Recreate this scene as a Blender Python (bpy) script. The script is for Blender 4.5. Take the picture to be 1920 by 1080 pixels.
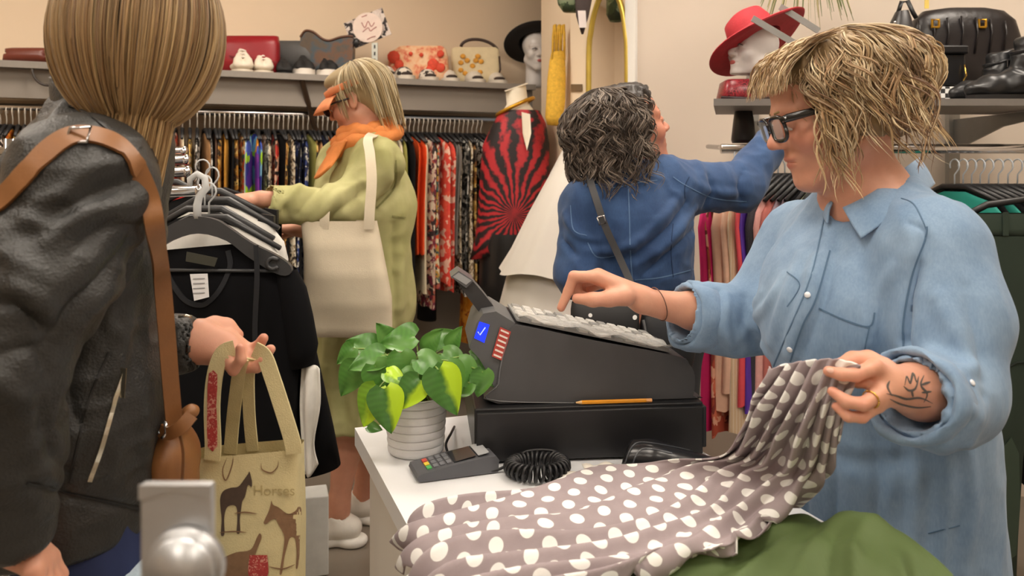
import bpy, bmesh, math, random
import numpy as np
from mathutils import Vector, Matrix
from mathutils.bvhtree import BVHTree
random.seed(7); rng = np.random.default_rng(11)
for o in list(bpy.data.objects): bpy.data.objects.remove(o)
S = bpy.context.scene; COL = S.collection

# ---------------------------------------------------------------- camera, world, exposure
FPX, HZ, CH = 1500.0, 320.0, 1.31          # focal length in px of the 1920 frame, horizon row, eye height
cam = bpy.data.cameras.new('camera'); cam_o = bpy.data.objects.new('camera', cam); COL.objects.link(cam_o)
cam_o.location = (0, 0, CH); cam_o.rotation_euler = (math.pi/2, 0, 0)
cam.sensor_width = 36.0; cam.lens = 36.0*FPX/1920.0; cam.shift_y = -(540-HZ)/1920.0
cam.clip_start = 0.05
cam.dof.use_dof = True; cam.dof.focus_distance = 1.75; cam.dof.aperture_fstop = 5.2
S.camera = cam_o
S.view_settings.view_transform = 'Standard'; S.view_settings.look = 'None'
S.view_settings.gamma = 1.0; S.view_settings.use_curve_mapping = False
S.view_settings.exposure = 0.0
W = bpy.data.worlds.new('world'); S.world = W; W.use_nodes = True
W.node_tree.nodes['Background'].inputs[0].default_value = (1.0, 0.95, 0.9, 1)
W.node_tree.nodes['Background'].inputs[1].default_value = 0.3
CEIL = 2.9
LAMPS = [(-2.5, 2.4), (-0.9, 3.1), (0.5, 2.3), (1.9, 2.2), (-1.9, 0.6), (-0.3, 0.7), (1.3, 0.7), (-1.0, -1.0), (1.0, -1.0)]
LAMP_POWER = 21.0

def P(px, py, d):
    return Vector(((px-960)*d/FPX, d, CH+(HZ-py)*d/FPX))
def Pz(px, py, z):
    return P(px, py, (CH-z)*FPX/(py-HZ))
def V(*a): return Vector(a)

# ---------------------------------------------------------------- materials
def lin(c):
    if isinstance(c, str):
        c = c.lstrip('#'); c = tuple(int(c[i:i+2], 16)/255 for i in (0, 2, 4))
    return tuple(((x+0.055)/1.055)**2.4 if x > 0.04045 else x/12.92 for x in c)
MATS = {}
class NT:
    """tiny node helper"""
    def __init__(s, m):
        s.m = m; s.t = m.node_tree; s.b = s.t.nodes['Principled BSDF']
    def n(s, kind, **kw):
        nd = s.t.nodes.new(kind)
        for k, v in kw.items():
            if k.startswith('i_'):
                key = k[2:]; key = int(key) if key.isdigit() else key.replace('_', ' ')
                nd.inputs[key].default_value = v
            else: setattr(nd, k, v)
        return nd
    def l(s, a, b): s.t.links.new(a, b)
    def math(s, op, a, b=None, c=None):
        nd = s.n('ShaderNodeMath', operation=op)
        for i, x in enumerate((a, b, c)):
            if x is None: continue
            if isinstance(x, (int, float)): nd.inputs[i].default_value = x
            else: s.l(x, nd.inputs[i])
        return nd.outputs[0]
    def ramp(s, fac, stops, interp='LINEAR'):
        nd = s.n('ShaderNodeValToRGB'); cr = nd.color_ramp; cr.interpolation = interp
        while len(cr.elements) < len(stops): cr.elements.new(0.5)
        for e, (p, c) in zip(cr.elements, stops):
            e.position = p; e.color = (*lin(c), 1)
        s.l(fac, nd.inputs[0]); return nd.outputs[0]
    def mix(s, fac, a, b):
        nd = s.n('ShaderNodeMix', data_type='RGBA')
        for i, x in ((0, fac), (6, a), (7, b)):
            if isinstance(x, (int, float)): nd.inputs[i].default_value = x
            elif isinstance(x, tuple): nd.inputs[i].default_value = (*x, 1) if len(x) == 3 else x
            else: s.l(x, nd.inputs[i])
        return nd.outputs[2]
    def coord(s, which='Object'):
        return s.n('ShaderNodeTexCoord').outputs[which]
    def noise(s, vec, scale, detail=3, rough=0.5):
        nd = s.n('ShaderNodeTexNoise'); nd.inputs['Scale'].default_value = scale
        nd.inputs['Detail'].default_value = detail; nd.inputs['Roughness'].default_value = rough
        s.l(vec, nd.inputs['Vector']); return nd.outputs['Fac']
    def bump(s, h, strength=0.3, dist=0.002):
        nd = s.n('ShaderNodeBump'); nd.inputs['Strength'].default_value = strength
        nd.inputs['Distance'].default_value = dist; s.l(h, nd.inputs['Height'])
        s.l(nd.outputs[0], s.b.inputs['Normal'])
def mat(name, col, rough=0.6, metal=0.0, var=0.06, vscale=30, bump=0.0, bscale=200, spec=0.5, vcol=False,
        sheen=0.0, sub=0.0, trans=0.0, alpha=1.0, emit=0.0, coat=0.0, stretch=None):
    if name in MATS: return MATS[name]
    m = bpy.data.materials.new(name); m.use_nodes = True; MATS[name] = m
    t = NT(m); b = t.b; L = lin(col)
    b.inputs['Roughness'].default_value = rough; b.inputs['Metallic'].default_value = metal
    b.inputs['Specular IOR Level'].default_value = spec
    if sheen: b.inputs['Sheen Weight'].default_value = sheen; b.inputs['Sheen Roughness'].default_value = 0.5
    if sub:
        b.inputs['Subsurface Weight'].default_value = sub; b.inputs['Subsurface Radius'].default_value = (0.012, 0.005, 0.003)
        b.inputs['Subsurface Scale'].default_value = 1.0
    if trans: b.inputs['Transmission Weight'].default_value = trans
    if coat: b.inputs['Coat Weight'].default_value = coat; b.inputs['Coat Roughness'].default_value = 0.25
    if alpha < 1: b.inputs['Alpha'].default_value = alpha
    co = t.coord('Object')
    if stretch:
        mp = t.n('ShaderNodeMapping'); mp.inputs['Scale'].default_value = stretch; t.l(co, mp.inputs[0]); co = mp.outputs[0]
    base = (*L, 1)
    if vcol:
        a = t.n('ShaderNodeAttribute', attribute_name='Col'); base = a.outputs['Color']
    if var:
        f = t.noise(co, vscale, 4, 0.6)
        hi = t.n('ShaderNodeHueSaturation'); 
        if isinstance(base, tuple): hi.inputs['Color'].default_value = base
        else: t.l(base, hi.inputs['Color'])
        t.l(t.math('MULTIPLY_ADD', f, 4*var, 1-2*var), hi.inputs['Value'])
        t.l(hi.outputs[0], b.inputs['Base Color'])
    elif isinstance(base, tuple): b.inputs['Base Color'].default_value = base
    else: t.l(base, b.inputs['Base Color'])
    if emit:
        b.inputs['Emission Color'].default_value = (*L, 1); b.inputs['Emission Strength'].default_value = emit
    if bump: t.bump(t.noise(co, bscale, 3, 0.6), bump)
    return m
def mat_pattern(name, cols, scale=18, kind='voronoi', rough=0.75, stretch=(1, 1, 1), interp='CONSTANT'):
    """printed cloth: blotches of several colours"""
    if name in MATS: return MATS[name]
    m = bpy.data.materials.new(name); m.use_nodes = True; MATS[name] = m
    t = NT(m); t.b.inputs['Roughness'].default_value = rough
    co = t.coord('Object'); mp = t.n('ShaderNodeMapping'); mp.inputs['Scale'].default_value = stretch
    t.l(co, mp.inputs[0])
    if kind == 'voronoi':
        nz = t.n('ShaderNodeTexNoise'); nz.inputs['Scale'].default_value = scale*0.8; t.l(mp.outputs[0], nz.inputs['Vector'])
        add = t.n('ShaderNodeMixRGB', blend_type='ADD'); add.inputs[0].default_value = 0.06
        t.l(mp.outputs[0], add.inputs[1]); t.l(nz.outputs['Color'], add.inputs[2])
        v = t.n('ShaderNodeTexVoronoi'); v.inputs['Scale'].default_value = scale; t.l(add.outputs[0], v.inputs['Vector'])
        sep = t.n('ShaderNodeSeparateColor'); t.l(v.outputs['Color'], sep.inputs[0]); f = sep.outputs[0]
    elif kind == 'stripe':
        w = t.n('ShaderNodeTexWave'); w.inputs['Scale'].default_value = scale; w.inputs['Distortion'].default_value = 1.0
        t.l(mp.outputs[0], w.inputs['Vector']); f = w.outputs['Fac']
    elif kind == 'check':
        f = t.noise(mp.outputs[0], scale, 1, 0.3)
    else:
        f0 = t.noise(mp.outputs[0], scale, 3, 0.6); f = t.math('MULTIPLY_ADD', f0, 2.2, -0.6)
    n = len(cols); st = [(i/n if interp == 'CONSTANT' else i/max(1, n-1), c) for i, c in enumerate(cols)]
    t.l(t.ramp(f, st, interp), t.b.inputs['Base Color'])
    return m

# ---------------------------------------------------------------- object helpers
def link(o, parent=None):
    COL.objects.link(o)
    if parent is not None: o.parent = parent; o.matrix_parent_inverse = parent.matrix_world.inverted()
    return o
def tag(o, label=None, cat=None, group=None, kind=None):
    if label: o['label'] = label
    if cat: o['category'] = cat
    if group: o['group'] = group
    if kind: o['kind'] = kind
    return o
def thing(name, label, cat, loc=(0, 0, 0), group=None):
    o = bpy.data.objects.new(name, None); o.empty_display_size = 0.05; o.location = loc
    COL.objects.link(o); o.matrix_world = Matrix.Translation(Vector(loc))
    return tag(o, label, cat, group)
def mk(name, verts, faces, m, parent=None, smooth=False, uv=None, vcols=None):
    me = bpy.data.meshes.new(name)
    if isinstance(verts, np.ndarray): verts = verts.astype(np.float64)
    me.from_pydata([tuple(v) for v in verts], [], [tuple(int(i) for i in f) for f in faces])
    if smooth: me.polygons.foreach_set('use_smooth', [True]*len(me.polygons))
    if vcols is not None:
        a = me.color_attributes.new('Col', 'FLOAT_COLOR', 'POINT')
        c = np.ones((len(verts), 4), np.float32); c[:, :3] = vcols; a.data.foreach_set('color', c.ravel())
    if uv is not None:
        ul = me.uv_layers.new(name='UVMap'); li = np.empty(len(me.loops), np.int32); me.loops.foreach_get('vertex_index', li)
        ul.data.foreach_set('uv', np.asarray(uv, np.float32)[li].ravel())
    if isinstance(m, (list, tuple)):
        for q in m: me.materials.append(q)
    else: me.materials.append(m)
    me.update()
    o = bpy.data.objects.new(name, me)
    return link(o, parent)
def setmat(o, idx_fn):
    for p in o.data.polygons: p.material_index = idx_fn(p)
class MB:
    """collects shapes into one mesh"""
    def __init__(s): s.v = []; s.f = []
    def add(s, v, f):
        n = len(s.v); s.v += [tuple(x) for x in v]; s.f += [tuple(i+n for i in q) for q in f]; return s
    def box(s, lo, hi, M=None, bev=0.0):
        bm = bmesh.new(); bmesh.ops.create_cube(bm, size=1)
        lo = Vector(lo); hi = Vector(hi)
        for v in bm.verts: v.co = Vector([(lo[i]+hi[i])/2 + v.co[i]*(hi[i]-lo[i]) for i in range(3)])
        if bev: bmesh.ops.bevel(bm, geom=bm.edges[:], offset=bev, segments=2, affect='EDGES', profile=0.5)
        bm.verts.index_update(); vs = [(M @ v.co if M else v.co.copy()) for v in bm.verts]
        fs = [tuple(v.index for v in f.verts) for f in bm.faces]; bm.free(); return s.add(vs, fs)
    def prism(s, poly, ext, cap=True):
        """poly: list of 3D points, ext: extrusion vector"""
        n = len(poly); e = Vector(ext); v = [Vector(p) for p in poly]+[Vector(p)+e for p in poly]
        f = [(i, (i+1) % n, n+(i+1) % n, n+i) for i in range(n)]
        if cap: f += [tuple(range(n-1, -1, -1)), tuple(range(n, 2*n))]
        return s.add(v, f)
    def tube(s, pts, r, n=8, cap=True, flat=None):
        pts = [Vector(p) for p in pts]; m = len(pts); rr = r if hasattr(r, '__len__') else [r]*m
        v = []; f = []; ref = None
        for i, p in enumerate(pts):
            t = (pts[min(i+1, m-1)]-pts[max(i-1, 0)]).normalized()
            if ref is None:
                ref = Vector((0, 0, 1)) if abs(t.z) < 0.9 else Vector((1, 0, 0))
                if flat is not None: ref = Vector(flat[1])
            a = (ref-t*ref.dot(t))
            a = a.normalized() if a.length > 1e-6 else t.orthogonal().normalized()
            b = t.cross(a); ref = a
            for k in range(n):
                q = 2*math.pi*k/n
                ka, kb = (1, 1) if flat is None else (1, flat[0])
                v.append(p+(a*math.cos(q)*ka+b*math.sin(q)*kb)*rr[i])
        for i in range(m-1):
            for k in range(n):
                f.append((i*n+k, i*n+(k+1) % n, (i+1)*n+(k+1) % n, (i+1)*n+k))
        if cap: f += [tuple(range(n-1, -1, -1)), tuple(range((m-1)*n, m*n))]
        return s.add(v, f)
    def lathe(s, prof, M=None, n=24):
        """prof: (r,z) list"""
        v = []; f = []; m = len(prof)
        for r, z in prof:
            for k in range(n):
                q = 2*math.pi*k/n; p = Vector((r*math.cos(q), r*math.sin(q), z)); v.append(M @ p if M else p)
        for i in range(m-1):
            for k in range(n): f.append((i*n+k, i*n+(k+1) % n, (i+1)*n+(k+1) % n, (i+1)*n+k))
        return s.add(v, f)
    def ball(s, c, r, n=12, M3=None):
        r = Vector(r) if hasattr(r, '__len__') else Vector((r, r, r)); v = []; f = []; m = max(4, n//2)
        for i in range(m+1):
            t = math.pi*i/m
            for k in range(n):
                q = 2*math.pi*k/n; p = Vector((r.x*math.sin(t)*math.cos(q), r.y*math.sin(t)*math.sin(q), r.z*math.cos(t)))
                v.append(Vector(c)+(M3 @ p if M3 else p))
        for i in range(m):
            for k in range(n): f.append((i*n+k, (i+1)*n+k, (i+1)*n+(k+1) % n, i*n+(k+1) % n))
        return s.add(v, f)
    def build(s, name, m, parent=None, smooth=False):
        o = mk(name, s.v, s.f, m, parent, smooth)
        return o
def auto(o, ang=0.6):
    bm = bmesh.new(); bm.from_mesh(o.data); bmesh.ops.recalc_face_normals(bm, faces=bm.faces[:])
    for f in bm.faces: f.smooth = True
    for e in bm.edges:
        if len(e.link_faces) == 2 and e.calc_face_angle(0) > ang: e.smooth = False
    bm.to_mesh(o.data); bm.free(); return o
def frame(x, z):
    """3x3 with given x axis and approximate z axis"""
    x = Vector(x).normalized(); z = Vector(z); y = z.cross(x).normalized(); z = x.cross(y).normalized()
    return Matrix((x, y, z)).transposed()
def fr4(x, z, loc): return Matrix.Translation(Vector(loc)) @ frame(x, z).to_4x4()
def catmull(pts, n=8, closed=False):
    pts = [np.array(p, float) for p in pts]; out = []
    m = len(pts); rngi = range(m if closed else m-1)
    for i in rngi:
        if closed: p0, p1, p2, p3 = pts[(i-1) % m], pts[i], pts[(i+1) % m], pts[(i+2) % m]
        else: p0, p1, p2, p3 = pts[max(i-1, 0)], pts[i], pts[i+1], pts[min(i+2, m-1)]
        for k in range(n):
            t = k/n; t2 = t*t; t3 = t2*t
            out.append(0.5*((2*p1)+(-p0+p2)*t+(2*p0-5*p1+4*p2-p3)*t2+(-p0+3*p1-3*p2+p3)*t3))
    if not closed: out.append(pts[-1])
    return out
def grid_surface(ctrl, nu, nv):
    """ctrl: rows x cols of 3D points -> dense catmull grid, rows*nu, cols*nv"""
    rows = [catmull(r, nv) for r in ctrl]; C = len(rows[0])
    cols = [catmull([r[j] for r in rows], nu) for j in range(C)]
    R = len(cols[0]); return np.array([[cols[j][i] for j in range(C)] for i in range(R)])
def grid_faces(R, C, off=0):
    return [(off+i*C+j, off+i*C+j+1, off+(i+1)*C+j+1, off+(i+1)*C+j) for i in range(R-1) for j in range(C-1)]
def grid_normals(G):
    du = np.gradient(G, axis=0); dv = np.gradient(G, axis=1); n = np.cross(du, dv)
    return n/(np.linalg.norm(n, axis=2, keepdims=True)+1e-9)
def arc_uv(G):
    R, C, _ = G.shape
    v = np.zeros((R, C)); v[1:] = np.cumsum(np.linalg.norm(np.diff(G, axis=0), axis=2), axis=0)
    u = np.zeros((R, C)); u[:, 1:] = np.cumsum(np.linalg.norm(np.diff(G, axis=1), axis=2), axis=1)
    u -= u.mean(axis=1, keepdims=True); v = np.repeat(v.mean(axis=1, keepdims=True), C, 1)
    return np.stack([u, v], -1).reshape(-1, 2)
def sheet(name, G, m, parent=None, thick=0.004, uv=None):
    """closed thin cloth from a grid"""
    R, C, _ = G.shape; N = grid_normals(G); a = (G+N*thick/2).reshape(-1, 3); b = (G-N*thick/2).reshape(-1, 3)
    f = grid_faces(R, C); n = R*C; f2 = [(q[3]+n, q[2]+n, q[1]+n, q[0]+n) for q in f]
    rim = [i for i in range(C)]+[i*C+C-1 for i in range(1, R)]+[(R-1)*C+j for j in range(C-2, -1, -1)]+[i*C for i in range(R-2, 0, -1)]
    f3 = [(rim[(i+1) % len(rim)], rim[i], rim[i]+n, rim[(i+1) % len(rim)]+n) for i in range(len(rim))]
    uvv = None if uv is None else np.concatenate([uv, uv])
    return mk(name, np.concatenate([a, b]), f+f2+f3, m, parent, True, uvv)

# ---------------------------------------------------------------- noise
_T = rng.random((64, 64, 64)).astype(np.float32)*2-1
def vnoise(p, scale):
    q = np.asarray(p, np.float64)*scale; i = np.floor(q).astype(int); f = q-i; f = f*f*(3-2*f); i &= 63; j = (i+1) & 63
    def g(a, b, c): return _T[a, b, c]
    x0, y0, z0 = i[..., 0], i[..., 1], i[..., 2]; x1, y1, z1 = j[..., 0], j[..., 1], j[..., 2]
    fx, fy, fz = f[..., 0], f[..., 1], f[..., 2]
    c00 = g(x0, y0, z0)*(1-fx)+g(x1, y0, z0)*fx; c10 = g(x0, y1, z0)*(1-fx)+g(x1, y1, z0)*fx
    c01 = g(x0, y0, z1)*(1-fx)+g(x1, y0, z1)*fx; c11 = g(x0, y1, z1)*(1-fx)+g(x1, y1, z1)*fx
    return (c00*(1-fy)+c10*fy)*(1-fz)+(c01*(1-fy)+c11*fy)*fz

# ---------------------------------------------------------------- signed distance modelling
class SDF:
    def __init__(s, lo, hi, vox):
        s.lo = np.array(lo, float); s.vox = vox
        s.n = np.ceil((np.array(hi, float)-s.lo)/vox).astype(int)+1
        s.F = np.full(s.n, 0.2, np.float32)
        s.ax = [(s.lo[i]+np.arange(s.n[i])*vox).astype(np.float32) for i in range(3)]
    def _sub(s, lo, hi, pad):
        a = np.maximum(np.floor((np.array(lo)-pad-s.lo)/s.vox).astype(int), 0)
        b = np.minimum(np.ceil((np.array(hi)+pad-s.lo)/s.vox).astype(int)+1, s.n)
        if np.any(b <= a): return None, None
        sl = tuple(slice(a[i], b[i]) for i in range(3))
        X, Y, Z = np.meshgrid(*[s.ax[i][sl[i]] for i in range(3)], indexing='ij')
        return sl, (X, Y, Z)
    def _put(s, sl, d, k, op):
        f = s.F[sl]
        if op == 'sub': d = -d; h = np.maximum(k-np.abs(f-d), 0)/max(k, 1e-6); s.F[sl] = np.maximum(f, d)+h*h*k/4
        else: h = np.maximum(k-np.abs(f-d), 0)/max(k, 1e-6); s.F[sl] = np.minimum(f, d)-h*h*k/4
    def cone(s, a, b, ra, rb, k=0.01, op='add', flat=None):
        """tapered capsule; flat=(axis, factor): thickness along axis scaled by factor"""
        a = np.array(a, float); b = np.array(b, float); R = max(ra, rb)*(1 if flat is None else max(1, flat[1]))
        sl, g = s._sub(np.minimum(a, b)-R, np.maximum(a, b)+R, k+4*s.vox)
        if sl is None: return s
        X, Y, Z = [g[i]-np.float32(a[i]) for i in range(3)]; ab = b-a
        sc = 1.0
        if flat is not None:
            n = np.array(flat[0], float); n /= np.linalg.norm(n); fq = flat[1]; dn = (X*n[0]+Y*n[1]+Z*n[2])*(1/fq-1)
            X = X+dn*n[0]; Y = Y+dn*n[1]; Z = Z+dn*n[2]; ab = ab+n*np.dot(ab, n)*(1/fq-1); sc = min(1.0, fq)
        L = max(np.dot(ab, ab), 1e-9); t = np.clip((X*ab[0]+Y*ab[1]+Z*ab[2])/L, 0, 1)
        d = np.sqrt((X-t*ab[0])**2+(Y-t*ab[1])**2+(Z-t*ab[2])**2)-(ra+(rb-ra)*t)
        s._put(sl, (d*sc).astype(np.float32), k, op); return s
    def chain(s, pts, rad, k=0.01, op='add', flat=None):
        for i in range(len(pts)-1): s.cone(pts[i], pts[i+1], rad[i], rad[i+1], k, op, flat)
        return s
    def ell(s, c, r, M=None, k=0.01, op='add'):
        c = np.array(c, float); r = np.array(r, float); R = r.max()
        sl, g = s._sub(c-R, c+R, k+4*s.vox)
        if sl is None: return s
        X, Y, Z = [g[i]-np.float32(c[i]) for i in range(3)]
        if M is not None:
            A = np.array(M.to_3x3().transposed() if hasattr(M, 'to_3x3') else M)
            X, Y, Z = [A[i][0]*X+A[i][1]*Y+A[i][2]*Z for i in range(3)]
        k0 = np.sqrt((X/r[0])**2+(Y/r[1])**2+(Z/r[2])**2); k1 = np.sqrt((X/r[0]**2)**2+(Y/r[1]**2)**2+(Z/r[2]**2)**2)+1e-6
        s._put(sl, (k0*(k0-1)/k1).astype(np.float32), k, op); return s
    def half(s, p, n, k=0.004):
        """cut away everything on the side n points to"""
        n = np.array(n, float); n /= np.linalg.norm(n); p = np.array(p, float)
        X, Y, Z = np.meshgrid(*s.ax, indexing='ij', sparse=True)
        d = ((X-p[0])*n[0]+(Y-p[1])*n[1]+(Z-p[2])*n[2]).astype(np.float32)
        h = np.maximum(k-np.abs(s.F-d), 0)/k; s.F = np.maximum(s.F, d)+h*h*k/4; return s
    def mesh(s, smooth=1):
        F = s.F; F[[0, -1]] = 0.2; F[:, [0, -1]] = 0.2; F[:, :, [0, -1]] = 0.2
        I = F < 0; nx, ny, nz = F.shape
        cnt = np.zeros((nx-1, ny-1, nz-1), np.uint8)
        for a in (0, 1):
            for b in (0, 1):
                for c in (0, 1): cnt += I[a:nx-1+a, b:ny-1+b, c:nz-1+c]
        act = (cnt > 0) & (cnt < 8); ci = np.argwhere(act); idx = np.full(act.shape, -1, np.int32); idx[act] = np.arange(len(ci))
        corner = {}
        for a in (0, 1):
            for b in (0, 1):
                for c in (0, 1): corner[(a, b, c)] = F[ci[:, 0]+a, ci[:, 1]+b, ci[:, 2]+c]
        acc = np.zeros((len(ci), 3)); w = np.zeros(len(ci))
        for A in corner:
            for ax in range(3):
                if A[ax] == 0:
                    B = list(A); B[ax] = 1; B = tuple(B); fa, fb = corner[A], corner[B]
                    m = (fa < 0) != (fb < 0); t = np.where(m, fa/np.where(m, fa-fb, 1), 0)
                    p = np.array(A, float)[None]+np.zeros((len(ci), 3)); p[:, ax] = t
                    acc[m] += p[m]; w[m] += 1
        v = s.lo+(ci+acc/w[:, None])*s.vox
        quads = []
        for ax in range(3):
            sl0 = [slice(None)]*3; sl1 = [slice(None)]*3; sl0[ax] = slice(0, -1); sl1[ax] = slice(1, None)
            a, b = I[tuple(sl0)], I[tuple(sl1)]
            for fl, m in ((0, a & ~b), (1, ~a & b)):
                e = np.argwhere(m); o1, o2 = [(1, 2), (2, 0), (0, 1)][ax]
                e = e[(e[:, o1] > 0) & (e[:, o2] > 0)]
                if len(e) == 0: continue
                def at(d1, d2):
                    q = e.copy(); q[:, o1] -= d1; q[:, o2] -= d2; return idx[q[:, 0], q[:, 1], q[:, 2]]
                q = np.stack([at(1, 1), at(0, 1), at(0, 0), at(1, 0)], 1)
                quads.append(q if fl == 0 else q[:, ::-1])
        q = np.concatenate(quads); 
        for _ in range(smooth): v = lap(v, q)
        return v, q
def lap(v, q, f=0.5):
    acc = np.zeros_like(v); w = np.zeros(len(v))
    for i in range(4):
        a, b = q[:, i], q[:, (i+1) % 4]
        np.add.at(acc, a, v[b]); np.add.at(w, a, 1); np.add.at(acc, b, v[a]); np.add.at(w, b, 1)
    return v+(acc/np.maximum(w, 1)[:, None]-v)*f
def vnormals(v, q):
    n = np.cross(v[q[:, 2]]-v[q[:, 0]], v[q[:, 3]]-v[q[:, 1]]); N = np.zeros_like(v)
    for i in range(4): np.add.at(N, q[:, i], n)
    return N/(np.linalg.norm(N, axis=1, keepdims=True)+1e-12)
def fold_strokes(v, q, strokes):
    """strokes: (polyline of 3D points, width, amplitude) raised (or sunk) ridges on the cloth"""
    N = vnormals(v, q); disp = np.zeros(len(v))
    for pts, wd, amp in strokes:
        pts = [np.array(p, float) for p in pts]; best = np.full(len(v), 9.0); tt = np.zeros(len(v)); m = len(pts)-1
        for i in range(m):
            ab = pts[i+1]-pts[i]; t = np.clip(((v-pts[i])@ab)/max(ab@ab, 1e-9), 0, 1)
            d = np.linalg.norm(v-pts[i]-t[:, None]*ab, axis=1); k = d < best; best[k] = d[k]; tt[k] = (i+t[k])/m
        env = np.sin(np.pi*np.clip(tt, 0.08, 0.92))**0.5
        disp += amp*env*(np.exp(-(best/wd)**2))
    return v+N*disp[:, None]
def bvh_of(v, q): return BVHTree.FromPolygons([tuple(x) for x in v], [tuple(int(i) for i in f) for f in q])
def cast(bvh, px, py, d0=0.0):
    """where the line of sight through a pixel meets a surface"""
    o = Vector((0, 0, CH)); dr = (P(px, py, 1.0)-o).normalized()
    h = bvh.ray_cast(o+dr*d0, dr)
    return (h[0], h[1]) if h[0] is not None else (None, None)
def cast_line(bvh, pix, n=6, lift=0.0, d0=0.0):
    out = []; nn = []
    for p in catmull([(x, y, 0) for x, y in pix], n):
        h, nr = cast(bvh, p[0], p[1], d0)
        if h is not None:
            if nr.dot(h-Vector((0, 0, CH))) > 0: nr = -nr
            out.append(h+nr*lift); nn.append(nr)
    return out, nn
def ribbon(pts, nrm, w, th=0.0015, taper=False):
    """flat strip lying on a surface"""
    mb = MB(); m = len(pts); v = []; f = []
    for i in range(m):
        t = (pts[min(i+1, m-1)]-pts[max(i-1, 0)]); t = t.normalized() if t.length > 1e-9 else Vector((0, 0, 1))
        sd = nrm[i].cross(t).normalized(); ww = w/2*(1 if not taper else max(0.15, math.sin(math.pi*(i+0.5)/m)))
        for a, b in ((-1, -0.5), (1, -0.5), (1, 1), (-1, 1)): v.append(pts[i]+sd*ww*a+nrm[i]*th*b)
    for i in range(m-1):
        for k in range(4): f.append((i*4+k, i*4+(k+1) % 4, (i+1)*4+(k+1) % 4, (i+1)*4+k))
    f += [(3, 2, 1, 0), ((m-1)*4, (m-1)*4+1, (m-1)*4+2, (m-1)*4+3)]
    return v, f
def text_mesh(name, txt, size, M, m, parent=None, ext=0.0004):
    cu = bpy.data.curves.new(name, 'FONT'); cu.body = txt; cu.size = size; cu.align_x = 'CENTER'; cu.align_y = 'CENTER'; cu.extrude = ext
    tmp = bpy.data.objects.new('tmp', cu); COL.objects.link(tmp); dg = bpy.context.evaluated_depsgraph_get()
    me = bpy.data.meshes.new_from_object(tmp.evaluated_get(dg)); bpy.data.objects.remove(tmp); bpy.data.curves.remove(cu)
    me.transform(M); me.materials.clear(); me.materials.append(m); me.name = name
    return link(bpy.data.objects.new(name, me), parent)
ORD = ['first', 'second', 'third', 'fourth', 'fifth', 'sixth', 'seventh', 'eighth', 'ninth', 'tenth', 'eleventh', 'twelfth', 'thirteenth',
       'fourteenth', 'fifteenth', 'sixteenth', 'seventeenth', 'eighteenth', 'nineteenth', 'twentieth']
def ordinal(i):
    if i < 20: return ORD[i]
    tens = ['twenty', 'thirty', 'forty', 'fifty', 'sixty', 'seventy', 'eighty', 'ninety']; n = i+1
    if n % 10 == 0: return tens[n//10-2][:-1]+'ieth'
    return tens[n//10-2]+'-'+ORD[n % 10-1]

# ================================================================ the room
M_wall = mat('wall_paint_cream', '#e2ccb0', 0.85, var=0.02, vscale=3, bump=0.05, bscale=120)
M_wall_r = mat('wall_paint_beige', '#d2c5b6', 0.85, var=0.02, vscale=3, bump=0.05, bscale=120)
M_white_trim = mat('white_trim_paint', '#eceae4', 0.5, var=0.02)
M_greyband = mat('grey_panel_paint', '#8d857b', 0.7, var=0.04, vscale=4)
M_ceil = mat('ceiling_paint', '#efe9df', 0.9, var=0.02)
M_chrome = mat('chrome', '#d8d8da', 0.16, 1.0, var=0.03)
M_black = mat('black_plastic', '#1b1b1d', 0.42, var=0.1)
M_floor = mat('grey_vinyl_floor', '#7d7367', 0.35, var=0.10, vscale=5, bump=0.04, bscale=60)
def structure(o): o['kind'] = 'structure'; return o
def wallseg(name, a, b, z0, z1, t, m, side=1):
    """wall from a to b (xy), thickness t to the side away from the room"""
    a = Vector((*a, 0)); b = Vector((*b, 0)); d = (b-a).normalized(); n = Vector((-d.y, d.x, 0))*side*t
    o = MB().prism([a+V(0, 0, z0), b+V(0, 0, z0), b+n+V(0, 0, z0), a+n+V(0, 0, z0)], (0, 0, z1-z0)).build(name, m)
    auto(o, 0.3); return structure(o)
# line of the back shelf / rail (seen at an angle)
SA = Vector((-2.24, 3.5, 0)); SBv = Vector((0.12, 4.5, 0)); WD = (SBv-SA).normalized(); WN = Vector((WD.y, -WD.x, 0))   # WN points into the shop
def on_shelf(px, back=0.0):
    """xy on the back-shelf line (moved `back` metres towards the wall) as seen in column px"""
    k = (px-960)/FPX; o = SA-WN*back
    # point o + s*WD with x = k*y
    s = (k*o.y-o.x)/(WD.x-k*WD.y); return o+WD*s
wb = SA-WN*0.36
structure(MB().box((-4.2, -2.6, -0.06), (4.0, 6.4, 0)).build('floor', M_floor))
structure(MB().box((-4.2, -2.6, CEIL), (4.0, 6.4, CEIL+0.08)).build('ceiling', M_ceil))
p0 = wb-WD*1.9; p1 = wb+WD*3.3
wallseg('wall_back', p0.xy, p1.xy, 0, CEIL, 0.12, M_wall)
CA, CB, CC = P(1015, 0, 4.3).xy, P(1070, 0, 3.78).xy, P(1196, 0, 3.5).xy
WR1 = Vector((3.2, 3.0))
wallseg('wall_right', CC, WR1, 0, CEIL, 0.12, M_wall_r)
wallseg('wall_left', (-4.1, -2.5), (-4.1, 3.2), 0, CEIL, 0.1, M_wall)
wallseg('wall_front', (3.9, -2.5), (-4.1, -2.5), 0, CEIL, 0.1, M_wall_r)
wallseg('wall_far_right', (3.2, 3.0), (3.2, -2.5), 0, CEIL, 0.1, M_wall_r)
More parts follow.
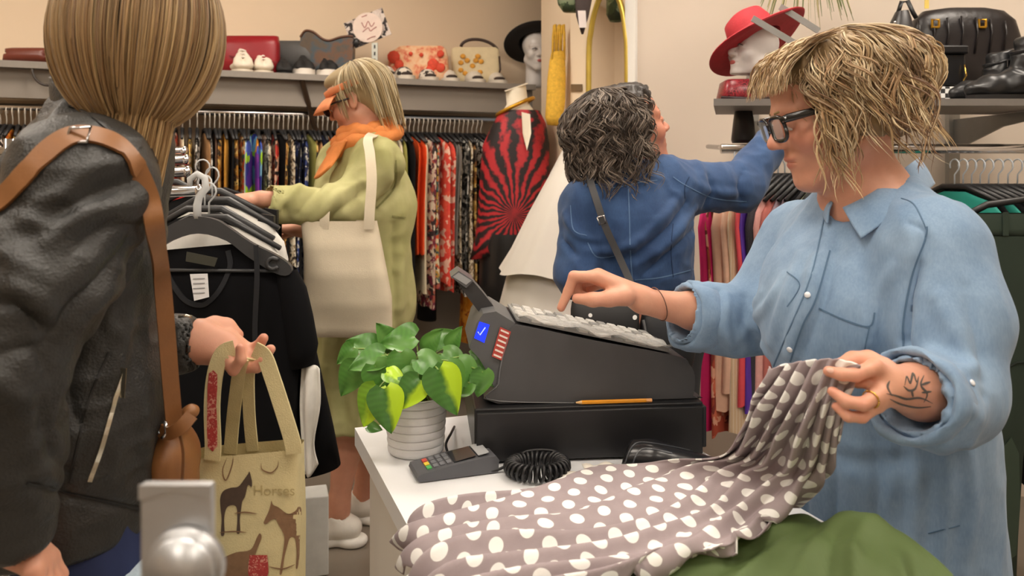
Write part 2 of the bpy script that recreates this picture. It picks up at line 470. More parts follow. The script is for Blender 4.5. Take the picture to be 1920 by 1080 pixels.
# cream pillar between the two walls
dcol = CC-CB
col = MB().prism([Vector((*CA, 0)), Vector((*CB, 0)), Vector((*CC, 0)), Vector((*(CC+Vector((0.2, 0.8))), 0)), Vector((*(CA+Vector((0.35, 0.02))), 0))], (0, 0, CEIL)).build('wall_pillar', mat('pillar_paint', '#ecd9be', 0.7, var=0.02, vscale=3))
auto(col, 0.2); structure(col)
CF = Vector((dcol.x, dcol.y, 0)).normalized(); CFN = Vector((CF.y, -CF.x, 0))      # along pillar face / out of the face
e0 = Vector((*CC, 0))-CF*0.055+CFN*0.002
tr = MB().prism([e0, e0+CF*0.055, e0+CF*0.055+CFN*0.018, e0+CFN*0.018], (0, 0, CEIL)).build('trim_1', M_white_trim); auto(tr, 0.3); structure(tr)
# ceiling light panels
for i, (x, y) in enumerate(LAMPS):
    pos = ['over the back rail at the left', 'over the woman in green', 'over the pillar', 'over the hat shelf', 'over the chrome rack', 'over the counter',
           'over the shop assistant', 'behind the camera at the left', 'behind the camera at the right'][i]
    t = thing('ceiling_light', 'flat square white ceiling light panel '+pos, 'ceiling light', (x, y, CEIL-0.03), 'ceiling lights')
    MB().box((x-0.32, y-0.32, CEIL-0.03), (x+0.32, y+0.32, CEIL-0.002)).build('frame', M_white_trim, t)
    o = MB().box((x-0.29, y-0.29, CEIL-0.034), (x+0.29, y+0.29, CEIL-0.0305)).build('diffuser', mat('lamp_diffuser', '#fff3e4', 0.5, var=0, emit=LAMP_POWER), t)

# ---------------------------------------------------------------- back shelf with grey band and rail
SHZ = 1.795
def wallbox(mb, s0, s1, b0, b1, z0, z1):
    """box along the back wall: s along, b back from the shelf line (negative = towards the shop)"""
    q = [SA+WD*s0-WN*b0, SA+WD*s1-WN*b0, SA+WD*s1-WN*b1, SA+WD*s0-WN*b1]
    return mb.prism([x+V(0, 0, z0) for x in q], (0, 0, z1-z0))
sh = thing('wall_shelf', 'long grey shelf with shoes and bags along the back wall', 'shelf', SA+V(0, 0, SHZ))
auto(wallbox(MB(), -1.2, 2.58, 0.0, 0.355, SHZ-0.03, SHZ).build('shelf_board', mat('shelf_grey', '#8f8880', 0.5, var=0.05), sh), 0.3)
auto(wallbox(MB(), -1.2, 2.58, 0.05, 0.065, SHZ-0.160, SHZ-0.031).build('grey_back_panel', mat('grey_shelf_panel', '#8e867d', 0.7, var=0.04, vscale=4), sh), 0.3)
for px in (566, 250):
    b0 = on_shelf(px, 0.02); b1 = on_shelf(px, 0.02)+WD*0.03
    a = on_shelf(px, 0.01)+V(0, 0, SHZ-0.032); c = on_shelf(px, 0.01)+WD*0.09-WN*0.1+V(0, 0, SHZ-0.30)
    MB().tube([a, c], 0.014, 6).build('bracket', mat('dark_bronze', '#4a3a2c', 0.45, 0.6), sh)
RZ = 1.598
rail = thing('clothes_rail', 'long chrome clothes rail under the back wall shelf', 'clothes rail', SA+V(0, 0, RZ))
RB = 0.10      # rail sits this far behind the shelf line
r0 = SA-WN*RB-WD*1.0; r1 = SA-WN*RB+WD*2.55
MB().tube([r0+V(0, 0, RZ), r1+V(0, 0, RZ)], 0.016, 12).build('rail_tube', M_chrome, rail, True)
MB().tube([r0+V(0, 0, RZ+0.045)-WN*0.09, r1+V(0, 0, RZ+0.045)-WN*0.09], 0.009, 8).build('support_bar', mat('cream_metal', '#e6d6bc', 0.5), rail, True)
for s in (0.1, 1.75, 2.5):
    q = SA-WN*RB+WD*s
    MB().tube([q+V(0, 0, RZ), q-WN*0.25+V(0, 0, RZ+0.03)], 0.008, 8).build('rail_bracket', M_chrome, rail, True)
# grey boarding on the lower part of the back wall
lw = wallbox(MB(), -1.5, 2.95, 0.335, 0.358, 0.0, 0.82).build('trim_2', M_greyband); auto(lw, 0.3); structure(lw)

# ---------------------------------------------------------------- counter
cdir = Vector((-0.192, 0.519, 0)).normalized(); cper = Vector((cdir.y, -cdir.x, 0))       # away from us / to the right
CZ = 0.72
cF = Vector((-0.169, 1.317, 0))                       # a point on the left edge
cBL = Vector((-0.361, 1.836, 0)); CW = 0.66
M_counter = mat('white_laminate', '#e9eaec', 0.28, var=0.015, vscale=2)
M_counter_s = mat('pale_laminate_side', '#d9d4cc', 0.45, var=0.03, vscale=6, stretch=(1, 1, 0.2))
ct = thing('counter', 'white shop counter with the black till standing on it', 'counter', cBL)
nearL = cBL-cdir*1.25
auto(MB().prism([cBL+V(0, 0, CZ-0.04), nearL+V(0, 0, CZ-0.04), nearL+cper*CW+V(0, 0, CZ-0.04), cBL+cper*CW+V(0, 0, CZ-0.04)], (0, 0, 0.04)).build('counter_top', M_counter, ct), 0.3)
a = cBL-cdir*0.17+cper*0.004
auto(MB().prism([a, a-cdir*1.06, a-cdir*1.06+cper*0.025, a+cper*0.025], (0, 0, CZ-0.0405)).build('side_panel', M_counter_s, ct), 0.3)
b = a+cper*0.0255
auto(MB().prism([b, b+cper*(CW-0.06), b+cper*(CW-0.06)-cdir*0.025, b-cdir*0.025], (0, 0, CZ-0.0405)).build('end_panel', M_counter_s, ct), 0.3)
b = a-cdir*1.035+cper*0.0255
auto(MB().prism([b, b+cper*(CW-0.06), b+cper*(CW-0.06)-cdir*0.025, b-cdir*0.025], (0, 0, CZ-0.0405)).build('end_panel', M_counter_s, ct), 0.3)

# ================================================================ people kit
def skin_mat(name, col, red=0.35):
    m = bpy.data.materials.new(name); m.use_nodes = True; t = NT(m); b = t.b
    a = t.n('ShaderNodeAttribute', attribute_name='Col')
    f = t.noise(t.coord('Object'), 60, 4, 0.6); f2 = t.noise(t.coord('Object'), 14, 2, 0.5)
    c = t.mix(t.math('MULTIPLY', f2, red), a.outputs['Color'], lin('#c9705a'))
    hs = t.n('ShaderNodeHueSaturation'); t.l(c, hs.inputs['Color']); t.l(t.math('MULTIPLY_ADD', f, 0.16, 0.92), hs.inputs['Value'])
    t.l(hs.outputs[0], b.inputs['Base Color']); b.inputs['Roughness'].default_value = 0.48
    b.inputs['Subsurface Weight'].default_value = 0.12; b.inputs['Subsurface Radius'].default_value = (0.010, 0.004, 0.002); b.inputs['Subsurface Scale'].default_value = 1.0
    t.bump(t.noise(t.coord('Object'), 420, 3, 0.7), 0.25, 0.0008)
    return m
class Head:
    def __init__(s, O, fwd, up, sc=1.0):
        s.O = Vector(O); s.f = Vector(fwd).normalized(); s.l = Vector(up).cross(s.f).normalized(); s.u = s.f.cross(s.l).normalized(); s.sc = sc
        s.M = Matrix((s.f, s.l, s.u)).transposed()
    def p(s, x, y, z): return s.O+(s.f*x+s.l*y+s.u*z)*s.sc
    def ell(s, S_, c, r, k=0.012, op='add', rot=0.0):
        M = s.M if not rot else s.M @ Matrix.Rotation(rot, 3, 'Y')
        S_.ell(s.p(*c), [x*s.sc for x in r], M, k*s.sc, op)
    def cone(s, S_, a, b, ra, rb, k=0.01, op='add'):
        S_.cone(s.p(*a), s.p(*b), ra*s.sc, rb*s.sc, k*s.sc, op)
    def sculpt(s, S_, ears=True, smile=0.0):
        s.ell(S_, (-0.014, 0, 0.046), (0.098, 0.077, 0.087))
        s.ell(S_, (0.028, 0, 0.052), (0.060, 0.066, 0.058), 0.03)
        s.ell(S_, (0.030, 0, -0.022), (0.062, 0.060, 0.080), 0.03)
        for q in (-1, 1):
            s.cone(S_, (-0.002, 0.050*q, -0.048), (0.070, 0.014*q, -0.094), 0.022, 0.016, 0.03)
            s.ell(S_, (0.062, 0.040*q, -0.016), (0.027, 0.026, 0.026), 0.025)
            s.cone(S_, (0.090, 0.012*q, 0.034), (0.074, 0.048*q, 0.034), 0.009, 0.010, 0.016)
        s.ell(S_, (0.079, 0, -0.092), (0.018, 0.020, 0.017), 0.02)
        s.ell(S_, (0.078, 0, -0.052), (0.020, 0.028, 0.026), 0.02)
        for q in (-1, 1): s.ell(S_, (0.100, 0.033*q, 0.013), (0.017, 0.019, 0.013), 0.014, 'sub')
        # nose
        s.cone(S_, (0.088, 0, 0.026), (0.112, 0, -0.010), 0.0075, 0.0095, 0.012)
        s.ell(S_, (0.114, 0, -0.016), (0.012, 0.011, 0.010), 0.008)
        for q in (-1, 1):
            s.ell(S_, (0.103, 0.012*q, -0.020), (0.012, 0.0075, 0.0085), 0.007)
            s.ell(S_, (0.107, 0.0065*q, -0.028), (0.006, 0.003, 0.003), 0.003, 'sub')
        # lids with the eyeball below
            s.ell(S_, (0.0835, 0.033*q, 0.014), (0.0135, 0.0165, 0.0125), 0.003)
        # mouth
        s.ell(S_, (0.0945, 0, -0.0475), (0.0085, 0.021, 0.0062), 0.006)
        s.ell(S_, (0.0925, 0, -0.0595), (0.0085, 0.018, 0.0072), 0.006)
        for q in (-1, 1): s.cone(S_, (0.1035, 0.0, -0.0535), (0.090, 0.024*q, -0.0545+0.006*smile), 0.0016, 0.0012, 0.003, 'sub')
        if ears:
            for q in (-1, 1):
                s.ell(S_, (-0.012, 0.079*q, 0.004), (0.017, 0.008, 0.031), 0.008, rot=-0.25)
                s.ell(S_, (-0.006, 0.087*q, 0.007), (0.009, 0.006, 0.018), 0.006, 'sub', rot=-0.25)
    def colours(s, v, base, lips='#b4685c', cheek='#cf8571'):
        """colour of skin by place: lips, cheeks, nose tip, brows"""
        c = np.tile(np.array(lin(base)), (len(v), 1)); A = np.array(s.M.transposed()); q = (v-np.array(s.O))@A.T/s.sc
        def blend(cx, r, col, amt):
            d = np.sqrt((((q-np.array(cx))/np.array(r))**2).sum(1)); w = np.clip(1.25-d, 0, 1)*amt
            c[:] = c*(1-w[:, None])+np.array(lin(col))*w[:, None]
        for y in (-1, 1): blend((0.07, 0.045*y, -0.02), (0.035, 0.03, 0.03), cheek, 0.6)
        blend((0.118, 0, -0.016), (0.02, 0.02, 0.018), cheek, 0.5)
        blend((0.098, 0, -0.0475), (0.012, 0.025, 0.0065), lips, 0.9); blend((0.098, 0, -0.0595), (0.012, 0.021, 0.0075), lips, 0.9)
        return c
    def eyes(s, parent, open_=True, iris='#4a3a2a'):
        for q in (-1, 1):
            mb = MB(); mb.ball(s.p(0.0855, 0.033*q, 0.0125), 0.0122*s.sc, 16); o = mb.build('eye', mat('eye_white', '#e6ded6', 0.15, var=0), parent, True)
            iv = MB(); iv.ball(s.p(0.0945, 0.033*q, 0.0115), Vector((0.0042, 0.0058, 0.0058))*s.sc, 12, s.M); iv.build('iris', mat('iris_'+iris, iris, 0.1, var=0), o, True)
    def brows(s, parent, col):
        for q in (-1, 1):
            pts = [s.p(0.1005-0.0035*i-0.0012*i*i, (0.012+0.0095*i)*q, 0.036+0.0022*i-0.0009*i*i) for i in range(5)]
            MB().tube(pts, [0.0022, 0.003, 0.003, 0.0025, 0.0012], 6).build('eyebrow', mat('brow_'+col, col, 0.8), parent, True)
def hand_bones(S_, wrist, palm_c, fingers, thumb, rp=0.020, nrm=(0, 0, 1), k=0.008, rs=1.0):
    """wrist, palm centre, fingers: list of joint chains starting at the knuckle (4 fingers), thumb chain from palm side"""
    w = Vector(wrist); n = Vector(nrm).normalized()
    for i, ch in enumerate(fingers):
        kn = Vector(ch[0]); r0 = [0.0095, 0.0098, 0.0092, 0.0082][i] if len(fingers) == 4 else 0.0095
        S_.cone(w.lerp(kn, 0.12), kn, 0.018*rs, 0.0125*rs, 0.014)                     # metacarpal
        rad = [0.0112*rs, r0*rs, r0*0.93*rs, r0*0.78*rs][:len(ch)]
        S_.chain([Vector(p) for p in ch], rad, 0.0035)
    t = [Vector(p) for p in thumb]
    S_.chain(t, [x*rs for x in (0.017, 0.0125, 0.0110, 0.0088)][:len(t)], 0.012)
def add_noise_folds(v, q, specs):
    """specs: (axis scale vector, amplitude) directional cloth noise"""
    N = vnormals(v, q); d = np.zeros(len(v))
    for sc, amp, off in specs:
        p = v*np.array(sc)+off; n = vnoise(p, 1.0)
        d += amp*(1-2*np.abs(n))           # ridged
    return v+N*d[:, None]
def mesh_part(name, v, q, m, parent, vc=None):
    me = bpy.data.meshes.new(name); nv, nq = len(v), len(q)
    me.vertices.add(nv); me.vertices.foreach_set('co', v.astype(np.float32).ravel())
    me.loops.add(nq*4); me.loops.foreach_set('vertex_index', q.astype(np.int32).ravel())
    me.polygons.add(nq); me.polygons.foreach_set('loop_start', np.arange(0, nq*4, 4, dtype=np.int32))
    me.polygons.foreach_set('use_smooth', np.ones(nq, bool))
    me.update(calc_edges=True)
    if vc is not None:
        a = me.color_attributes.new('Col', 'FLOAT_COLOR', 'POINT'); c = np.ones((nv, 4), np.float32); c[:, :3] = vc; a.data.foreach_set('color', c.ravel())
    me.materials.append(m); return link(bpy.data.objects.new(name, me), parent)
def hair_mat(name, rough=0.5):
    m = bpy.data.materials.new(name); m.use_nodes = True; t = NT(m); b = t.b
    a = t.n('ShaderNodeAttribute', attribute_name='Col'); t.l(a.outputs['Color'], b.inputs['Base Color'])
    b.inputs['Roughness'].default_value = rough; b.inputs['Specular IOR Level'].default_value = 0.35
    b.inputs['Sheen Weight'].default_value = 0.1
    return m
def strands(name, paths, cols, width, m, parent, flat=0.35, tip=0.35):
    """paths: list of (n,3) arrays; each becomes a flattened lock with 4 sides. cols: per path (root, tip) colours"""
    V_, F_, C_ = [], [], []; off = 0
    for pth, (c0, c1), w in zip(paths, cols, width):
        pth = np.asarray(pth); n = len(pth); t = np.gradient(pth, axis=0); t /= np.linalg.norm(t, axis=1, keepdims=True)+1e-9
        ref = rng.normal(size=3); a = np.cross(t, ref); a /= np.linalg.norm(a, axis=1, keepdims=True)+1e-9; b = np.cross(t, a)
        s = np.linspace(0, 1, n); ww = w*np.clip(np.minimum(1, 0.4+s*4), 0, 1)*(1-(1-tip)*s**2.0); ww[-1] *= 0.3
        ring = np.stack([pth+a*ww[:, None], pth+b*(ww*flat)[:, None], pth-a*ww[:, None], pth-b*(ww*flat)[:, None]], 1)
        V_.append(ring.reshape(-1, 3)); i = np.arange(n-1)[:, None]*4+off; k = np.arange(4)[None]
        F_.append(np.stack([i+k, i+(k+1) % 4, i+4+(k+1) % 4, i+4+k], -1).reshape(-1, 4)); off += n*4
        cc = np.array(c0)[None]*(1-s[:, None])+np.array(c1)[None]*s[:, None]; C_.append(np.repeat(cc, 4, 0))
    return mesh_part(name, np.concatenate(V_), np.concatenate(F_), m, parent, np.concatenate(C_))
def smoothpath(pts, n):
    pts = np.array(pts, float); out = np.array(catmull(pts, max(2, int(n/(len(pts)-1))))); return out

def hair_shell(hd, n, c0, rad, R_, ln_fn, th_end_fn, am, fq, pal, width, start=0.5, jit=0.06, fall=(-0.1, 0.0), nseg=18, skip=None, dark=0.75, clump=1, cj=0.07):
    """locks that run over an ellipsoid from the crown and then fall"""
    paths, cols, wd = [], [], []
    i = 0
    while i < n:
        if i % clump == 0:
            az_c = R_.uniform(-math.pi, math.pi); L_c = 1+R_.uniform(-jit, jit*0.6); th_c = min(abs(R_.gauss(0, start)), 1.0); phc, ph2c, f_c, a_c = R_.uniform(0, 6.28), R_.uniform(0, 6.28), R_.uniform(*fq), R_.uniform(*am); pc_, pc2 = R_.choice(pal), R_.choice(pal)
        i += 1; az = az_c+(R_.gauss(0, cj) if clump > 1 else 0)
        if skip and skip(az): continue
        L_ = L_c+(R_.uniform(-0.025, 0.025) if clump > 1 else 0); ln = ln_fn(az, R_); th_end = th_end_fn(az); th = max(0, th_c+(R_.uniform(-0.08, 0.08) if clump > 1 else 0))
        ph, ph2, f_, a_ = phc, ph2c, f_c, a_c; step = ln/nseg; pts = []; pl = None
        if clump > 1: ph += R_.gauss(0, 0.25); ph2 += R_.gauss(0, 0.25)
        rm = (rad[0]+rad[1]+rad[2])/3
        for k in range(nseg+1):
            fr_ = k/nseg
            if th < th_end or pl is None:
                pl = Vector((c0[0]+rad[0]*L_*math.sin(th)*math.cos(az), c0[1]+rad[1]*L_*math.sin(th)*math.sin(az), c0[2]+rad[2]*L_*math.cos(th))); th += step/rm
            else: pl = pl+Vector((fall[0]*step, fall[1]*step*math.copysign(1, az), -step*0.98))
            w = a_*min(1, fr_*2.2); t_ = fr_*ln*f_
            pp = pl+Vector((math.cos(az+1.57), math.sin(az+1.57), 0))*math.sin(t_+ph)*w+Vector((math.cos(az), math.sin(az), 0.2))*math.cos(t_*0.9+ph2)*w*0.8
            pts.append(hd.p(pp.x, pp.y, pp.z))
        c, c2, dk = R_.choice(pal), R_.choice(pal), R_.uniform(0.7, 1.0)
        if clump > 1 and R_.random() < 0.6: c, c2 = pc_, pc2
        paths.append(pts); cols.append((tuple(x*dk*dark for x in c), c2)); wd.append(R_.uniform(*width))
    return paths, cols, wd
def simple_legs(root, hipc, dirv, trm, shm, z1=0.80, feet=None, gap=0.08, kneebend=0.0):
    """trousers to the floor and a pair of shoes, for a standing figure"""
    d = Vector((dirv[0], dirv[1], 0)).normalized(); s_ = Vector((-d.y, d.x, 0)); c = Vector((hipc[0], hipc[1], 0))
    T = SDF(c+V(-0.32, -0.32, 0.02), c+V(0.32, 0.32, z1+0.14), 0.012)
    T.cone(c+s_*0.06+V(0, 0, z1), c-s_*0.06+V(0, 0, z1), 0.115, 0.115, 0.05)
    for q_ in (-1, 1):
        T.chain([c+s_*gap*q_+V(0, 0, z1-0.02), c+s_*gap*q_+d*0.02+V(0, 0, z1*0.52), c+s_*gap*1.05*q_+V(0, 0, 0.06)], [0.092, 0.066, 0.052], 0.03)
    v, q = T.mesh(1); mesh_part('trousers', v, q, trm, root)
    for q_ in (-1, 1):
        f = c+s_*gap*1.05*q_; s2 = SDF(f+V(-0.24, -0.24, -0.01), f+V(0.24, 0.24, 0.13), 0.008)
        s2.cone(f+d*0.14+V(0, 0, 0.034), f+V(0, 0, 0.04), 0.034, 0.038, 0.02); s2.cone(f+V(0, 0, 0.04), f+V(0, 0, 0.09), 0.038, 0.045, 0.02); s2.half(f+V(0, 0, 0.001), (0, 0, -1))
        v, q = s2.mesh(1); mesh_part('shoe', v, q, shm, root)

# ================================================================ shop assistant (right)
def cashier():
    P0 = globals()['P']; KS = 1.12
    def P(px, py, d): return P0(px, py, d*KS)
    root = thing('person', 'woman with wavy blonde hair and black glasses in a pale denim shirt at the till', 'person', V(P(1640, 320, 1.36).x, P(1640, 320, 1.36).y, 0))
    M_skin = skin_mat('skin_assistant', '#d9a287')
    hd = Head(P(1562, 219, 1.30), (-0.95, 0.02, -0.30), (-0.30, 0.0, 0.95), 1.03)
    # ---- joints
    neckb = P(1632, 390, 1.33); chest = P(1600, 520, 1.36); belly = P(1650, 820, 1.38); hip = P(1660, 1010, 1.40)
    shL = P(1745, 455, 1.20); elL = P(1790, 745, 1.13); wrL = P(1668, 722, 1.02)
    shR = P(1500, 450, 1.52); elR = P(1390, 600, 1.50); wrR = P(1212, 566, 1.44)
    lo = (-0.02, 0.85, 0.0); 
    B = SDF((0.06, 1.02, 0.62), (0.92, 1.82, 1.58), 0.003)
    hd.sculpt(B, ears=True)
    B.cone(hd.p(-0.03, 0, -0.03), neckb, 0.054, 0.060, 0.03)
    B.cone(hd.p(0.03, 0, -0.075), neckb+V(-0.03, 0, 0.0), 0.032, 0.045, 0.03)
    B.cone(neckb, shL, 0.06, 0.05, 0.05); B.cone(neckb, shR, 0.06, 0.05, 0.05)
    B.cone(neckb, chest, 0.07, 0.10, 0.05); B.cone(chest, belly, 0.10, 0.12, 0.05)
    B.chain([shL, elL], [0.046, 0.042], 0.02); B.chain([shR, elR], [0.044, 0.040], 0.02)
    B.chain([elL, elL.lerp(wrL, 0.55), wrL], [0.041, 0.040, 0.029], 0.02)
    B.chain([elR, elR.lerp(wrR, 0.5), wrR], [0.041, 0.037, 0.026], 0.02)
    # ---- right hand pressing a key (thumb side towards us)
    D = 1.44
    fR = [[P(1118, 520, 1.425), P(1076, 518, 1.425), P(1066, 545, 1.43), P(1052, 577, 1.43)],
          [P(1122, 516, 1.445), P(1078, 522, 1.445), P(1084, 552, 1.45), P(1106, 560, 1.45)],
          [P(1126, 520, 1.468), P(1086, 530, 1.468), P(1094, 558, 1.468), P(1116, 562, 1.465)],
          [P(1134, 528, 1.488), P(1100, 542, 1.488), P(1106, 566, 1.485), P(1126, 568, 1.48)]]
    thR = [P(1172, 556, 1.415), P(1142, 560, 1.405), P(1112, 562, 1.405), P(1082, 560, 1.412)]
    hand_bones(B, wrR, None, fR, thR, rs=1.16)
    # ---- left hand pinching the spotted dress
    fL = [[P(1640, 688, 1.000), P(1604, 703, 0.985), P(1578, 702, 0.985), P(1553, 696, 0.990)],
          [P(1648, 706, 1.012), P(1610, 714, 1.006), P(1584, 712, 1.006), P(1560, 705, 1.010)],
          [P(1650, 738, 0.992), P(1618, 758, 0.970), P(1588, 753, 0.975), P(1561, 734, 0.985)],
          [P(1643, 758, 0.994), P(1616, 782, 0.978), P(1590, 781, 0.978), P(1568, 762, 0.985)]]
    thL = [P(1652, 690, 1.03), P(1628, 676, 1.035), P(1600, 676, 1.03), P(1572, 684, 1.02)]
    hand_bones(B, wrL, None, fL, thL, rs=1.02)
    v, q = B.mesh(1)
    vc = hd.colours(v, '#dba68b', lips='#b8665a')
    # knuckle and fingertip reddening
    for ch in fR+fL+[thR, thL]:
        for p in (ch[1], ch[-1]):
            w = np.clip(1-np.linalg.norm(v-np.array(p), axis=1)/0.014, 0, 1)*0.55; vc = vc*(1-w[:, None])+np.array(lin('#cf7f6a'))*w[:, None]
    body = mesh_part('body', v, q, M_skin, root, vc); bv = bvh_of(v, q)
    hd.eyes(root); hd.brows(root, '#9a8158')
    for ch, nr in [(fR[0], V(-0.8, -0.2, 0.5)), (thR, V(-0.1, -0.9, 0.3)), (fL[0], V(-0.1, -0.9, 0.4))]:
        d = (ch[-1]-ch[-2]).normalized(); c = ch[-1]-d*0.001+nr.normalized()*0.0068
        MB().ball(c, (0.006, 0.0042, 0.0016), 10, frame(d, nr)).build('fingernail', mat('nail', '#e2b3a0', 0.25), body, True)
    # ---- tattoo on the forearm
    M_tat = mat('tattoo_ink', '#5a5450', 0.6)
    for ln in ([(1662, 738), (1680, 742), (1700, 748), (1725, 746), (1748, 756)], [(1668, 748), (1690, 758), (1720, 764), (1745, 762)], [(1696, 722), (1700, 706), (1706, 718), (1712, 700), (1718, 716), (1722, 706)],
               [(1694, 724), (1704, 732), (1716, 728), (1722, 708)], [(1708, 730), (1712, 744)], [(1668, 714), (1664, 726), (1672, 742)], [(1732, 704), (1726, 722), (1738, 738), (1732, 754)], [(1726, 722), (1744, 716)], [(1728, 736), (1746, 734)]):
        pts, nn = cast_line(bv, ln, 5, 0.0004)
        if len(pts) > 2:
            a, b = ribbon(pts, nn, 0.0034, 0.0004, True); mk('tattoo_line', a, b, M_tat, body)
    # ---- bracelet, rings
    M_gold = mat('gold', '#d8b15a', 0.25, 1.0)
    def ring(p, ax, r, th, m, name):
        fr = frame(ax, (0, 0, 1)); pts = [Vector(p)+fr @ V(0, r*math.cos(t), r*math.sin(t)) for t in np.linspace(0, 2*math.pi, 25)]
        MB().tube(pts, th, 6).build(name, m, root, True)
    ring(thR[1].lerp(thR[2], 0.1), thR[2]-thR[1], 0.0152, 0.0014, M_gold, 'finger_ring')
    ring(fL[2][0].lerp(fL[2][1], 0.55), fL[2][1]-fL[2][0], 0.0118, 0.0012, M_gold, 'finger_ring')
    ring(wrR.lerp(elR, 0.12), elR-wrR+V(0, 0, 0.1), 0.0345, 0.0011, mat('brown_cord', '#6b4a3c', 0.7), 'bracelet')
    # ---- shirt
    M_shirt = cloth_denim('pale_denim_shirt', '#6c8aab', '#92adc8', 26)
    C = SDF((0.22, 1.02, 0.42), (1.00, 1.92, 1.42), 0.0045)
    tn = (0.55, 0.83, 0)
    C.cone(P(1640, 400, 1.33), P(1612, 540, 1.35), 0.085, 0.145, 0.07, flat=(tn, 0.80))
    C.cone(P(1612, 540, 1.35), P(1640, 800, 1.37), 0.155, 0.170, 0.07, flat=(tn, 0.84))
    C.cone(P(1640, 800, 1.37), P(1676, 1150, 1.39), 0.170, 0.205, 0.06, flat=(tn, 0.84))
    C.ell(P(1530, 600, 1.33), (0.085, 0.085, 0.12), None, 0.08)
    C.ell(P(1600, 610, 1.27), (0.095, 0.085, 0.12), None, 0.08)
    C.cone(P(1650, 415, 1.33), P(1735, 462, 1.23), 0.075, 0.080, 0.06); C.cone(P(1610, 420, 1.36), shR, 0.068, 0.070, 0.06)
    C.cone(P(1790, 640, 1.24), P(1775, 1150, 1.30), 0.06, 0.09, 0.05)
    # sleeves
    C.chain([P(1745, 475, 1.21), P(1778, 600, 1.17), P(1785, 735, 1.125)], [0.092, 0.086, 0.074], 0.03)
    C.chain([P(1785, 735, 1.125), P(1752, 752, 1.085), P(1722, 744, 1.060)], [0.072, 0.065, 0.060], 0.025)
    C.chain([shR, P(1430, 585, 1.50), P(1385, 602, 1.49)], [0.078, 0.076, 0.070], 0.03)
    C.chain([P(1385, 602, 1.49), P(1335, 596, 1.48), P(1296, 590, 1.47)], [0.069, 0.066, 0.063], 0.02)
    # cuff openings
    dL = (wrL-elL).normalized(); C.cone(P(1722, 744, 1.060)+dL*-0.01, P(1722, 744, 1.060)+dL*0.08, 0.050, 0.056, 0.004, 'sub')
    dR = (wrR-elR).normalized(); C.cone(P(1296, 590, 1.47)-dR*0.012, P(1296, 590, 1.47)+dR*0.09, 0.053, 0.058, 0.004, 'sub')
    C.half(P(1290, 590, 1.47), dR+V(-0.3, 0, 0.08), 0.004) if False else None
    # neck opening
    C.cone(neckb+V(-0.02, -0.01, -0.01), hd.p(-0.02, 0, -0.10), 0.062, 0.075, 0.006, 'sub')
    C.cone(P(1588, 392, 1.29), P(1590, 345, 1.25), 0.028, 0.045, 0.01, 'sub')
    v, q = C.mesh(2); b0 = bvh_of(v, q)
    st = []
    def F(pix, w, a, d0=0.0):
        pts, nn = cast_line(b0, pix, 4, 0, d0)
        if len(pts) > 1: st.append((pts, w, a))
    # big soft folds seen in the shirt
    F([(1540, 460), (1515, 560), (1480, 660)], 0.014, 0.008); F([(1570, 450), (1545, 560), (1500, 680)], 0.010, -0.007)
    F([(1500, 480), (1475, 560), (1448, 640)], 0.012, 0.007)
    F([(1690, 480), (1650, 560), (1630, 640)], 0.014, 0.007); F([(1720, 500), (1700, 600), (1690, 700)], 0.012, -0.010)
    F([(1705, 420), (1735, 445), (1700, 560), (1694, 640)], 0.006, -0.006)
    F([(1690, 640), (1740, 680), (1800, 700)], 0.010, -0.010); F([(1700, 655), (1760, 700), (1830, 690)], 0.012, 0.010)
    F([(1760, 560), (1800, 640), (1840, 720)], 0.014, 0.008); F([(1810, 540), (1830, 640), (1846, 740)], 0.012, -0.007)
    F([(1720, 690), (1770, 720), (1830, 780)], 0.010, 0.008); F([(1700, 800), (1750, 790), (1810, 770)], 0.009, 0.007)
    F([(1345, 545), (1335, 600), (1340, 650)], 0.008, -0.009); F([(1365, 555), (1358, 610), (1372, 660)], 0.010, 0.007)
    F([(1395, 560), (1400, 610), (1425, 655)], 0.012, -0.009); F([(1430, 550), (1420, 600), (1440, 660)], 0.010, 0.008)
    F([(1470, 520), (1440, 575), (1380, 640)], 0.012, 0.007)
    for x in (1500, 1560, 1640, 1710, 1770, 1815): F([(x, 830), (x+8, 930), (x-4, 1075)], 0.012, 0.007 if x % 20 else -0.007)
    F([(1520, 840), (1620, 870), (1740, 850)], 0.02, -0.006)
    st = [(a_, b_, c_*1.4) for a_, b_, c_ in st]; v = fold_strokes(v, q, st)
    v = add_noise_folds(v, q, [((16, 16, 5), 0.0040, 3.1), ((34, 34, 14), 0.0016, 7.7)])
    v = lap(v, q, 0.4)
    mesh_part('shirt', v, q, M_shirt, root); b0 = bvh_of(v, q)
    sh = root
    M_st = mat('dark_stitching', '#56738f', 0.8); M_lt = mat('light_stitching', '#b8cbdc', 0.8)
    def seam(pix, w=0.0022, m=M_st, lift=0.0006, name='seam'):
        pts, nn = cast_line(b0, pix, 6, lift)
        if len(pts) > 2: a, b = ribbon(pts, nn, w, 0.0006); mk(name, a, b, m, sh)
    seam([(1556, 470), (1530, 560), (1505, 610), (1482, 678)], 0.003)          # placket edges
    seam([(1548, 395), (1520, 520), (1470, 640), (1445, 700)], 0.0025)
    seam([(1738, 425), (1736, 445), (1712, 510), (1694, 600), (1694, 650)], 0.003)
    seam([(1690, 372), (1715, 385), (1738, 432)], 0.002); 
    seam([(1535, 578), (1584, 600), (1630, 612), (1640, 586)], 0.0028); seam([(1630, 612), (1620, 660)], 0.002)
    seam([(1476, 510), (1500, 535), (1476, 575)], 0.002); seam([(1740, 1000), (1800, 985)], 0.002)
    seam([(1325, 548), (1346, 560), (1340, 600), (1322, 650)], 0.003, M_lt)
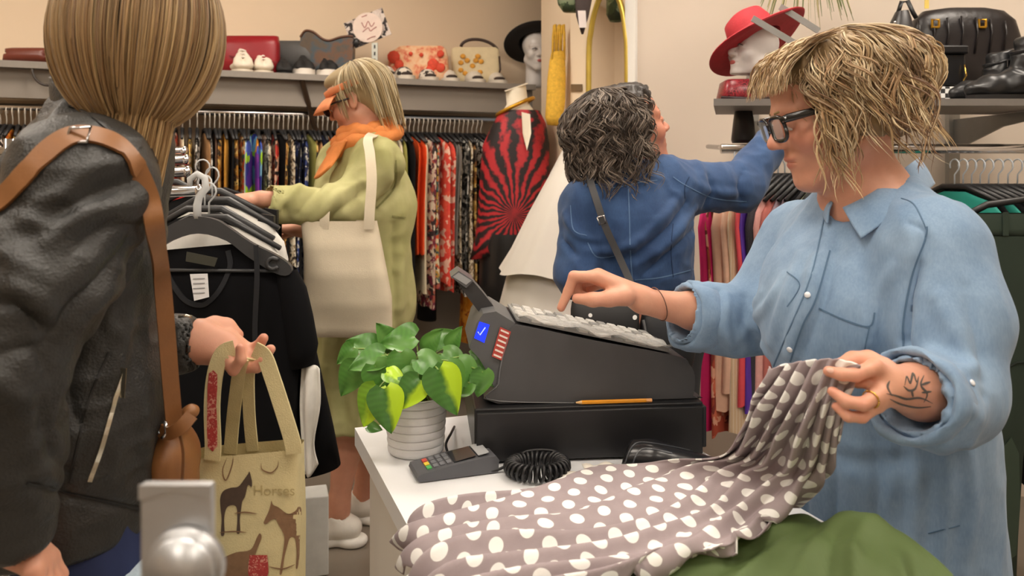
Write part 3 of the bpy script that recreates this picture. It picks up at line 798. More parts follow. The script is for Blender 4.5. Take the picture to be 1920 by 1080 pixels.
    # buttons
    for px, py in ((1514, 553), (1481, 655), (1450, 735)):
        h, nr = cast(b0, px, py)
        if h is not None:
            if nr.y > 0: nr = -nr
            MB().ball(h+nr*0.0015, (0.0055, 0.0055, 0.002), 14, frame(nr.orthogonal(), nr)).build('shirt_button', mat('pearl_button', '#e8ecf2', 0.2), root, True)
    h, nr = cast(b0, 1822, 718)
    if h is not None: MB().ball(h+nr*0.0015*(-1 if nr.y > 0 else 1), (0.005, 0.005, 0.002), 14, frame(nr.orthogonal(), nr)).build('shirt_button', MATS['pearl_button'], root, True)
    # rolled cuffs
    def cuff(c, ax, r, w, tilt):
        ax = Vector(ax).normalized(); fr = frame(ax, tilt); G = []
        prof = [(-w, r*0.98), (-w*0.9, r*1.06), (0, r*1.09), (w*0.9, r*1.06), (w, r*0.98), (w*0.85, r*0.90), (0, r*0.88), (-w*0.8, r*0.9)]
        n = 40; v = []; f = []
        for i, (s_, rr) in enumerate(prof):
            for k in range(n):
                a_ = 2*math.pi*k/n; wob = 1+0.05*math.sin(3*a_+1)+0.03*math.sin(7*a_+i)
                v.append(Vector(c)+fr @ V(s_+0.006*math.sin(2*a_), rr*wob*math.cos(a_), rr*wob*math.sin(a_)))
        m_ = len(prof)
        for i in range(m_):
            for k in range(n): f.append((i*n+k, i*n+(k+1) % n, ((i+1) % m_)*n+(k+1) % n, ((i+1) % m_)*n+k))
        o = mk('rolled_cuff', v, f, M_shirt, root, True); auto(o, 1.2)
    cuff(P(1304, 592, 1.472), dR, 0.066, 0.026, V(0, 0.1, 1)); cuff(P(1720, 743, 1.058), dL+V(0, 0, 0.05), 0.066, 0.026, V(0, 0, 1))
    # collar: two leaves standing round the neck
    def collar(pix_ds, name='collar'):
        rows = [[P(*p) for p in r] for r in pix_ds]; G = grid_surface(rows, 5, 6); sheet(name, G, M_shirt, root, 0.004)
    collar([[(1722, 296, 1.40), (1700, 312, 1.31), (1660, 345, 1.262), (1618, 372, 1.252), (1580, 390, 1.258)],
            [(1738, 318, 1.40), (1716, 340, 1.285), (1672, 374, 1.232), (1630, 404, 1.226), (1597, 420, 1.234)],
            [(1752, 345, 1.40), (1728, 366, 1.27), (1684, 398, 1.212), (1648, 424, 1.212), (1614, 448, 1.216)]])
    collar([[(1608, 372, 1.38), (1585, 364, 1.355), (1562, 364, 1.32), (1560, 380, 1.29)],
            [(1600, 378, 1.39), (1572, 374, 1.36), (1552, 380, 1.32), (1554, 396, 1.285)],
            [(1592, 392, 1.40), (1562, 392, 1.365), (1544, 402, 1.32), (1552, 420, 1.28)]])
    # badge: white lozenge pinned to the chest
    h, nr = cast(b0, 1583, 529)
    if nr.y > 0: nr = -nr
    c = h+nr*0.006; dpt = c.y
    bd = MB().prism([P(1586, 500, dpt), P(1609, 529, dpt-0.004), P(1579, 559, dpt-0.002), P(1559, 529, dpt+0.004)], nr*0.003).build('name_badge', mat('badge_white', '#eef0ee', 0.35, var=0.02), root)
    bd['label'] = 'white lozenge badge'; auto(bd, 0.3)
    dp2 = dpt-0.0045
    MB().prism([P(1584, 516, dp2), P(1597, 529, dp2-0.002), P(1582, 545, dp2-0.001), P(1571, 529, dp2+0.002)], nr*0.0005).build('badge_print', mat('badge_print', '#d9d6c4', 0.5), bd)
    # ---- trousers and shoes below the counter edge
    T = SDF((0.40, 1.20, 0.03), (1.05, 1.95, 0.86), 0.012)
    hp = V(0.74, 1.56, 0.70)
    T.cone(hp+V(-0.05, 0.05, 0), hp+V(0.05, -0.05, 0), 0.12, 0.12, 0.05)
    for sx in (-1, 1): T.chain([hp+V(-0.05*sx, 0.06*sx, -0.02), V(0.74-0.05*sx, 1.57+0.07*sx, 0.42), V(0.75-0.05*sx, 1.59+0.08*sx, 0.06)], [0.088, 0.066, 0.055], 0.03)
    v, q = T.mesh(1); mesh_part('trousers', v, q, mat('dark_trousers', '#2b2d33', 0.8), root)
    for sx in (-1, 1):
        c = V(0.71-0.05*sx, 1.59+0.08*sx, 0.0); s_ = SDF(c+V(-0.17, -0.08, -0.01), c+V(0.12, 0.08, 0.12), 0.008)
        s_.cone(c+V(-0.1, 0, 0.035), c+V(0.04, 0, 0.04), 0.036, 0.038, 0.02); s_.cone(c+V(0.04, 0, 0.04), c+V(0.04, 0, 0.09), 0.038, 0.045, 0.02); s_.half(c+V(0, 0, 0.001), (0, 0, -1))
        v, q = s_.mesh(1); mesh_part('shoe', v, q, M_black, root)
    # ---- glasses
    M_gl = mat('glasses_acetate', '#121213', 0.15, coat=0.5)
    gl = MB()
    for q_ in (-1, 1):
        ys = 0.036*q_; rim = []
        for i in range(20):
            t = 2*math.pi*i/20; cx = math.copysign(abs(math.cos(t))**0.6, math.cos(t)); cz = math.copysign(abs(math.sin(t))**0.6, math.sin(t))
            rim.append(hd.p(0.112-0.010*abs(cx*0.5+0.5*q_*0+0)*0-0.006*(1 if cx*q_ > 0 else 0)*abs(cx), ys+0.029*cx, 0.010+0.021*cz))
        rim.append(rim[0]); gl.tube(rim, 0.0040, 6, flat=(0.8, tuple(hd.u)))
        gl.tube([hd.p(0.110, 0.064*q_, 0.024), hd.p(0.100, 0.073*q_, 0.025), hd.p(0.05, 0.080*q_, 0.023), hd.p(-0.005, 0.084*q_, 0.018)], [0.0060, 0.0075, 0.0065, 0.0045], 8, flat=(0.5, tuple(hd.u)))
        hg = MB().ball(hd.p(0.104, 0.0730*q_, 0.026), 0.0022, 8).build('glasses_rivet', M_chrome, root, True)
        lens = [hd.p(0.1115, ys+0.027*math.copysign(abs(math.cos(t))**0.6, math.cos(t)), 0.010+0.019*math.copysign(abs(math.sin(t))**0.6, math.sin(t))) for t in np.linspace(0, 2*math.pi, 20, endpoint=False)]
        MB().prism(lens, hd.f*0.0012).build('lens', lens_mat(), root)
    gl.tube([hd.p(0.112, -0.008, 0.018), hd.p(0.115, 0, 0.020), hd.p(0.112, 0.008, 0.018)], 0.003, 6)
    gl.build('glasses_frame', M_gl, root, True)
    # ---- hair
    H = SDF(hd.O-V(0.2, 0.2, 0.22), hd.O+V(0.26, 0.2, 0.22), 0.005)
    hd.ell(H, (-0.040, 0, 0.058), (0.112, 0.094, 0.086), 0.02); hd.ell(H, (-0.095, 0, 0.005), (0.062, 0.078, 0.07), 0.04)
    hd.ell(H, (0.030, 0, 0.098), (0.050, 0.068, 0.034), 0.03)
    for y in (-1, 1): hd.ell(H, (-0.03, 0.078*y, 0.01), (0.045, 0.018, 0.06), 0.03)
    v, q = H.mesh(1); v = add_noise_folds(v, q, [((60, 60, 22), 0.006, 1.0)])
    hc = np.array(lin('#9a7f58')); nz = vnoise(v*np.array([60, 60, 20]), 1.0)[:, None]
    MH = hair_mat('hair_blonde'); hr = mesh_part('hair', v, q, MH, root, np.clip(hc*(0.8+0.35*nz), 0.01, 1))
    pal = [lin(c) for c in ('#c4a577', '#d8bb8e', '#e6cfa6', '#9c7c58', '#b8946c', '#f0deba', '#84644a')]
    paths, cols, wd = [], [], []
    R_ = random.Random(3)
    paths, cols, wd = hair_shell(hd, 2300, (-0.050, 0, 0.040), (0.142, 0.117, 0.100), R_, lambda az, R: (0.240+R.uniform(-0.045, 0.012)) if abs(az) > 0.75 else R.uniform(0.07, 0.12), lambda az: (2.35 if abs(az) > 1.9 else 1.7) if abs(az) > 0.75 else 1.15,
                                 (0.007, 0.018), (38, 62), pal, (0.0008, 0.0028), 0.55, 0.10, (-0.12, 0.05), 24, None, 0.78, 11, 0.05)
    # fringe swept forward over the forehead
    for i in range(420):
        y0 = R_.uniform(-0.06, 0.085); x0 = R_.uniform(-0.035, 0.035); ln = R_.uniform(0.085, 0.15); ph = R_.uniform(0, 6.28); am = R_.uniform(0.004, 0.012); out = R_.uniform(0.008, 0.032)
        pts = []
        for k in range(16):
            f_ = k/15; th = 0.05+f_*1.2
            xx = x0+(0.102+out*0.9-x0)*math.sin(th)*0.92; zz = 0.080+(0.050+out*0.5)*math.cos(th)-0.026*f_**3
            w = am*min(1, f_*2); pts.append(hd.p(xx+w*math.cos(f_*9+ph), y0*(1+0.25*f_)+w*math.sin(f_*11+ph), zz+w*math.sin(f_*8+ph)*0.6))
        paths.append(pts); c = R_.choice(pal); cols.append((tuple(x*0.85 for x in c), R_.choice(pal))); wd.append(R_.uniform(0.0008, 0.0026))
    # loose locks by the cheek, hanging straight down in front of the ear
    for i in range(90):
        x0 = R_.uniform(-0.03, 0.034); z0 = 0.095+R_.uniform(-0.02, 0.02); ln = R_.uniform(0.15, 0.225); ph = R_.uniform(0, 6.28); am = R_.uniform(0.004, 0.010)
        pts = []
        for k in range(20):
            f_ = k/19; sw = 0.020*math.sin(math.pi*min(1, f_*1.2))
            dn = -ln*f_; p_ = hd.p(x0, 0.070+sw, z0)+Vector((0.010*f_+am*math.sin(f_*13+ph), -0.004*f_-0.006*math.cos(f_*12+ph*1.3), dn+0.0)); pts.append(p_)
        paths.append(pts); cols.append((R_.choice(pal), R_.choice(pal[1:6]))); wd.append(R_.uniform(0.0012, 0.003))
    strands('hair_locks', paths, cols, wd, MH, hr)
    # dark comb at the back
    MB().tube([hd.p(-0.135, 0.05, -0.03), hd.p(-0.142, 0.035, -0.05), hd.p(-0.135, 0.05, -0.066)], 0.011, 8).build('hair_clip', M_black, hr, True)
    return hd
def lens_mat():
    if 'lens_glass' in MATS: return MATS['lens_glass']
    m = mat('lens_glass', '#e8eef0', 0.05, var=0, alpha=0.18); return m
def cloth_denim(name, c1, c2, sc):
    if name in MATS: return MATS[name]
    m = bpy.data.materials.new(name); m.use_nodes = True; MATS[name] = m; t = NT(m); co = t.coord('Object')
    f = t.noise(co, sc*0.35, 4, 0.6); mp = t.n('ShaderNodeMapping'); mp.inputs['Scale'].default_value = (1, 1, 0.25); t.l(co, mp.inputs[0])
    f2 = t.noise(mp.outputs[0], 320, 2, 0.6); g = t.math('ADD', t.math('MULTIPLY', f, 0.75), t.math('MULTIPLY', f2, 0.25))
    t.l(t.ramp(g, [(0.3, c1), (0.7, c2)]), t.b.inputs['Base Color']); t.b.inputs['Roughness'].default_value = 0.85
    t.b.inputs['Sheen Weight'].default_value = 0.15
    t.bump(f2, 0.3, 0.001); return m
HD_CASHIER = cashier()

# ================================================================ customer in a leather jacket (left)
def leather_woman():
    gx = P(190, 320, 1.2)
    root = thing('person', 'woman with a light brown bob in a black leather jacket, seen from behind', 'person', (gx.x, gx.y, 0))
    M_skin = skin_mat('skin_customer', '#d9a287')
    hd = Head(P(268, 100, 1.16), (0.16, 0.97, -0.16), (0.02, 0.14, 0.98), 1.0)
    neckb = P(205, 235, 1.19); chest = P(135, 470, 1.20); hem = P(175, 1000, 1.22)
    shR = P(150, 345, 1.05); elR = P(0, 680, 0.97); wrR = P(28, 1015, 1.02)
    shL = P(140, 345, 1.36); elL = P(150, 670, 1.38); wrL = P(352, 645, 1.36)
    B = SDF((-0.98, 0.85, 0.66), (-0.33, 1.55, 1.62), 0.0035)
    Head(hd.O+V(-0.01, 0.02, 0.01), hd.f, hd.u, 0.90).sculpt(B)
    B.cone(hd.p(-0.03, 0, -0.04), neckb, 0.050, 0.052, 0.03); B.cone(neckb, chest, 0.06, 0.085, 0.05)
    B.cone(neckb, shL, 0.045, 0.040, 0.04); B.cone(neckb, shR, 0.045, 0.040, 0.04)
    B.chain([shR, elR, wrR], [0.045, 0.038, 0.028], 0.02); B.chain([shL, elL, wrL], [0.045, 0.038, 0.029], 0.02)
    fL = [[P(430, 632, 1.405), P(466, 656, 1.400), P(484, 650, 1.392), P(494, 634, 1.385)],
          [P(436, 646, 1.388), P(472, 672, 1.380), P(494, 668, 1.375), P(507, 655, 1.370)],
          [P(436, 660, 1.368), P(462, 688, 1.360), P(482, 688, 1.352), P(493, 674, 1.348)],
          [P(424, 672, 1.350), P(438, 694, 1.335), P(452, 674, 1.328), P(450, 652, 1.328)]]
    thL = [P(378, 622, 1.385), P(402, 610, 1.41), P(425, 612, 1.425), P(446, 628, 1.43)]
    hand_bones(B, wrL, None, fL, thL, rs=1.18); B.cone(P(372, 640, 1.37), P(415, 650, 1.37), 0.033, 0.026, 0.02, flat=((0, 1, 0), 0.75))
    # near hand, loosely closed, at the hip
    fR = [[P(92, 1046, 1.06), P(112, 1078, 1.07), P(100, 1100, 1.06), P(80, 1100, 1.05)], [P(84, 1054, 1.04), P(102, 1088, 1.045), P(90, 1112, 1.04), P(70, 1108, 1.03)],
          [P(74, 1062, 1.02), P(90, 1098, 1.02), P(78, 1120, 1.02), P(60, 1114, 1.01)], [P(62, 1066, 1.0), P(76, 1104, 1.0), P(66, 1124, 1.0), P(50, 1118, 1.0)]]
    thR = [P(62, 1030, 1.06), P(84, 1046, 1.085), P(98, 1070, 1.09), P(96, 1092, 1.085)]
    hand_bones(B, wrR, None, fR, thR, rs=1.1)
    v, q = B.mesh(1); vc = hd.colours(v, '#dca78c')
    for ch in fL+fR+[thL, thR]:
        for p in (ch[1], ch[-1]):
            w = np.clip(1-np.linalg.norm(v-np.array(p), axis=1)/0.015, 0, 1)*0.6; vc = vc*(1-w[:, None])+np.array(lin('#cf7f6a'))*w[:, None]
    body = mesh_part('body', v, q, M_skin, root, vc)
    hd.eyes(root); hd.brows(root, '#7a6244')
    # ---- jacket
    m = bpy.data.materials.new('black_leather'); m.use_nodes = True; t = NT(m); co = t.coord('Object')
    f = t.noise(co, 9, 5, 0.65); t.l(t.ramp(f, [(0.3, '#232322'), (0.75, '#343432')]), t.b.inputs['Base Color'])
    t.l(t.math('MULTIPLY_ADD', f, 0.3, 0.30), t.b.inputs['Roughness'])
    vo = t.n('ShaderNodeTexVoronoi'); vo.inputs['Scale'].default_value = 260; t.l(co, vo.inputs['Vector'])
    h = t.math('ADD', t.math('MULTIPLY', t.noise(co, 45, 5, 0.7), 1.6), t.math('MULTIPLY', vo.outputs['Distance'], 0.4)); t.bump(h, 0.5, 0.003)
    C = SDF((-0.98, 0.78, 0.60), (-0.34, 1.62, 1.50), 0.0045)
    C.cone(P(195, 255, 1.20), P(132, 430, 1.21), 0.080, 0.122, 0.06, flat=((0.3, 0.95, 0), 0.98))
    C.cone(P(132, 430, 1.21), P(142, 760, 1.22), 0.120, 0.116, 0.06, flat=((0.3, 0.95, 0), 0.95))
    C.cone(P(142, 760, 1.22), P(118, 1010, 1.22), 0.116, 0.122, 0.05, flat=((0.3, 0.95, 0), 0.95))
    C.cone(P(190, 285, 1.19), shR, 0.072, 0.080, 0.06); C.cone(P(195, 290, 1.22), shL, 0.066, 0.070, 0.06)
    C.chain([P(158, 350, 1.05), P(70, 520, 1.0), elR], [0.088, 0.080, 0.068], 0.03)
    C.chain([elR, P(10, 850, 0.985), P(22, 985, 1.01)], [0.067, 0.058, 0.048], 0.025)
    C.chain([shL, elL, P(338, 646, 1.36)], [0.068, 0.060, 0.047], 0.03)
    C.cone(P(352, 645, 1.36), P(310, 648, 1.36), 0.038, 0.036, 0.004, 'sub'); dR = (wrR-elR).normalized()
    C.cone(P(22, 975, 1.01), P(40, 1080, 1.03), 0.037, 0.045, 0.004, 'sub')
    C.cone(neckb, hd.p(0, 0, -0.05), 0.06, 0.075, 0.006, 'sub'); C.half(P(170, 1012, 1.2), V(0.09, 0, -1), 0.01)
    v, q = C.mesh(2); b0 = bvh_of(v, q); st = []
    def F(pix, w, a):
        pts, nn = cast_line(b0, pix, 4, 0)
        if len(pts) > 1: st.append((pts, w, a))
    for pix, w, a in (([(270, 330), (180, 370), (60, 440)], .012, -.010), ([(262, 380), (170, 395), (90, 450)], .010, .008), ([(265, 420), (190, 430), (130, 480)], .009, -.007), ([(255, 300), (170, 320), (90, 380)], .012, .007),
                      ([(240, 450), (200, 510), (130, 580), (90, 640)], .010, -.014), ([(262, 440), (225, 520), (150, 600)], .012, .008), ([(0, 570), (45, 580), (85, 628)], .010, -.013), ([(0, 540), (50, 550), (100, 610)], .014, .009),
                      ([(10, 660), (60, 650), (85, 700)], .010, -.009), ([(0, 450), (50, 500), (90, 520)], .012, .008), ([(120, 700), (90, 780), (60, 860)], .010, .007), ([(240, 560), (230, 640), (205, 720)], .012, .007),
                      ([(60, 760), (90, 840), (120, 880)], .009, -.007), ([(110, 770), (140, 820), (120, 860)], .009, .007), ([(150, 640), (130, 720), (140, 800)], .010, -.006), ([(215, 570), (200, 600), (230, 640)], .009, .006),
                      ([(265, 740), (270, 850), (262, 960)], .012, .006), ([(50, 900), (130, 930), (250, 950)], .008, -.006), ([(0, 720), (40, 760), (50, 840)], .012, .008), ([(20, 400), (90, 420), (170, 380)], .01, .006)): F(pix, w, a)
    v = fold_strokes(v, q, st); v = add_noise_folds(v, q, [((9, 9, 12), 0.005, 2.3), ((22, 22, 30), 0.0028, 5.1)]); v = lap(v, q, 0.3)
    jk = mesh_part('leather_jacket', v, q, m, root); b0 = bvh_of(v, q); global JACKET_BVH; JACKET_BVH = b0
    M_zip = mat('zip_metal', '#d9d4c4', 0.25, 1.0); M_seam = mat('leather_seam', '#151514', 0.5)
    def seam(pix, w, mm, name, th=0.0015, lift=0.0008):
        pts, nn = cast_line(b0, pix, 6, lift)
        if len(pts) > 2: a, b = ribbon(pts, nn, w, th); return mk(name, a, b, mm, root)
    seam([(231, 695), (212, 760), (190, 840), (168, 902)], 0.006, M_zip, 'pocket_zip', 0.002)
    seam([(205, 660), (170, 740), (148, 820), (130, 905)], 0.003, M_seam, 'seam'); seam([(50, 905), (130, 925), (200, 940), (262, 955)], 0.004, M_seam, 'seam'); seam([(130, 200), (165, 215), (225, 262)], 0.003, M_seam, 'seam')
    h, nr = cast(b0, 232, 702)
    if h is not None:
        MB().prism([P(227, 688, h.y-0.004), P(238, 690, h.y-0.004), P(234, 746, h.y-0.004), P(222, 744, h.y-0.004)], (0, -0.002, 0)).build('zip_pull', M_zip, root)
    # stand collar
    cr = []
    for z_, r_ in ((-0.02, 0.080), (0.03, 0.074), (0.068, 0.076), (0.071, 0.072), (0.03, 0.068), (-0.02, 0.070)):
        cr.append([neckb+V(0.0, 0, -0.005)+V(r_*math.cos(a_)*1.05, r_*math.sin(a_), z_+0.012*math.cos(a_-2.4)) for a_ in np.linspace(0, 2*math.pi, 37)])
    G = np.array(cr); mk('collar', G.reshape(-1, 3), grid_faces(*G.shape[:2]), m, root, True)
    # cuff zip glint
    MB().tube([P(334, 594, 1.31), P(350, 592, 1.315), P(360, 594, 1.32)], 0.0024, 6).build('cuff_zip', M_zip, root, True)
    # ---- navy top and jeans below the hem
    T = SDF(V(-0.90, 0.95, 0.55), V(-0.40, 1.50, 0.86), 0.008)
    T.cone(P(150, 985, 1.22), P(165, 1110, 1.22), 0.100, 0.108, 0.03, flat=((0.3, 0.95, 0), 0.9)); v, q = T.mesh(1)
    mesh_part('navy_top', add_noise_folds(v, q, [((20, 20, 7), 0.006, 1.0)]), q, mat('navy_cloth', '#1d2a52', 0.8, var=0.1), root)
    T = SDF(V(-0.90, 0.95, 0.42), V(-0.36, 1.52, 0.80), 0.008)
    T.cone(P(165, 1060, 1.26), P(165, 1250, 1.26), 0.110, 0.118, 0.03, flat=((0.3, 0.95, 0), 0.92)); v, q = T.mesh(1)
    mesh_part('jeans_seat', add_noise_folds(v, q, [((16, 16, 9), 0.005, 4.0)]), q, cloth_denim('light_jeans', '#9fb6c8', '#c3d3dd', 20), root)
    simple_legs(root, (gx.x+0.01, gx.y+0.06), (0.8, 0.55), MATS['light_jeans'], mat('white_shoe', '#e6e2da', 0.6), 0.62)
    # ---- hair: sleek bob
    R_ = random.Random(9); H = SDF(hd.O-V(0.2, 0.2, 0.2), hd.O+V(0.2, 0.2, 0.2), 0.005)
    hd.ell(H, (-0.012, 0, 0.025), (0.106, 0.104, 0.128), 0.02)
    v, q = H.mesh(1); MH = hair_mat('hair_light_brown', 0.42)
    zz = np.clip((v[:, 2]-hd.O.z+0.12)/0.25, 0, 1)[:, None]; base = np.array(lin('#a8855a'))*(1-zz)+np.array(lin('#5f4a34'))*zz
    hr = mesh_part('hair', v, q, MH, root, base)
    pal_r = [lin(c) for c in ('#5a4530', '#6b5339', '#4a3826', '#755a3e')]; pal_t = [lin(c) for c in ('#c39f6c', '#b08b5a', '#d2b07c', '#9a774c', '#caa878')]
    paths, cols, wd = hair_shell(hd, 2300, (-0.012, 0, 0.022), (0.114, 0.112, 0.142), R_, lambda az, R: 0.335+R.uniform(-0.03, 0.012),
                                 lambda az: 2.75, (0.0005, 0.0035), (8, 16), pal_t, (0.0010, 0.0030), 0.4, 0.05, (0.0, -0.1), 20, lambda az: abs(az) < 0.35)
    cols = [(tuple(x*R_.uniform(0.75, 1.1) for x in R_.choice(pal_r)), c[1]) for c in cols]
    strands('hair_locks', paths, cols, wd, MH, hr, 0.3, 0.5)
leather_woman()

# ================================================================ customer in the olive coat
def green_woman():
    root = thing('person', 'woman in an olive green coat dress with an orange visor and orange scarf', 'person', (P(650, 320, 2.85).x, 2.85, 0))
    M_skin = skin_mat('skin_green', '#d9a287')
    hd = Head(P(672, 192, 2.82), (-0.86, 0.18, -0.34), (-0.34, -0.05, 0.94), 0.98)
    neckb = P(690, 262, 2.82); shL = P(710, 308, 2.68); elL = P(645, 386, 2.58); wrL = P(492, 374, 2.44)
    shR = P(640, 300, 2.95); elR = P(610, 400, 2.82); wrR = P(562, 430, 2.66); chest = P(690, 400, 2.82); pel = P(690, 640, 2.84)
    B = SDF((-1.05, 2.30, 0.03), (-0.33, 3.12, 1.75), 0.0045)
    hd.sculpt(B); B.cone(hd.p(-0.03, 0, -0.04), neckb, 0.048, 0.055, 0.03); B.cone(neckb, chest, 0.06, 0.09, 0.05); B.cone(chest, pel, 0.09, 0.11, 0.05)
    B.cone(neckb, shL, 0.05, 0.045, 0.03); B.cone(neckb, shR, 0.05, 0.045, 0.03); B.chain([shL, elL, wrL], [0.042, 0.036, 0.027], 0.02); B.chain([shR, elR, wrR], [0.042, 0.036, 0.027], 0.02)
    def hand(w, tip_px, tip_py, d, sg):
        ks = []
        for i in range(4):
            o = V(0, (i-1.5)*0.019, -abs(i-1.5)*0.003); k0 = w+V(-0.075, 0, 0.006)+o; ks.append([k0, k0+V(-0.034, 0, -0.004), k0+V(-0.058, 0, -0.018), k0+V(-0.068, 0, -0.036)])
        hand_bones(B, w, None, ks, [w+V(-0.03, -0.03*sg, -0.005), w+V(-0.06, -0.045*sg, -0.015), w+V(-0.085, -0.045*sg, -0.026)])
    hand(wrL, 0, 0, 0, 1); hand(wrR+V(0.02, 0, 0), 0, 0, 0, -1)
    # legs
    kn1, an1 = P(648, 780, 2.80), P(636, 940, 2.80); kn2, an2 = P(694, 790, 2.95), P(680, 930, 2.98)
    for k_, a_ in ((kn1, an1), (kn2, an2)):
        B.cone(pel, k_, 0.09, 0.062, 0.05); m_ = k_.lerp(a_, 0.35)+V(0.012, 0.0, 0); B.chain([k_, m_, a_, a_+V(0, 0, -0.04)], [0.058, 0.054, 0.033, 0.034], 0.03)
        B.cone(a_+V(0, 0, -0.03), V(a_.x-0.10, a_.y, 0.045), 0.032, 0.026, 0.02)
    v, q = B.mesh(1); body = mesh_part('body', v, q, M_skin, root, hd.colours(v, '#d49f84')); hd.eyes(root); hd.brows(root, '#9a8462')
    # ---- coat dress
    M = bpy.data.materials.new('olive_linen'); M.use_nodes = True; t = NT(M); co = t.coord('Object'); f = t.noise(co, 7, 4, 0.6)
    t.l(t.ramp(f, [(0.3, '#a3a168'), (0.7, '#bcb884')]), t.b.inputs['Base Color']); t.b.inputs['Roughness'].default_value = 0.85; t.bump(t.noise(co, 300, 2), 0.3, 0.001)
    C = SDF((-1.0, 2.30, 0.38), (-0.28, 3.20, 1.50), 0.0065); zh = P(0, 792, 2.83).z
    C.cone(P(692, 275, 2.82), P(690, 380, 2.82), 0.085, 0.150, 0.06); C.cone(P(690, 380, 2.82), P(686, 560, 2.83), 0.150, 0.158, 0.06); C.cone(P(686, 560, 2.83), P(672, 850, 2.84), 0.158, 0.165, 0.05)
    C.cone(P(690, 285, 2.80), shL, 0.075, 0.075, 0.05); C.cone(P(685, 285, 2.85), shR, 0.075, 0.07, 0.05)
    C.chain([shL, elL, P(512, 380, 2.46)], [0.074, 0.066, 0.056], 0.03); C.chain([shR, elR, P(580, 424, 2.71)], [0.075, 0.062, 0.050], 0.03)
    dl = (wrL-elL).normalized(); C.cone(P(512, 380, 2.46)-dl*0.03, wrL+dl*0.05, 0.046, 0.050, 0.004, 'sub'); C.cone(neckb, hd.p(0, 0, -0.06), 0.055, 0.07, 0.01, 'sub'); C.half((0, 0, zh), (0, 0, -1), 0.01)
    C.half(P(500, 380, 2.455), dl, 0.004) if False else None
    v, q = C.mesh(2); b0 = bvh_of(v, q); st = []
    for pix, w, a in (([(745, 290), (742, 340), (705, 392)], .02, -.022), ([(600, 310), (560, 350), (520, 390)], .016, .014), ([(640, 300), (600, 350), (560, 400)], .014, -.012), ([(680, 340), (630, 370), (590, 410)], .014, .014), ([(700, 350), (650, 385), (620, 412)], .012, -.012),
                      ([(752, 400), (748, 500), (752, 600)], .02, .012), ([(735, 420), (738, 520), (742, 620)], .014, -.012), ([(612, 640), (608, 720), (605, 790)], .016, .012), ([(640, 640), (640, 720), (650, 790)], .016, -.014), ([(665, 640), (672, 720), (690, 780)], .018, .014), ([(690, 640), (700, 700)], .016, -.012), ([(540, 350), (530, 380), (540, 410)], .012, -.01)):
        pts, nn = cast_line(b0, pix, 4)
        if len(pts) > 1: st.append((pts, w, a))
    v = fold_strokes(v, q, st); v = add_noise_folds(v, q, [((12, 12, 5), 0.007, 1.7), ((25, 25, 16), 0.003, 8.0)]); v = lap(v, q, 0.4); mesh_part('coat_dress', v, q, M, root); b0 = bvh_of(v, q)
    Ms = mat('olive_seam', '#8b8a58', 0.9)
    for pix in ([(735, 405), (760, 408)], [(742, 300), (740, 350), (706, 390)], [(506, 362), (500, 385), (504, 410)]):
        pts, nn = cast_line(b0, pix, 6, 0.001)
        if len(pts) > 2: a, b = ribbon(pts, nn, 0.006, 0.001); mk('seam', a, b, Ms, root)
    # ---- scarf: twisted rolls round the neck
    Msc = mat('orange_cotton', '#dd8848', 0.85, var=0.14, vscale=24, bump=0.4, bscale=160)
    for i, (dz, rr, tw, sl) in enumerate(((0.012, 0.082, 0.0, 0.02), (-0.012, 0.096, 0.9, 0.03), (0.03, 0.070, 2.0, 0.018))):
        pts = [neckb+V(-0.01, 0, 0.0)+V(math.cos(a_)*rr*1.12, math.sin(a_)*rr, dz+sl*math.cos(a_)*1.1+0.008*math.sin(3*a_+tw)) for a_ in np.linspace(0, 2*math.pi, 41)]
        MB().tube(pts, [0.026+0.005*math.sin(k*1.3+tw) for k in range(41)], 10).build('scarf_roll', Msc, root, True)
    G = grid_surface([[P(650, 262, 2.70), P(628, 272, 2.73), P(620, 285, 2.76)], [P(636, 290, 2.70), P(612, 300, 2.72), P(602, 312, 2.75)], [P(620, 312, 2.67), P(600, 330, 2.69), P(590, 335, 2.72)]], 5, 5); sheet('scarf_end', G, Msc, root, 0.008)
    # ---- visor
    Mv = mat('orange_visor', '#e08a5a', 0.7, var=0.08); n = 17
    G = []
    for r_, zz in ((0.104, 0.0), (0.128, -0.008), (0.152, -0.022), (0.174, -0.040)):
        G.append([hd.p(-0.006+r_*math.cos(a_)*(1.0 if r_ > 0.11 else 1.02), r_*math.sin(a_)*0.80, 0.056+zz-0.012*(1-math.cos(a_))*1.5) for a_ in np.linspace(-1.15, 1.15, n)])
    sheet('visor_brim', np.array(G, float), Mv, root, 0.004)
    band = [[hd.p(-0.010+0.112*math.cos(a_), 0.090*math.sin(a_), z_) for a_ in np.linspace(-2.0, 2.0, 33)] for z_ in (0.050, 0.062, 0.074)]
    sheet('visor_band', np.array(band, float), Mv, root, 0.004)
    # ---- sunglasses
    Mg = mat('dark_glasses', '#2a1c20', 0.12); mb = MB()
    for y in (-1, 1):
        mb.tube([hd.p(0.108, 0.062*y, 0.024), hd.p(0.05, 0.082*y, 0.022), hd.p(-0.005, 0.086*y, 0.016)], 0.0035, 6); mb.ball(hd.p(0.112, 0.034*y, 0.010), Vector((0.004, 0.028, 0.020)), 14, hd.M)
    mb.build('sunglasses', Mg, root, True)
    # ---- hair
    R_ = random.Random(5); H = SDF(hd.O-V(0.2, 0.2, 0.2), hd.O+V(0.2, 0.2, 0.2), 0.006)
    hd.ell(H, (-0.028, 0, 0.055), (0.104, 0.083, 0.088), 0.02); hd.ell(H, (-0.08, 0, -0.01), (0.050, 0.072, 0.085), 0.04); hd.ell(H, (0.025, 0, 0.098), (0.066, 0.070, 0.036), 0.02); v, q = H.mesh(1); MH = hair_mat('hair_ash_blonde', 0.45)
    hr = mesh_part('hair', v, q, MH, root, np.tile(np.array(lin('#a08c68')), (len(v), 1)))
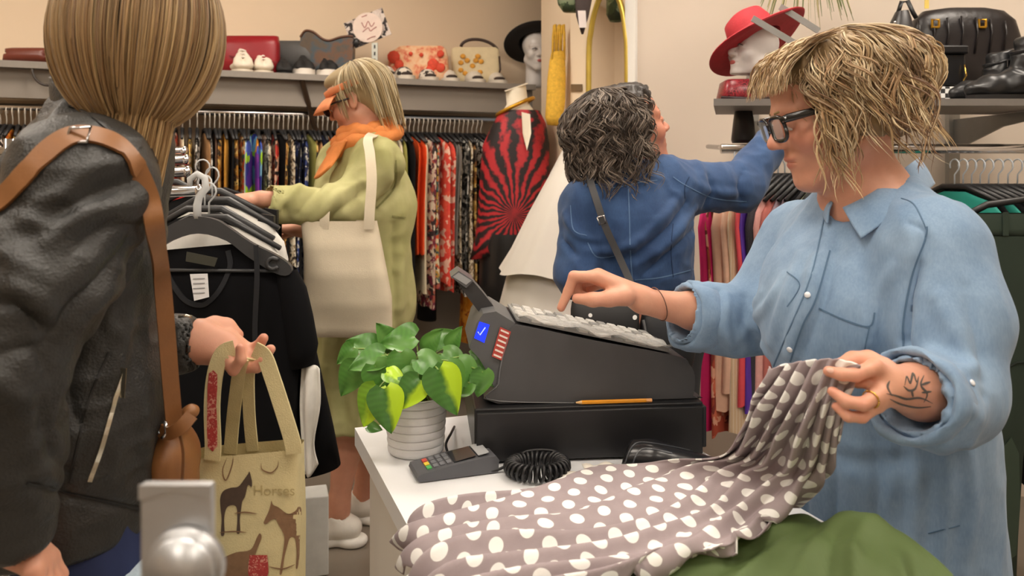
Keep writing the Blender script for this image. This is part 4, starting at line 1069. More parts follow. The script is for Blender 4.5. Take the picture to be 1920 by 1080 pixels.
    pal = [lin(c) for c in ('#c9b48a', '#b79f74', '#d9c8a2', '#9b835c', '#877049', '#e3d5b4')]
    paths, cols, wd = hair_shell(hd, 900, (-0.035, 0, 0.035), (0.116, 0.098, 0.106), R_, lambda az, R: (0.255 if abs(az) > 2.0 else (0.105 if abs(az) > 1.1 else 0.140))+R.uniform(-0.02, 0.015), lambda az: 1.8, (0.0005, 0.004), (10, 20), pal, (0.0016, 0.0042), 0.5, 0.05, (0.12, -0.1), 14, None, 0.95)
    strands('hair_locks', paths, cols, wd, MH, hr, 0.35, 0.45)
    # ---- trainers
    Mw = mat('white_leather_trainer', '#e9e4da', 0.5, var=0.04); Mso = mat('trainer_sole', '#f2efe8', 0.6)
    for an in (an1, an2):
        hx, y = an.x+0.045, an.y; S2 = SDF((hx-0.30, y-0.07, 0.0), (hx+0.06, y+0.07, 0.15), 0.005)
        S2.chain([V(hx-0.005, y, 0.062), V(hx-0.10, y, 0.058), V(hx-0.20, y, 0.042), V(hx-0.235, y, 0.036)], [0.040, 0.041, 0.035, 0.026], 0.02); S2.cone(V(hx-0.035, y, 0.07), V(hx-0.05, y, 0.10), 0.038, 0.040, 0.02)
        S2.cone(V(hx-0.045, y, 0.10), V(hx-0.045, y, 0.16), 0.034, 0.042, 0.006, 'sub'); S2.half((0, 0, 0.026), (0, 0, -1), 0.003); v, q = S2.mesh(1); sho = mesh_part('trainer', v, q, Mw, root)
        S2 = SDF((hx-0.30, y-0.07, -0.01), (hx+0.07, y+0.07, 0.06), 0.005)
        for xx, rr in ((0.0, 0.044), (-0.10, 0.044), (-0.2, 0.040), (-0.235, 0.032)): S2.ell(V(hx+xx, y, 0.018), (rr*1.25, rr, 0.03), None, 0.03)
        S2.half((0, 0, 0.001), (0, 0, -1), 0.002); S2.half((0, 0, 0.034), (0, 0, 1), 0.004); v, q = S2.mesh(1); mesh_part('sole', v, q, Mso, sho)
        mb = MB()
        for k in range(5): x = hx-0.085-0.022*k; z = 0.100-0.0085*k; mb.tube([V(x, y-0.026, z-0.006), V(x-0.004, y, z+0.004), V(x, y+0.026, z-0.006)], 0.0035, 6)
        mb.build('laces', MATS['trainer_sole'], sho, True)
green_woman()

# ================================================================ customer in the dark denim jacket
def denim_woman():
    root = thing('person', 'woman with dark curly hair in a blue denim jacket reaching to the right', 'person', (P(1185, 320, 2.22).x, 2.22, 0))
    M_skin = skin_mat('skin_denim', '#cf9478', 0.35)
    hd = Head(P(1179, 248, 2.22), (0.93, 0.24, 0.26), (-0.26, -0.10, 0.96), 0.98)
    neckb = P(1172, 335, 2.22); shR = P(1250, 350, 2.22); elR = P(1385, 352, 2.32); wrR = P(1462, 248, 2.42); shL = P(1105, 388, 2.18); elL = P(1088, 515, 2.14); wrL = P(1130, 560, 2.36); chest = P(1185, 430, 2.22); pel = P(1200, 620, 2.24)
    B = SDF((0.05, 1.85, 0.75), (0.90, 2.65, 1.62), 0.0045)
    hd.sculpt(B, smile=1.0); B.cone(hd.p(-0.03, 0, -0.04), neckb, 0.05, 0.055, 0.03); B.cone(neckb, chest, 0.06, 0.09, 0.05); B.cone(chest, pel, 0.09, 0.11, 0.05)
    B.cone(neckb, shL, 0.05, 0.045, 0.03); B.cone(neckb, shR, 0.05, 0.045, 0.03); B.chain([shL, elL, wrL], [0.042, 0.036, 0.027], 0.02); B.chain([shR, elR, wrR], [0.042, 0.036, 0.027], 0.02)
    for w, d in ((wrR, (wrR-elR).normalized()), (wrL, (wrL-elL).normalized())):
        sd = d.cross(V(0, -1, 0.2)).normalized(); nn = sd.cross(d).normalized(); ks = []
        for i in range(4): k0 = w+d*0.085+sd*(i-1.5)*0.02; ks.append([k0, k0+d*0.036+nn*0.004, k0+d*0.058+nn*0.016, k0+d*0.068+nn*0.034])
        hand_bones(B, w, None, ks, [w+d*0.03+sd*-0.03, w+d*0.06-sd*0.045+nn*0.01, w+d*0.085-sd*0.045+nn*0.025])
    v, q = B.mesh(1); mesh_part('body', v, q, M_skin, root, hd.colours(v, '#cd9075')); hd.eyes(root); hd.brows(root, '#3a2a20')
    M = cloth_denim('dark_denim', '#213c66', '#395986', 30)
    C = SDF((0.03, 1.85, 0.93), (0.90, 2.62, 1.48), 0.005)
    C.cone(P(1172, 345, 2.22), P(1185, 430, 2.22), 0.09, 0.150, 0.06, flat=((0, 1, 0), 0.85)); C.cone(P(1185, 430, 2.22), P(1200, 560, 2.23), 0.155, 0.150, 0.06, flat=((0, 1, 0), 0.85))
    C.cone(P(1172, 350, 2.20), shL, 0.075, 0.075, 0.05); C.cone(P(1180, 345, 2.22), shR, 0.07, 0.075, 0.05)
    C.chain([shR, elR, P(1456, 258, 2.415)], [0.076, 0.064, 0.047], 0.03); C.chain([shL, elL, P(1124, 556, 2.33)], [0.072, 0.064, 0.050], 0.03)
    C.cone(neckb, hd.p(0, 0, -0.05), 0.06, 0.075, 0.01, 'sub'); C.half(P(1200, 543, 2.2), V(0.10, 0, -1)*1.0, 0.01)
    v, q = C.mesh(2); b0 = bvh_of(v, q); st = []
    for pix, w, a in (([(1100, 470), (1150, 470), (1200, 450)], .012, .008), ([(1190, 480), (1250, 430), (1285, 380)], .010, -.010), ([(1190, 500), (1255, 450), (1300, 390)], .010, .009), ([(1200, 520), (1260, 470), (1300, 430)], .010, -.009), ([(1185, 460), (1240, 410), (1270, 370)], .010, .008), ([(1060, 400), (1085, 440), (1120, 450)], .010, .008), ([(1050, 440), (1080, 480)], .010, -.010), ([(1330, 330), (1335, 360), (1320, 385)], .010, -.009), ([(1395, 320), (1385, 350), (1392, 380)], .010, -.008), ([(1300, 345), (1350, 362), (1400, 360)], .012, .006), ([(1080, 490), (1090, 520), (1100, 545)], .01, .008)):
        pts, nn = cast_line(b0, pix, 4)
        if len(pts) > 1: st.append((pts, w, a))
    st = [(a_, b_, c_*1.5) for a_, b_, c_ in st]; v = fold_strokes(v, q, st); v = add_noise_folds(v, q, [((14, 14, 12), 0.005, 1.2), ((30, 30, 26), 0.0025, 3.0)]); v = lap(v, q, 0.3); mesh_part('denim_jacket', v, q, M, root); b0 = bvh_of(v, q)
    Ms = mat('denim_seam_light', '#5f7ca2', 0.9); Md = mat('denim_seam_dark', '#1d3558', 0.9)
    for pix, mm in (([(1178, 348), (1180, 400), (1182, 470), (1186, 525)], Ms), ([(1110, 345), (1150, 352), (1200, 342), (1232, 338)], Ms), ([(1262, 332), (1290, 350), (1340, 372), (1400, 378)], Ms), ([(1070, 385), (1075, 430), (1100, 442)], Ms), ([(1102, 455), (1120, 482), (1160, 478)], Ms), ([(1190, 525), (1240, 520), (1300, 505)], Ms), ([(1262, 420), (1258, 470), (1262, 520)], Md), ([(1292, 332), (1284, 350), (1284, 372)], Md)):
        pts, nn = cast_line(b0, pix, 6, 0.0008)
        if len(pts) > 2: a, b = ribbon(pts, nn, 0.0026, 0.0006); mk('seam', a, b, mm, root)
    cr = []
    for z_, r_ in ((0.0, 0.098), (0.028, 0.088), (0.046, 0.084), (0.03, 0.080), (0.0, 0.085)): cr.append([neckb+V(0.0, 0, -0.03)+V(r_*math.cos(a_)*1.2, r_*math.sin(a_), z_) for a_ in np.linspace(0, 2*math.pi, 37)])
    G = np.array(cr); mk('collar', G.reshape(-1, 3), grid_faces(*G.shape[:2]), M, root, True)
    simple_legs(root, (P(1200, 320, 2.24).x, 2.24), (0.3, 0.95), mat('charcoal_trousers', '#33353a', 0.85), M_black, 0.86)
    R_ = random.Random(21); H = SDF(hd.O-V(0.22, 0.22, 0.22), hd.O+V(0.2, 0.2, 0.2), 0.006)
    hd.ell(H, (-0.03, 0, 0.048), (0.102, 0.095, 0.088), 0.02); hd.ell(H, (0.028, 0, 0.094), (0.056, 0.066, 0.036), 0.02); hd.ell(H, (-0.09, 0, -0.02), (0.075, 0.105, 0.10), 0.04); v, q = H.mesh(1); v = add_noise_folds(v, q, [((50, 50, 40), 0.008, 1.0)]); MH = hair_mat('hair_dark_grey_brown', 0.45)
    hr = mesh_part('hair', v, q, MH, root, np.tile(np.array(lin('#2e2722')), (len(v), 1)))
    pal = [lin(c) for c in ('#5c4f45', '#706256', '#483c33', '#85776a', '#3c3129', '#9c8f82')]
    paths, cols, wd = hair_shell(hd, 2000, (-0.056, 0, 0.028), (0.130, 0.126, 0.106), R_, lambda az, R: (0.255+R.uniform(-0.06, 0.02) if abs(az) > 1.0 else (0.12 if abs(az) > 0.75 else 0.095)+R.uniform(-0.02, 0.01)), lambda az: 1.9 if abs(az) > 1.2 else 1.5, (0.008, 0.020), (55, 95), pal, (0.0010, 0.0034), 0.6, 0.10, (-0.10, 0.10), 24, None, 0.85, 10, 0.06)
    strands('hair_locks', paths, cols, wd, MH, hr, 0.4, 0.5)
denim_woman()

# ================================================================ things on the counter
from mathutils.geometry import tessellate_polygon
def on_plane(px, py, o, n):
    c = Vector((0, 0, CH)); d = P(px, py, 1.0)-c; t = (Vector(o)-c).dot(n)/d.dot(n); return c+d*t
th_ = math.radians(6); EX = V(math.cos(th_), math.sin(th_), 0); EY = V(-math.sin(th_), math.cos(th_), 0); EM = Matrix((EX, EY, V(0, 0, 1))).transposed().to_4x4()
DO = V(-0.0745, 1.60, CZ); DM = Matrix.Translation(DO) @ EM; DT = 0.11
M_till = mat('till_grey_plastic', '#4b4b4d', 0.45, var=0.04, bump=0.05, bscale=500); M_till2 = mat('till_dark_plastic', '#343436', 0.4, var=0.05)
M_draw = mat('drawer_black_steel', '#1c1c1e', 0.38, var=0.06)
t = thing('cash_box', 'flat black steel cash box under the grey till', 'cash box', DO)
MB().box((0, 0.012, 0.004), (0.475, 0.42, DT), DM, 0.003).build('drawer_case', M_draw, t); MB().box((0.004, 0.0, 0.006), (0.471, 0.0115, DT-0.006), DM, 0.002).build('side_plate', M_draw, t)
MB().box((0.476, 0.02, 0.012), (0.486, 0.41, DT-0.012), DM, 0.003).build('drawer_front', M_till2, t)
for x in (0.03, 0.445):
    for y in (0.04, 0.38): MB().lathe([(0.0, 0), (0.012, 0), (0.012, 0.0045), (0, 0.0045)], DM @ Matrix.Translation(V(x, y, 0)), 12).build('rubber_foot', M_black, t)
# ---- till
NP = -EY; PO = DO+EY*0.034+V(0, 0, DT)
def R(px, py, back=0.0): return on_plane(px, py, PO+EY*back, EY)
zt = DO.z+DT
till = thing('cash_register', 'dark grey electronic till with sloping keyboard and blue display', 'cash register', R(1110, 760))
side = [(934, 757), (932, 720), (938, 680), (950, 632), (962, 612), (985, 612), (1120, 640), (1270, 668), (1292, 682), (1303, 705), (1300, 742), (1288, 757)]
sp = [R(*p) for p in catmull([(x, y, 0) for x, y in side], 3, True) for p in [(p[0], p[1])]]
zmin = min(p.z for p in sp); sp = [p+V(0, 0, max(0, zt+0.0015-p.z)) for p in sp]
o = MB().prism(sp, EY*0.006).build('side_cover', M_till, till); auto(o, 0.5)
inner = [p+EY*0.0062+(p-R(1115, 690)).normalized()*-0.0015 for p in sp]
o = MB().prism(inner, EY*0.21).build('till_body', M_till2, till); auto(o, 0.5)
o = MB().prism([p+EY*0.2165 for p in sp], EY*0.006).build('side_cover', M_till, till); auto(o, 0.5)
# light lip round the cover
rim = [R(p[0], p[1])-EY*0.001 for p in catmull([(952, 632, 0), (940, 680, 0), (935, 720, 0), (936, 752, 0), (1286, 754, 0)], 5)]
MB().tube(rim, 0.0012, 6).build('cover_lip', mat('till_lip', '#77787a', 0.4), till, True)
# customer end housing with display
hs = [(880, 652), (893, 607), (906, 588), (930, 584), (966, 606), (948, 640), (936, 690), (932, 740), (915, 700), (898, 672)]
o = MB().prism([R(x, y, 0.004) for x, y in hs], EY*0.20).build('display_housing', mat('till_mid_plastic', '#57585a', 0.45), till); auto(o, 0.5)
scr = MB().prism([R(889, 634, 0.0025), (R(899, 603, 0.0025)), R(918, 609, 0.0025), R(908, 643, 0.0025)], EY*0.0012).build('display_screen', mat('lcd_blue', '#1a35ff', 0.2, var=0, emit=0.9), till)
MB().tube([R(896, 622, 0.0018), R(900, 628, 0.0018), R(910, 614, 0.0018)], 0.0011, 6).build('display_digits', mat('lcd_mark', '#b9c6ff', 0.3, emit=0.8), scr)
st = MB().prism([R(922, 668, -0.0012), R(938, 613, -0.0012), R(958, 622, -0.0012), R(941, 676, -0.0012)], -EY*0.0006).build('sticker', mat('sticker_red', '#b5433a', 0.5), till)
for k in range(6):
    f0, f1 = k/6+0.05, k/6+0.11; a_, b_ = V(922, 668, 0).lerp(V(938, 613, 0), f0), V(941, 676, 0).lerp(V(958, 622, 0), f0); c_, d_ = V(941, 676, 0).lerp(V(958, 622, 0), f1), V(922, 668, 0).lerp(V(938, 613, 0), f1)
    MB().prism([R(q.x, q.y, -0.0020) for q in (a_.lerp(b_, 0.12), b_.lerp(a_, 0.12), c_.lerp(d_, 0.12), d_.lerp(c_, 0.12))], -EY*0.0004).build('sticker_print', mat('sticker_white', '#e9dcd4', 0.5), st)
# swivelling customer display on its arm
arm = [(930, 606), (905, 580), (880, 548), (866, 530)]
mb = MB(); mb.prism([R(x, y, 0.07) for x, y in ((852, 522), (884, 524), (905, 548), (935, 586), (948, 604), (922, 612), (900, 588), (876, 556))], EY*0.075)
o = mb.build('pole_display_arm', M_till2, till); auto(o, 0.4)
o = MB().prism([R(845, 519, 0.062), R(860, 508, 0.062), R(888, 526, 0.062), R(874, 540, 0.062)], EY*0.09).build('pole_display', mat('display_back', '#5e5f62', 0.3), till); auto(o, 0.4)
MB().prism([R(849, 519, 0.061), R(860, 511, 0.061), R(884, 526, 0.061), R(874, 534, 0.061)], -EY*0.0006).build('pole_display_window', mat('grey_window', '#9a9c9e', 0.2), till)
MB().tube([R(925, 600, 0.10), R(945, 592, 0.10), R(962, 602, 0.10)], 0.006, 8).build('arm_hinge', M_till2, till, True)
# keyboard: pale cover sheet and keys on the slope
ka, kb = R(970, 604, 0), R(1262, 664, 0); kd = (kb-ka); kn = kd.cross(EY).normalized(); kn = kn if kn.z > 0 else -kn
MB().prism([ka+EY*0.012, kb+EY*0.012, kb+EY*0.205, ka+EY*0.205], kn*0.004).build('key_panel', mat('key_panel_grey', '#8d8d8c', 0.5), till)
Mk1 = mat('key_pale', '#c3c1bc', 0.4, var=0.05); Mk2 = mat('key_grey', '#8c8b88', 0.45, var=0.05); kmesh = {}
for i in range(13):
    for j in range(5):
        if (i, j) in ((11, 1), (12, 1), (4, 6)): continue
        c = ka+kd*((i+0.6)/13.2)+EY*(0.030+j*0.038); a_, b_ = kd.normalized()*0.0085, EY*0.0155; mm = Mk1 if (i+j*3) % 4 else Mk2
        key = mm.name
        if key not in kmesh:
            mb = MB(); x_, y_ = kd.normalized(), EY
            mb.add([x_*sx*r_+y_*sy*r2+kn*h_ for h_, r_, r2 in ((0, 0.0098, 0.017), (0.0045, 0.0086, 0.0155)) for sx, sy in ((-1, -1), (1, -1), (1, 1), (-1, 1))], [(3, 2, 1, 0), (4, 5, 6, 7), (0, 1, 5, 4), (1, 2, 6, 5), (2, 3, 7, 6), (3, 0, 4, 7)])
            tmp = mb.build('key', mm, None); kmesh[key] = tmp.data; bpy.data.objects.remove(tmp)
        ko = bpy.data.objects.new('key', kmesh[key]); ko.location = c+kn*0.004; COL.objects.link(ko); mw = ko.location.copy(); ko.parent = till; ko.location = mw-till.location
# clear keyboard cover curling up at the near edge
G = np.array([[ka+kd*(i/30)+EY*(0.004+0.012*j)+kn*(0.0105+0.0025*math.sin(i*1.1+j)+0.005*(j == 0)*math.sin(i*0.7)) for j in range(8)] for i in range(31)], float)
sheet('key_cover', G, mat('clear_key_cover', '#d5d4cf', 0.25, var=0.05, alpha=0.45), till, 0.001)
# ---- pencil lying on the drawer
def drawer_top(px): return on_plane(px, 759, DO+EY*0.017, EY)
a_, b_ = drawer_top(1076), drawer_top(1222); a_.z = b_.z = DO.z+DT+0.0048; dd = (b_-a_).normalized()
pc = thing('pencil', 'yellow orange pencil lying on the black cash drawer', 'pencil', (a_+b_)/2)
MB().tube([a_+dd*0.016, b_-dd*0.012], 0.0042, 6).build('pencil_barrel', mat('pencil_paint', '#e59a22', 0.35), pc); MB().tube([a_+dd*0.004, a_+dd*0.0162], [0.0014, 0.0042], 8).build('sharpened_wood', mat('pencil_wood', '#d9b27c', 0.7), pc)
MB().tube([a_, a_+dd*0.0041], [0.0003, 0.0014], 8).build('lead', M_black, pc); MB().tube([b_-dd*0.0118, b_], 0.0041, 8).build('pencil_end', mat('pencil_end', '#e3a56a', 0.5), pc)
# ---- card terminal
c = Pz(852, 884, CZ); TX = V(math.cos(0.34), math.sin(0.34), 0); TM = Matrix.Translation(c) @ Matrix((TX, V(-TX.y, TX.x, 0), V(0, 0, 1))).transposed().to_4x4()
ct = thing('card_terminal', 'grey card payment terminal with coloured keys beside the plant pot', 'card terminal', c); M_term = mat('terminal_grey', '#55565a', 0.45, var=0.05)
prof = [(-0.078, 0.002), (-0.083, 0.008), (-0.080, 0.016), (-0.02, 0.026), (0.05, 0.034), (0.074, 0.034), (0.080, 0.026), (0.078, 0.002)]
o = MB().prism([TM @ V(x, -0.038, z) for x, z in prof], TM.to_3x3() @ V(0, 0.076, 0)).build('terminal_body', M_term, ct); auto(o, 0.5)
tn = (TM.to_3x3() @ V(-0.14, 0, 1)).normalized(); FX = TM.to_3x3() @ V(1, 0, 0.14)
def tface(x, y): z = 0.016+(x+0.080)*0.165; return TM @ V(x, y, z+0.0004)
def tq(name, x0, x1, y0, y1, m, h=0.0012): return MB().prism([tface(x0, y0), tface(x1, y0), tface(x1, y1), tface(x0, y1)], tn*h).build(name, m, ct)
tq('terminal_screen', -0.008, 0.036, -0.028, 0.028, mat('dark_screen', '#2a2d30', 0.12)); tq('screen_frame', 0.040, 0.062, -0.030, 0.030, mat('terminal_light', '#a9abad', 0.35))
Mkk = mat('terminal_key', '#73757a', 0.5)
for i in range(4):
    for j in range(3):
        tq('key', -0.060+i*0.013, -0.051+i*0.013, -0.026+j*0.019, -0.011+j*0.019, [Mkk, Mkk, Mkk][j] if i else [mat('key_green', '#4fae5c', 0.5), mat('key_yellow', '#e2c63a', 0.5), mat('key_red', '#c9503f', 0.5)][j], 0.0022)
# ---- coiled cable
c = Pz(1007, 893, CZ)+V(0, 0, 0.016); pts = []
for i in range(421): a_ = i/420*2*math.pi*1.15; b_ = i/420*2*math.pi*34; rr = 0.044+0.012*math.cos(b_); pts.append(c+V(rr*math.cos(a_)*1.12, rr*math.sin(a_)*0.95, 0.014*math.sin(b_)+0.006*(i/420)))
cc = thing('coiled_cable', 'black coiled cable lying between the terminal and the phone', 'cable', c); MB().tube(pts, 0.0034, 6).build('coil', M_black, cc, True)
MB().tube([Vector(p) for p in catmull([c+V(0.05, 0.0, 0.008), c+V(0.04, 0.05, 0.014), c+V(-0.02, 0.045, 0.016), c+V(-0.065, 0.02, -0.006), c+V(-0.092, 0.012, -0.011)], 6)], 0.003, 6).build('lead', M_black, cc, True)
o = MB().tube([Vector(p) for p in catmull([Pz(846, 862, CZ+0.004), Pz(836, 835, CZ+0.02), Pz(846, 812, CZ+0.03), Pz(852, 800, CZ+0.004)], 8)], 0.0028, 6).build('power_lead', M_black, None, True); tag(o, 'thin black lead looping behind the plant pot', 'cable')
# ---- handset lying in front of the drawer
c = Pz(1245, 892, CZ); ph = thing('phone_handset', 'black cordless handset lying in front of the cash drawer', 'phone', c)
HX = V(0.97, -0.22, 0); s_ = SDF(c+V(-0.14, -0.09, -0.02), c+V(0.16, 0.09, 0.11), 0.004)
s_.chain([c-HX*0.072+V(0, 0, 0.034), c-HX*0.02+V(0, 0, 0.036), c+HX*0.10+V(0, 0, 0.022)], [0.036, 0.034, 0.022], 0.015, flat=((0, 0, 1), 0.85)); s_.half(c+V(0, 0, 0.001), (0, 0, -1), 0.004); s_.half(c-HX*0.088, -HX+V(0, 0, 0.35), 0.008); s_.half(c+V(0, 0, 0.062), V(0.18, 0, 1), 0.006)
v, q = s_.mesh(1); mesh_part('handset_body', v, q, mat('gloss_black', '#1d1e21', 0.28), ph); bv = bvh_of(v, q)
for ln in ([(1172, 868), (1192, 832), (1240, 834), (1300, 846)], [(1184, 876), (1204, 842), (1260, 850)]):
    pp, nn = cast_line(bv, ln, 6, 0.0006)
    if len(pp) > 2: a_, b_ = ribbon(pp, nn, 0.0028, 0.0008); mk('edge_trim', a_, b_, mat('handset_grey', '#4f5257', 0.3), ph)
# ---- crumpled slips of paper
for i, (px, py, w, ang) in enumerate(((1092, 903, 0.085, 0.5), (1128, 893, 0.065, 0.2))):
    c = Pz(px, py, CZ+0.003); G = np.array([[c+V(math.cos(ang), math.sin(ang), 0)*(a_-0.5)*w+V(-math.sin(ang), math.cos(ang), 0)*(b_-0.5)*0.05+V(0, 0, 0.006+0.008*abs(math.sin(a_*5+i))*b_+i*0.004) for b_ in np.linspace(0, 1, 6)] for a_ in np.linspace(0, 1, 9)], float)
    o = sheet('paper_slip', G, mat('cream_paper', '#efe9dc', 0.8), None, 0.0008); tag(o, ['larger crumpled cream paper slip sticking out beside the spotted dress', 'smaller white paper slip just in front of the drawer'][i], 'paper', 'paper slips on the counter')

# ================================================================ potted plant
pc0 = Pz(780, 846, CZ); PH, PR = 0.122, 0.066
pl = thing('potted_plant', 'trailing green plant with lime variegated leaves in a white ribbed pot', 'plant', pc0)
prof = [(0.0, 0.001), (0.053, 0.001), (0.056, 0.004)]
for i in range(7): z0 = 0.006+i*0.0165; r = 0.057+0.0011*i; prof += [(r+0.0012, z0), (r+0.0026, z0+0.007), (r+0.0016, z0+0.0135), (r-0.0004, z0+0.0150)]
prof += [(0.0655, PH-0.002), (0.0660, PH), (0.0630, PH), (0.0620, PH-0.016)]
auto(MB().lathe(prof, Matrix.Translation(pc0), 40).build('pot', mat('white_ceramic', '#dcdbdc', 0.45, var=0.05, vscale=60, stretch=(1, 1, 3)), pl), 0.7)
MB().lathe([(0, PH-0.012), (0.0625, PH-0.014)], Matrix.Translation(pc0), 24).build('soil', mat('soil_brown', '#5a3a28', 0.95, var=0.2, vscale=90), pl)
def leaf_mesh(name, m, fold=0.18):
    vs = []; n, w = 12, 6; fs = []
    for i in range(n+1):
        t_ = i/n; x = -0.12+1.12*t_; wid = 0.50*(math.sin(math.pi*min(1, (t_*0.98+0.02))**0.62))**0.8*(1-0.12*t_)
        for j in range(-w, w+1):
            u = j/w; xx = x-0.10*abs(u)**1.5*(1-t_)*1.4; vs.append((xx, u*wid, fold*abs(u)*wid-0.22*t_*t_+0.03*math.sin(u*4+t_*5)))
    C_ = 2*w+1; fs = grid_faces(n+1, C_); me = bpy.data.meshes.new(name); me.from_pydata(vs, [], fs); me.polygons.foreach_set('use_smooth', [True]*len(me.polygons)); me.materials.append(m); me.update(); return me
def leaf_mat(name, c1, c2, half):
    m = bpy.data.materials.new(name); m.use_nodes = True; t = NT(m); co = t.coord('Object'); sx = t.n('ShaderNodeSeparateXYZ'); t.l(co, sx.inputs[0])
    nz = t.noise(co, 3.5, 2); f = t.math('ADD', t.math('MULTIPLY', sx.outputs[1], 7.0), t.math('MULTIPLY_ADD', nz, 1.6, half)); f.node.use_clamp = True
    ve = t.n('ShaderNodeTexWave'); ve.inputs['Scale'].default_value = 2.2; ve.inputs['Distortion'].default_value = 3; t.l(co, ve.inputs['Vector'])
    g = t.mix(t.math('MULTIPLY', ve.outputs['Fac'], 0.35), lin(c1), tuple(min(1, x*1.5) for x in lin(c1))); t.l(t.mix(f, g, lin(c2)), t.b.inputs['Base Color'])
    t.b.inputs['Roughness'].default_value = 0.33; t.b.inputs['Subsurface Weight'].default_value = 0.0; return m
LG = leaf_mesh('leaf', leaf_mat('leaf_green', '#4b7c33', '#5b8c3e', -0.4)); LV = leaf_mesh('leaf', leaf_mat('leaf_variegated', '#42702f', '#b4d92c', -0.75)); LW = leaf_mesh('leaf', leaf_mat('leaf_lime', '#6e9a2a', '#b4d92e', 0.2))
leaves = [(712, 668, 62, 165, LG, 1.66), (668, 690, 60, 120, LG, 1.68), (705, 690, 66, 60, LG, 1.64), (770, 632, 66, 172, LG, 1.70), (752, 668, 58, 80, LG, 1.62), (742, 700, 50, 100, LG, 1.63), (790, 676, 56, 20, LG, 1.60), (835, 668, 64, 40, LG, 1.66), (838, 690, 66, 70, LG, 1.60),
          (862, 684, 60, 50, LG, 1.63), (705, 735, 68, 112, LW, 1.585), (722, 738, 74, 80, LV, 1.575), (782, 718, 62, 128, LV, 1.575), (826, 702, 80, 68, LV, 1.56), (888, 672, 52, 15, LG, 1.66), (905, 700, 48, 100, LG, 1.62), (915, 690, 44, 60, LG, 1.655), (880, 720, 46, 150, LG, 1.62),
          (760, 705, 46, 20, LG, 1.60), (800, 655, 50, 300, LG, 1.70), (845, 652, 46, 290, LG, 1.72), (700, 650, 52, 200, LG, 1.72), (735, 645, 50, 240, LG, 1.73), (660, 655, 40, 140, LG, 1.70), (725, 682, 50, 140, LG, 1.66), (815, 640, 44, 330, LG, 1.74), (770, 690, 50, 60, LG, 1.615), (728, 700, 40, 20, LW, 1.60), (692, 800, 26, 10, LG, 1.72)]
rl = random.Random(4); mbst = MB()
for k, (px, py, L, ang, me, d) in enumerate(leaves):
    base = P(px, py, d); a_ = math.radians(ang); x = V(math.cos(a_), rl.uniform(-0.35, 0.1), -math.sin(a_)).normalized(); nr = V(rl.uniform(-0.35, 0.35), -0.75, 0.62+rl.uniform(-0.15, 0.2)); fr = frame(x, nr)
    s = L*d/FPX; o = bpy.data.objects.new('leaf', me); COL.objects.link(o); mw = Matrix.Translation(base) @ fr.to_4x4() @ Matrix.Diagonal((s, s, s, 1)); o.parent = pl; o.matrix_parent_inverse = pl.matrix_world.inverted(); o.matrix_basis = mw
    if me is LW: o['label'] = 'bright lime leaf'
    if k < 28:
        root_ = pc0+V(rl.uniform(-0.03, 0.03), rl.uniform(-0.03, 0.03), PH-0.013); b2 = base-x*s*0.05; mid = root_.lerp(b2, 0.55)+V(0, 0, 0.035)
        MB().tube([Vector(p) for p in catmull([root_, mid, b2], 5)], 0.0018, 5).build('stem', mat('stem_green', '#7f9a4a', 0.5), pl, True)

# ================================================================ spotted dress and green garment
def dots_mat():
    m = bpy.data.materials.new('mauve_spotted_crepe'); m.use_nodes = True; t = NT(m); uv = t.n('ShaderNodeTexCoord').outputs['UV']; sp_ = t.n('ShaderNodeSeparateXYZ'); t.l(uv, sp_.inputs[0])
    sx, sy, r = 0.060, 0.052, 0.0116
    def lattice(ox, oy):
        fx = t.math('SUBTRACT', t.math('FRACT', t.math('ADD', t.math('DIVIDE', sp_.outputs[0], sx), ox)), 0.5); fy = t.math('SUBTRACT', t.math('FRACT', t.math('ADD', t.math('DIVIDE', sp_.outputs[1], sy), oy)), 0.5)
        a_ = t.math('MULTIPLY', fx, sx); b_ = t.math('MULTIPLY', fy, sy); return t.math('SQRT', t.math('ADD', t.math('MULTIPLY', a_, a_), t.math('MULTIPLY', b_, b_)))
    d = t.math('MINIMUM', lattice(10.0, 10.0), lattice(10.5, 10.5)); f = t.math('LESS_THAN', d, r); nz = t.noise(t.coord('Object'), 40, 3)
    base = t.mix(nz, lin('#948689'), lin('#a6999b')); t.l(t.mix(f, base, lin('#efeeea')), t.b.inputs['Base Color']); t.b.inputs['Roughness'].default_value = 0.8; t.bump(t.noise(t.coord('Object'), 500, 2), 0.15, 0.0006); return m
rows = [[(1440, 690, 1.20), (1490, 679, 1.17), (1530, 674, 1.14), (1572, 673, 1.115), (1614, 684, 1.10)], [(1428, 735, 1.22), (1478, 740, 1.18), (1522, 745, 1.15), (1560, 742, 1.13), (1596, 738, 1.118)], [(1400, 795, 1.26), (1455, 800, 1.22), (1505, 808, 1.18), (1548, 815, 1.16), (1580, 800, 1.14)], [(1352, 850, 1.33), (1410, 865, 1.28), (1470, 880, 1.24), (1522, 886, 1.21), (1556, 862, 1.19)]]
ctrl = [[P(*p) for p in r] for r in rows]
for r, z in (([(1235, 872), (1310, 912), (1380, 942), (1440, 965), (1492, 935)], (.775, .785, .79, .785, .775)), ([(1120, 890), (1200, 942), (1280, 985), (1350, 1012), (1408, 1010)], (.740, .755, .765, .775, .785)), ([(1000, 917), (1070, 972), (1140, 1022), (1215, 1060), (1300, 1025)], (.738, .75, .755, .76, .765)), ([(880, 952), (930, 1002), (990, 1052), (1060, 1092), (1190, 1082)], (.736, .745, .75, .755, .755)), ([(778, 986), (806, 1042), (850, 1092), (910, 1140), (1060, 1140)], (.732, .738, .745, .745, .745)), ([(752, 1015), (775, 1085), (810, 1150), (870, 1200), (1000, 1200)], (.69, .70, .70, .735, .74))):
    ctrl.append([Pz(x, y, zz) for (x, y), zz in zip(r, z)])
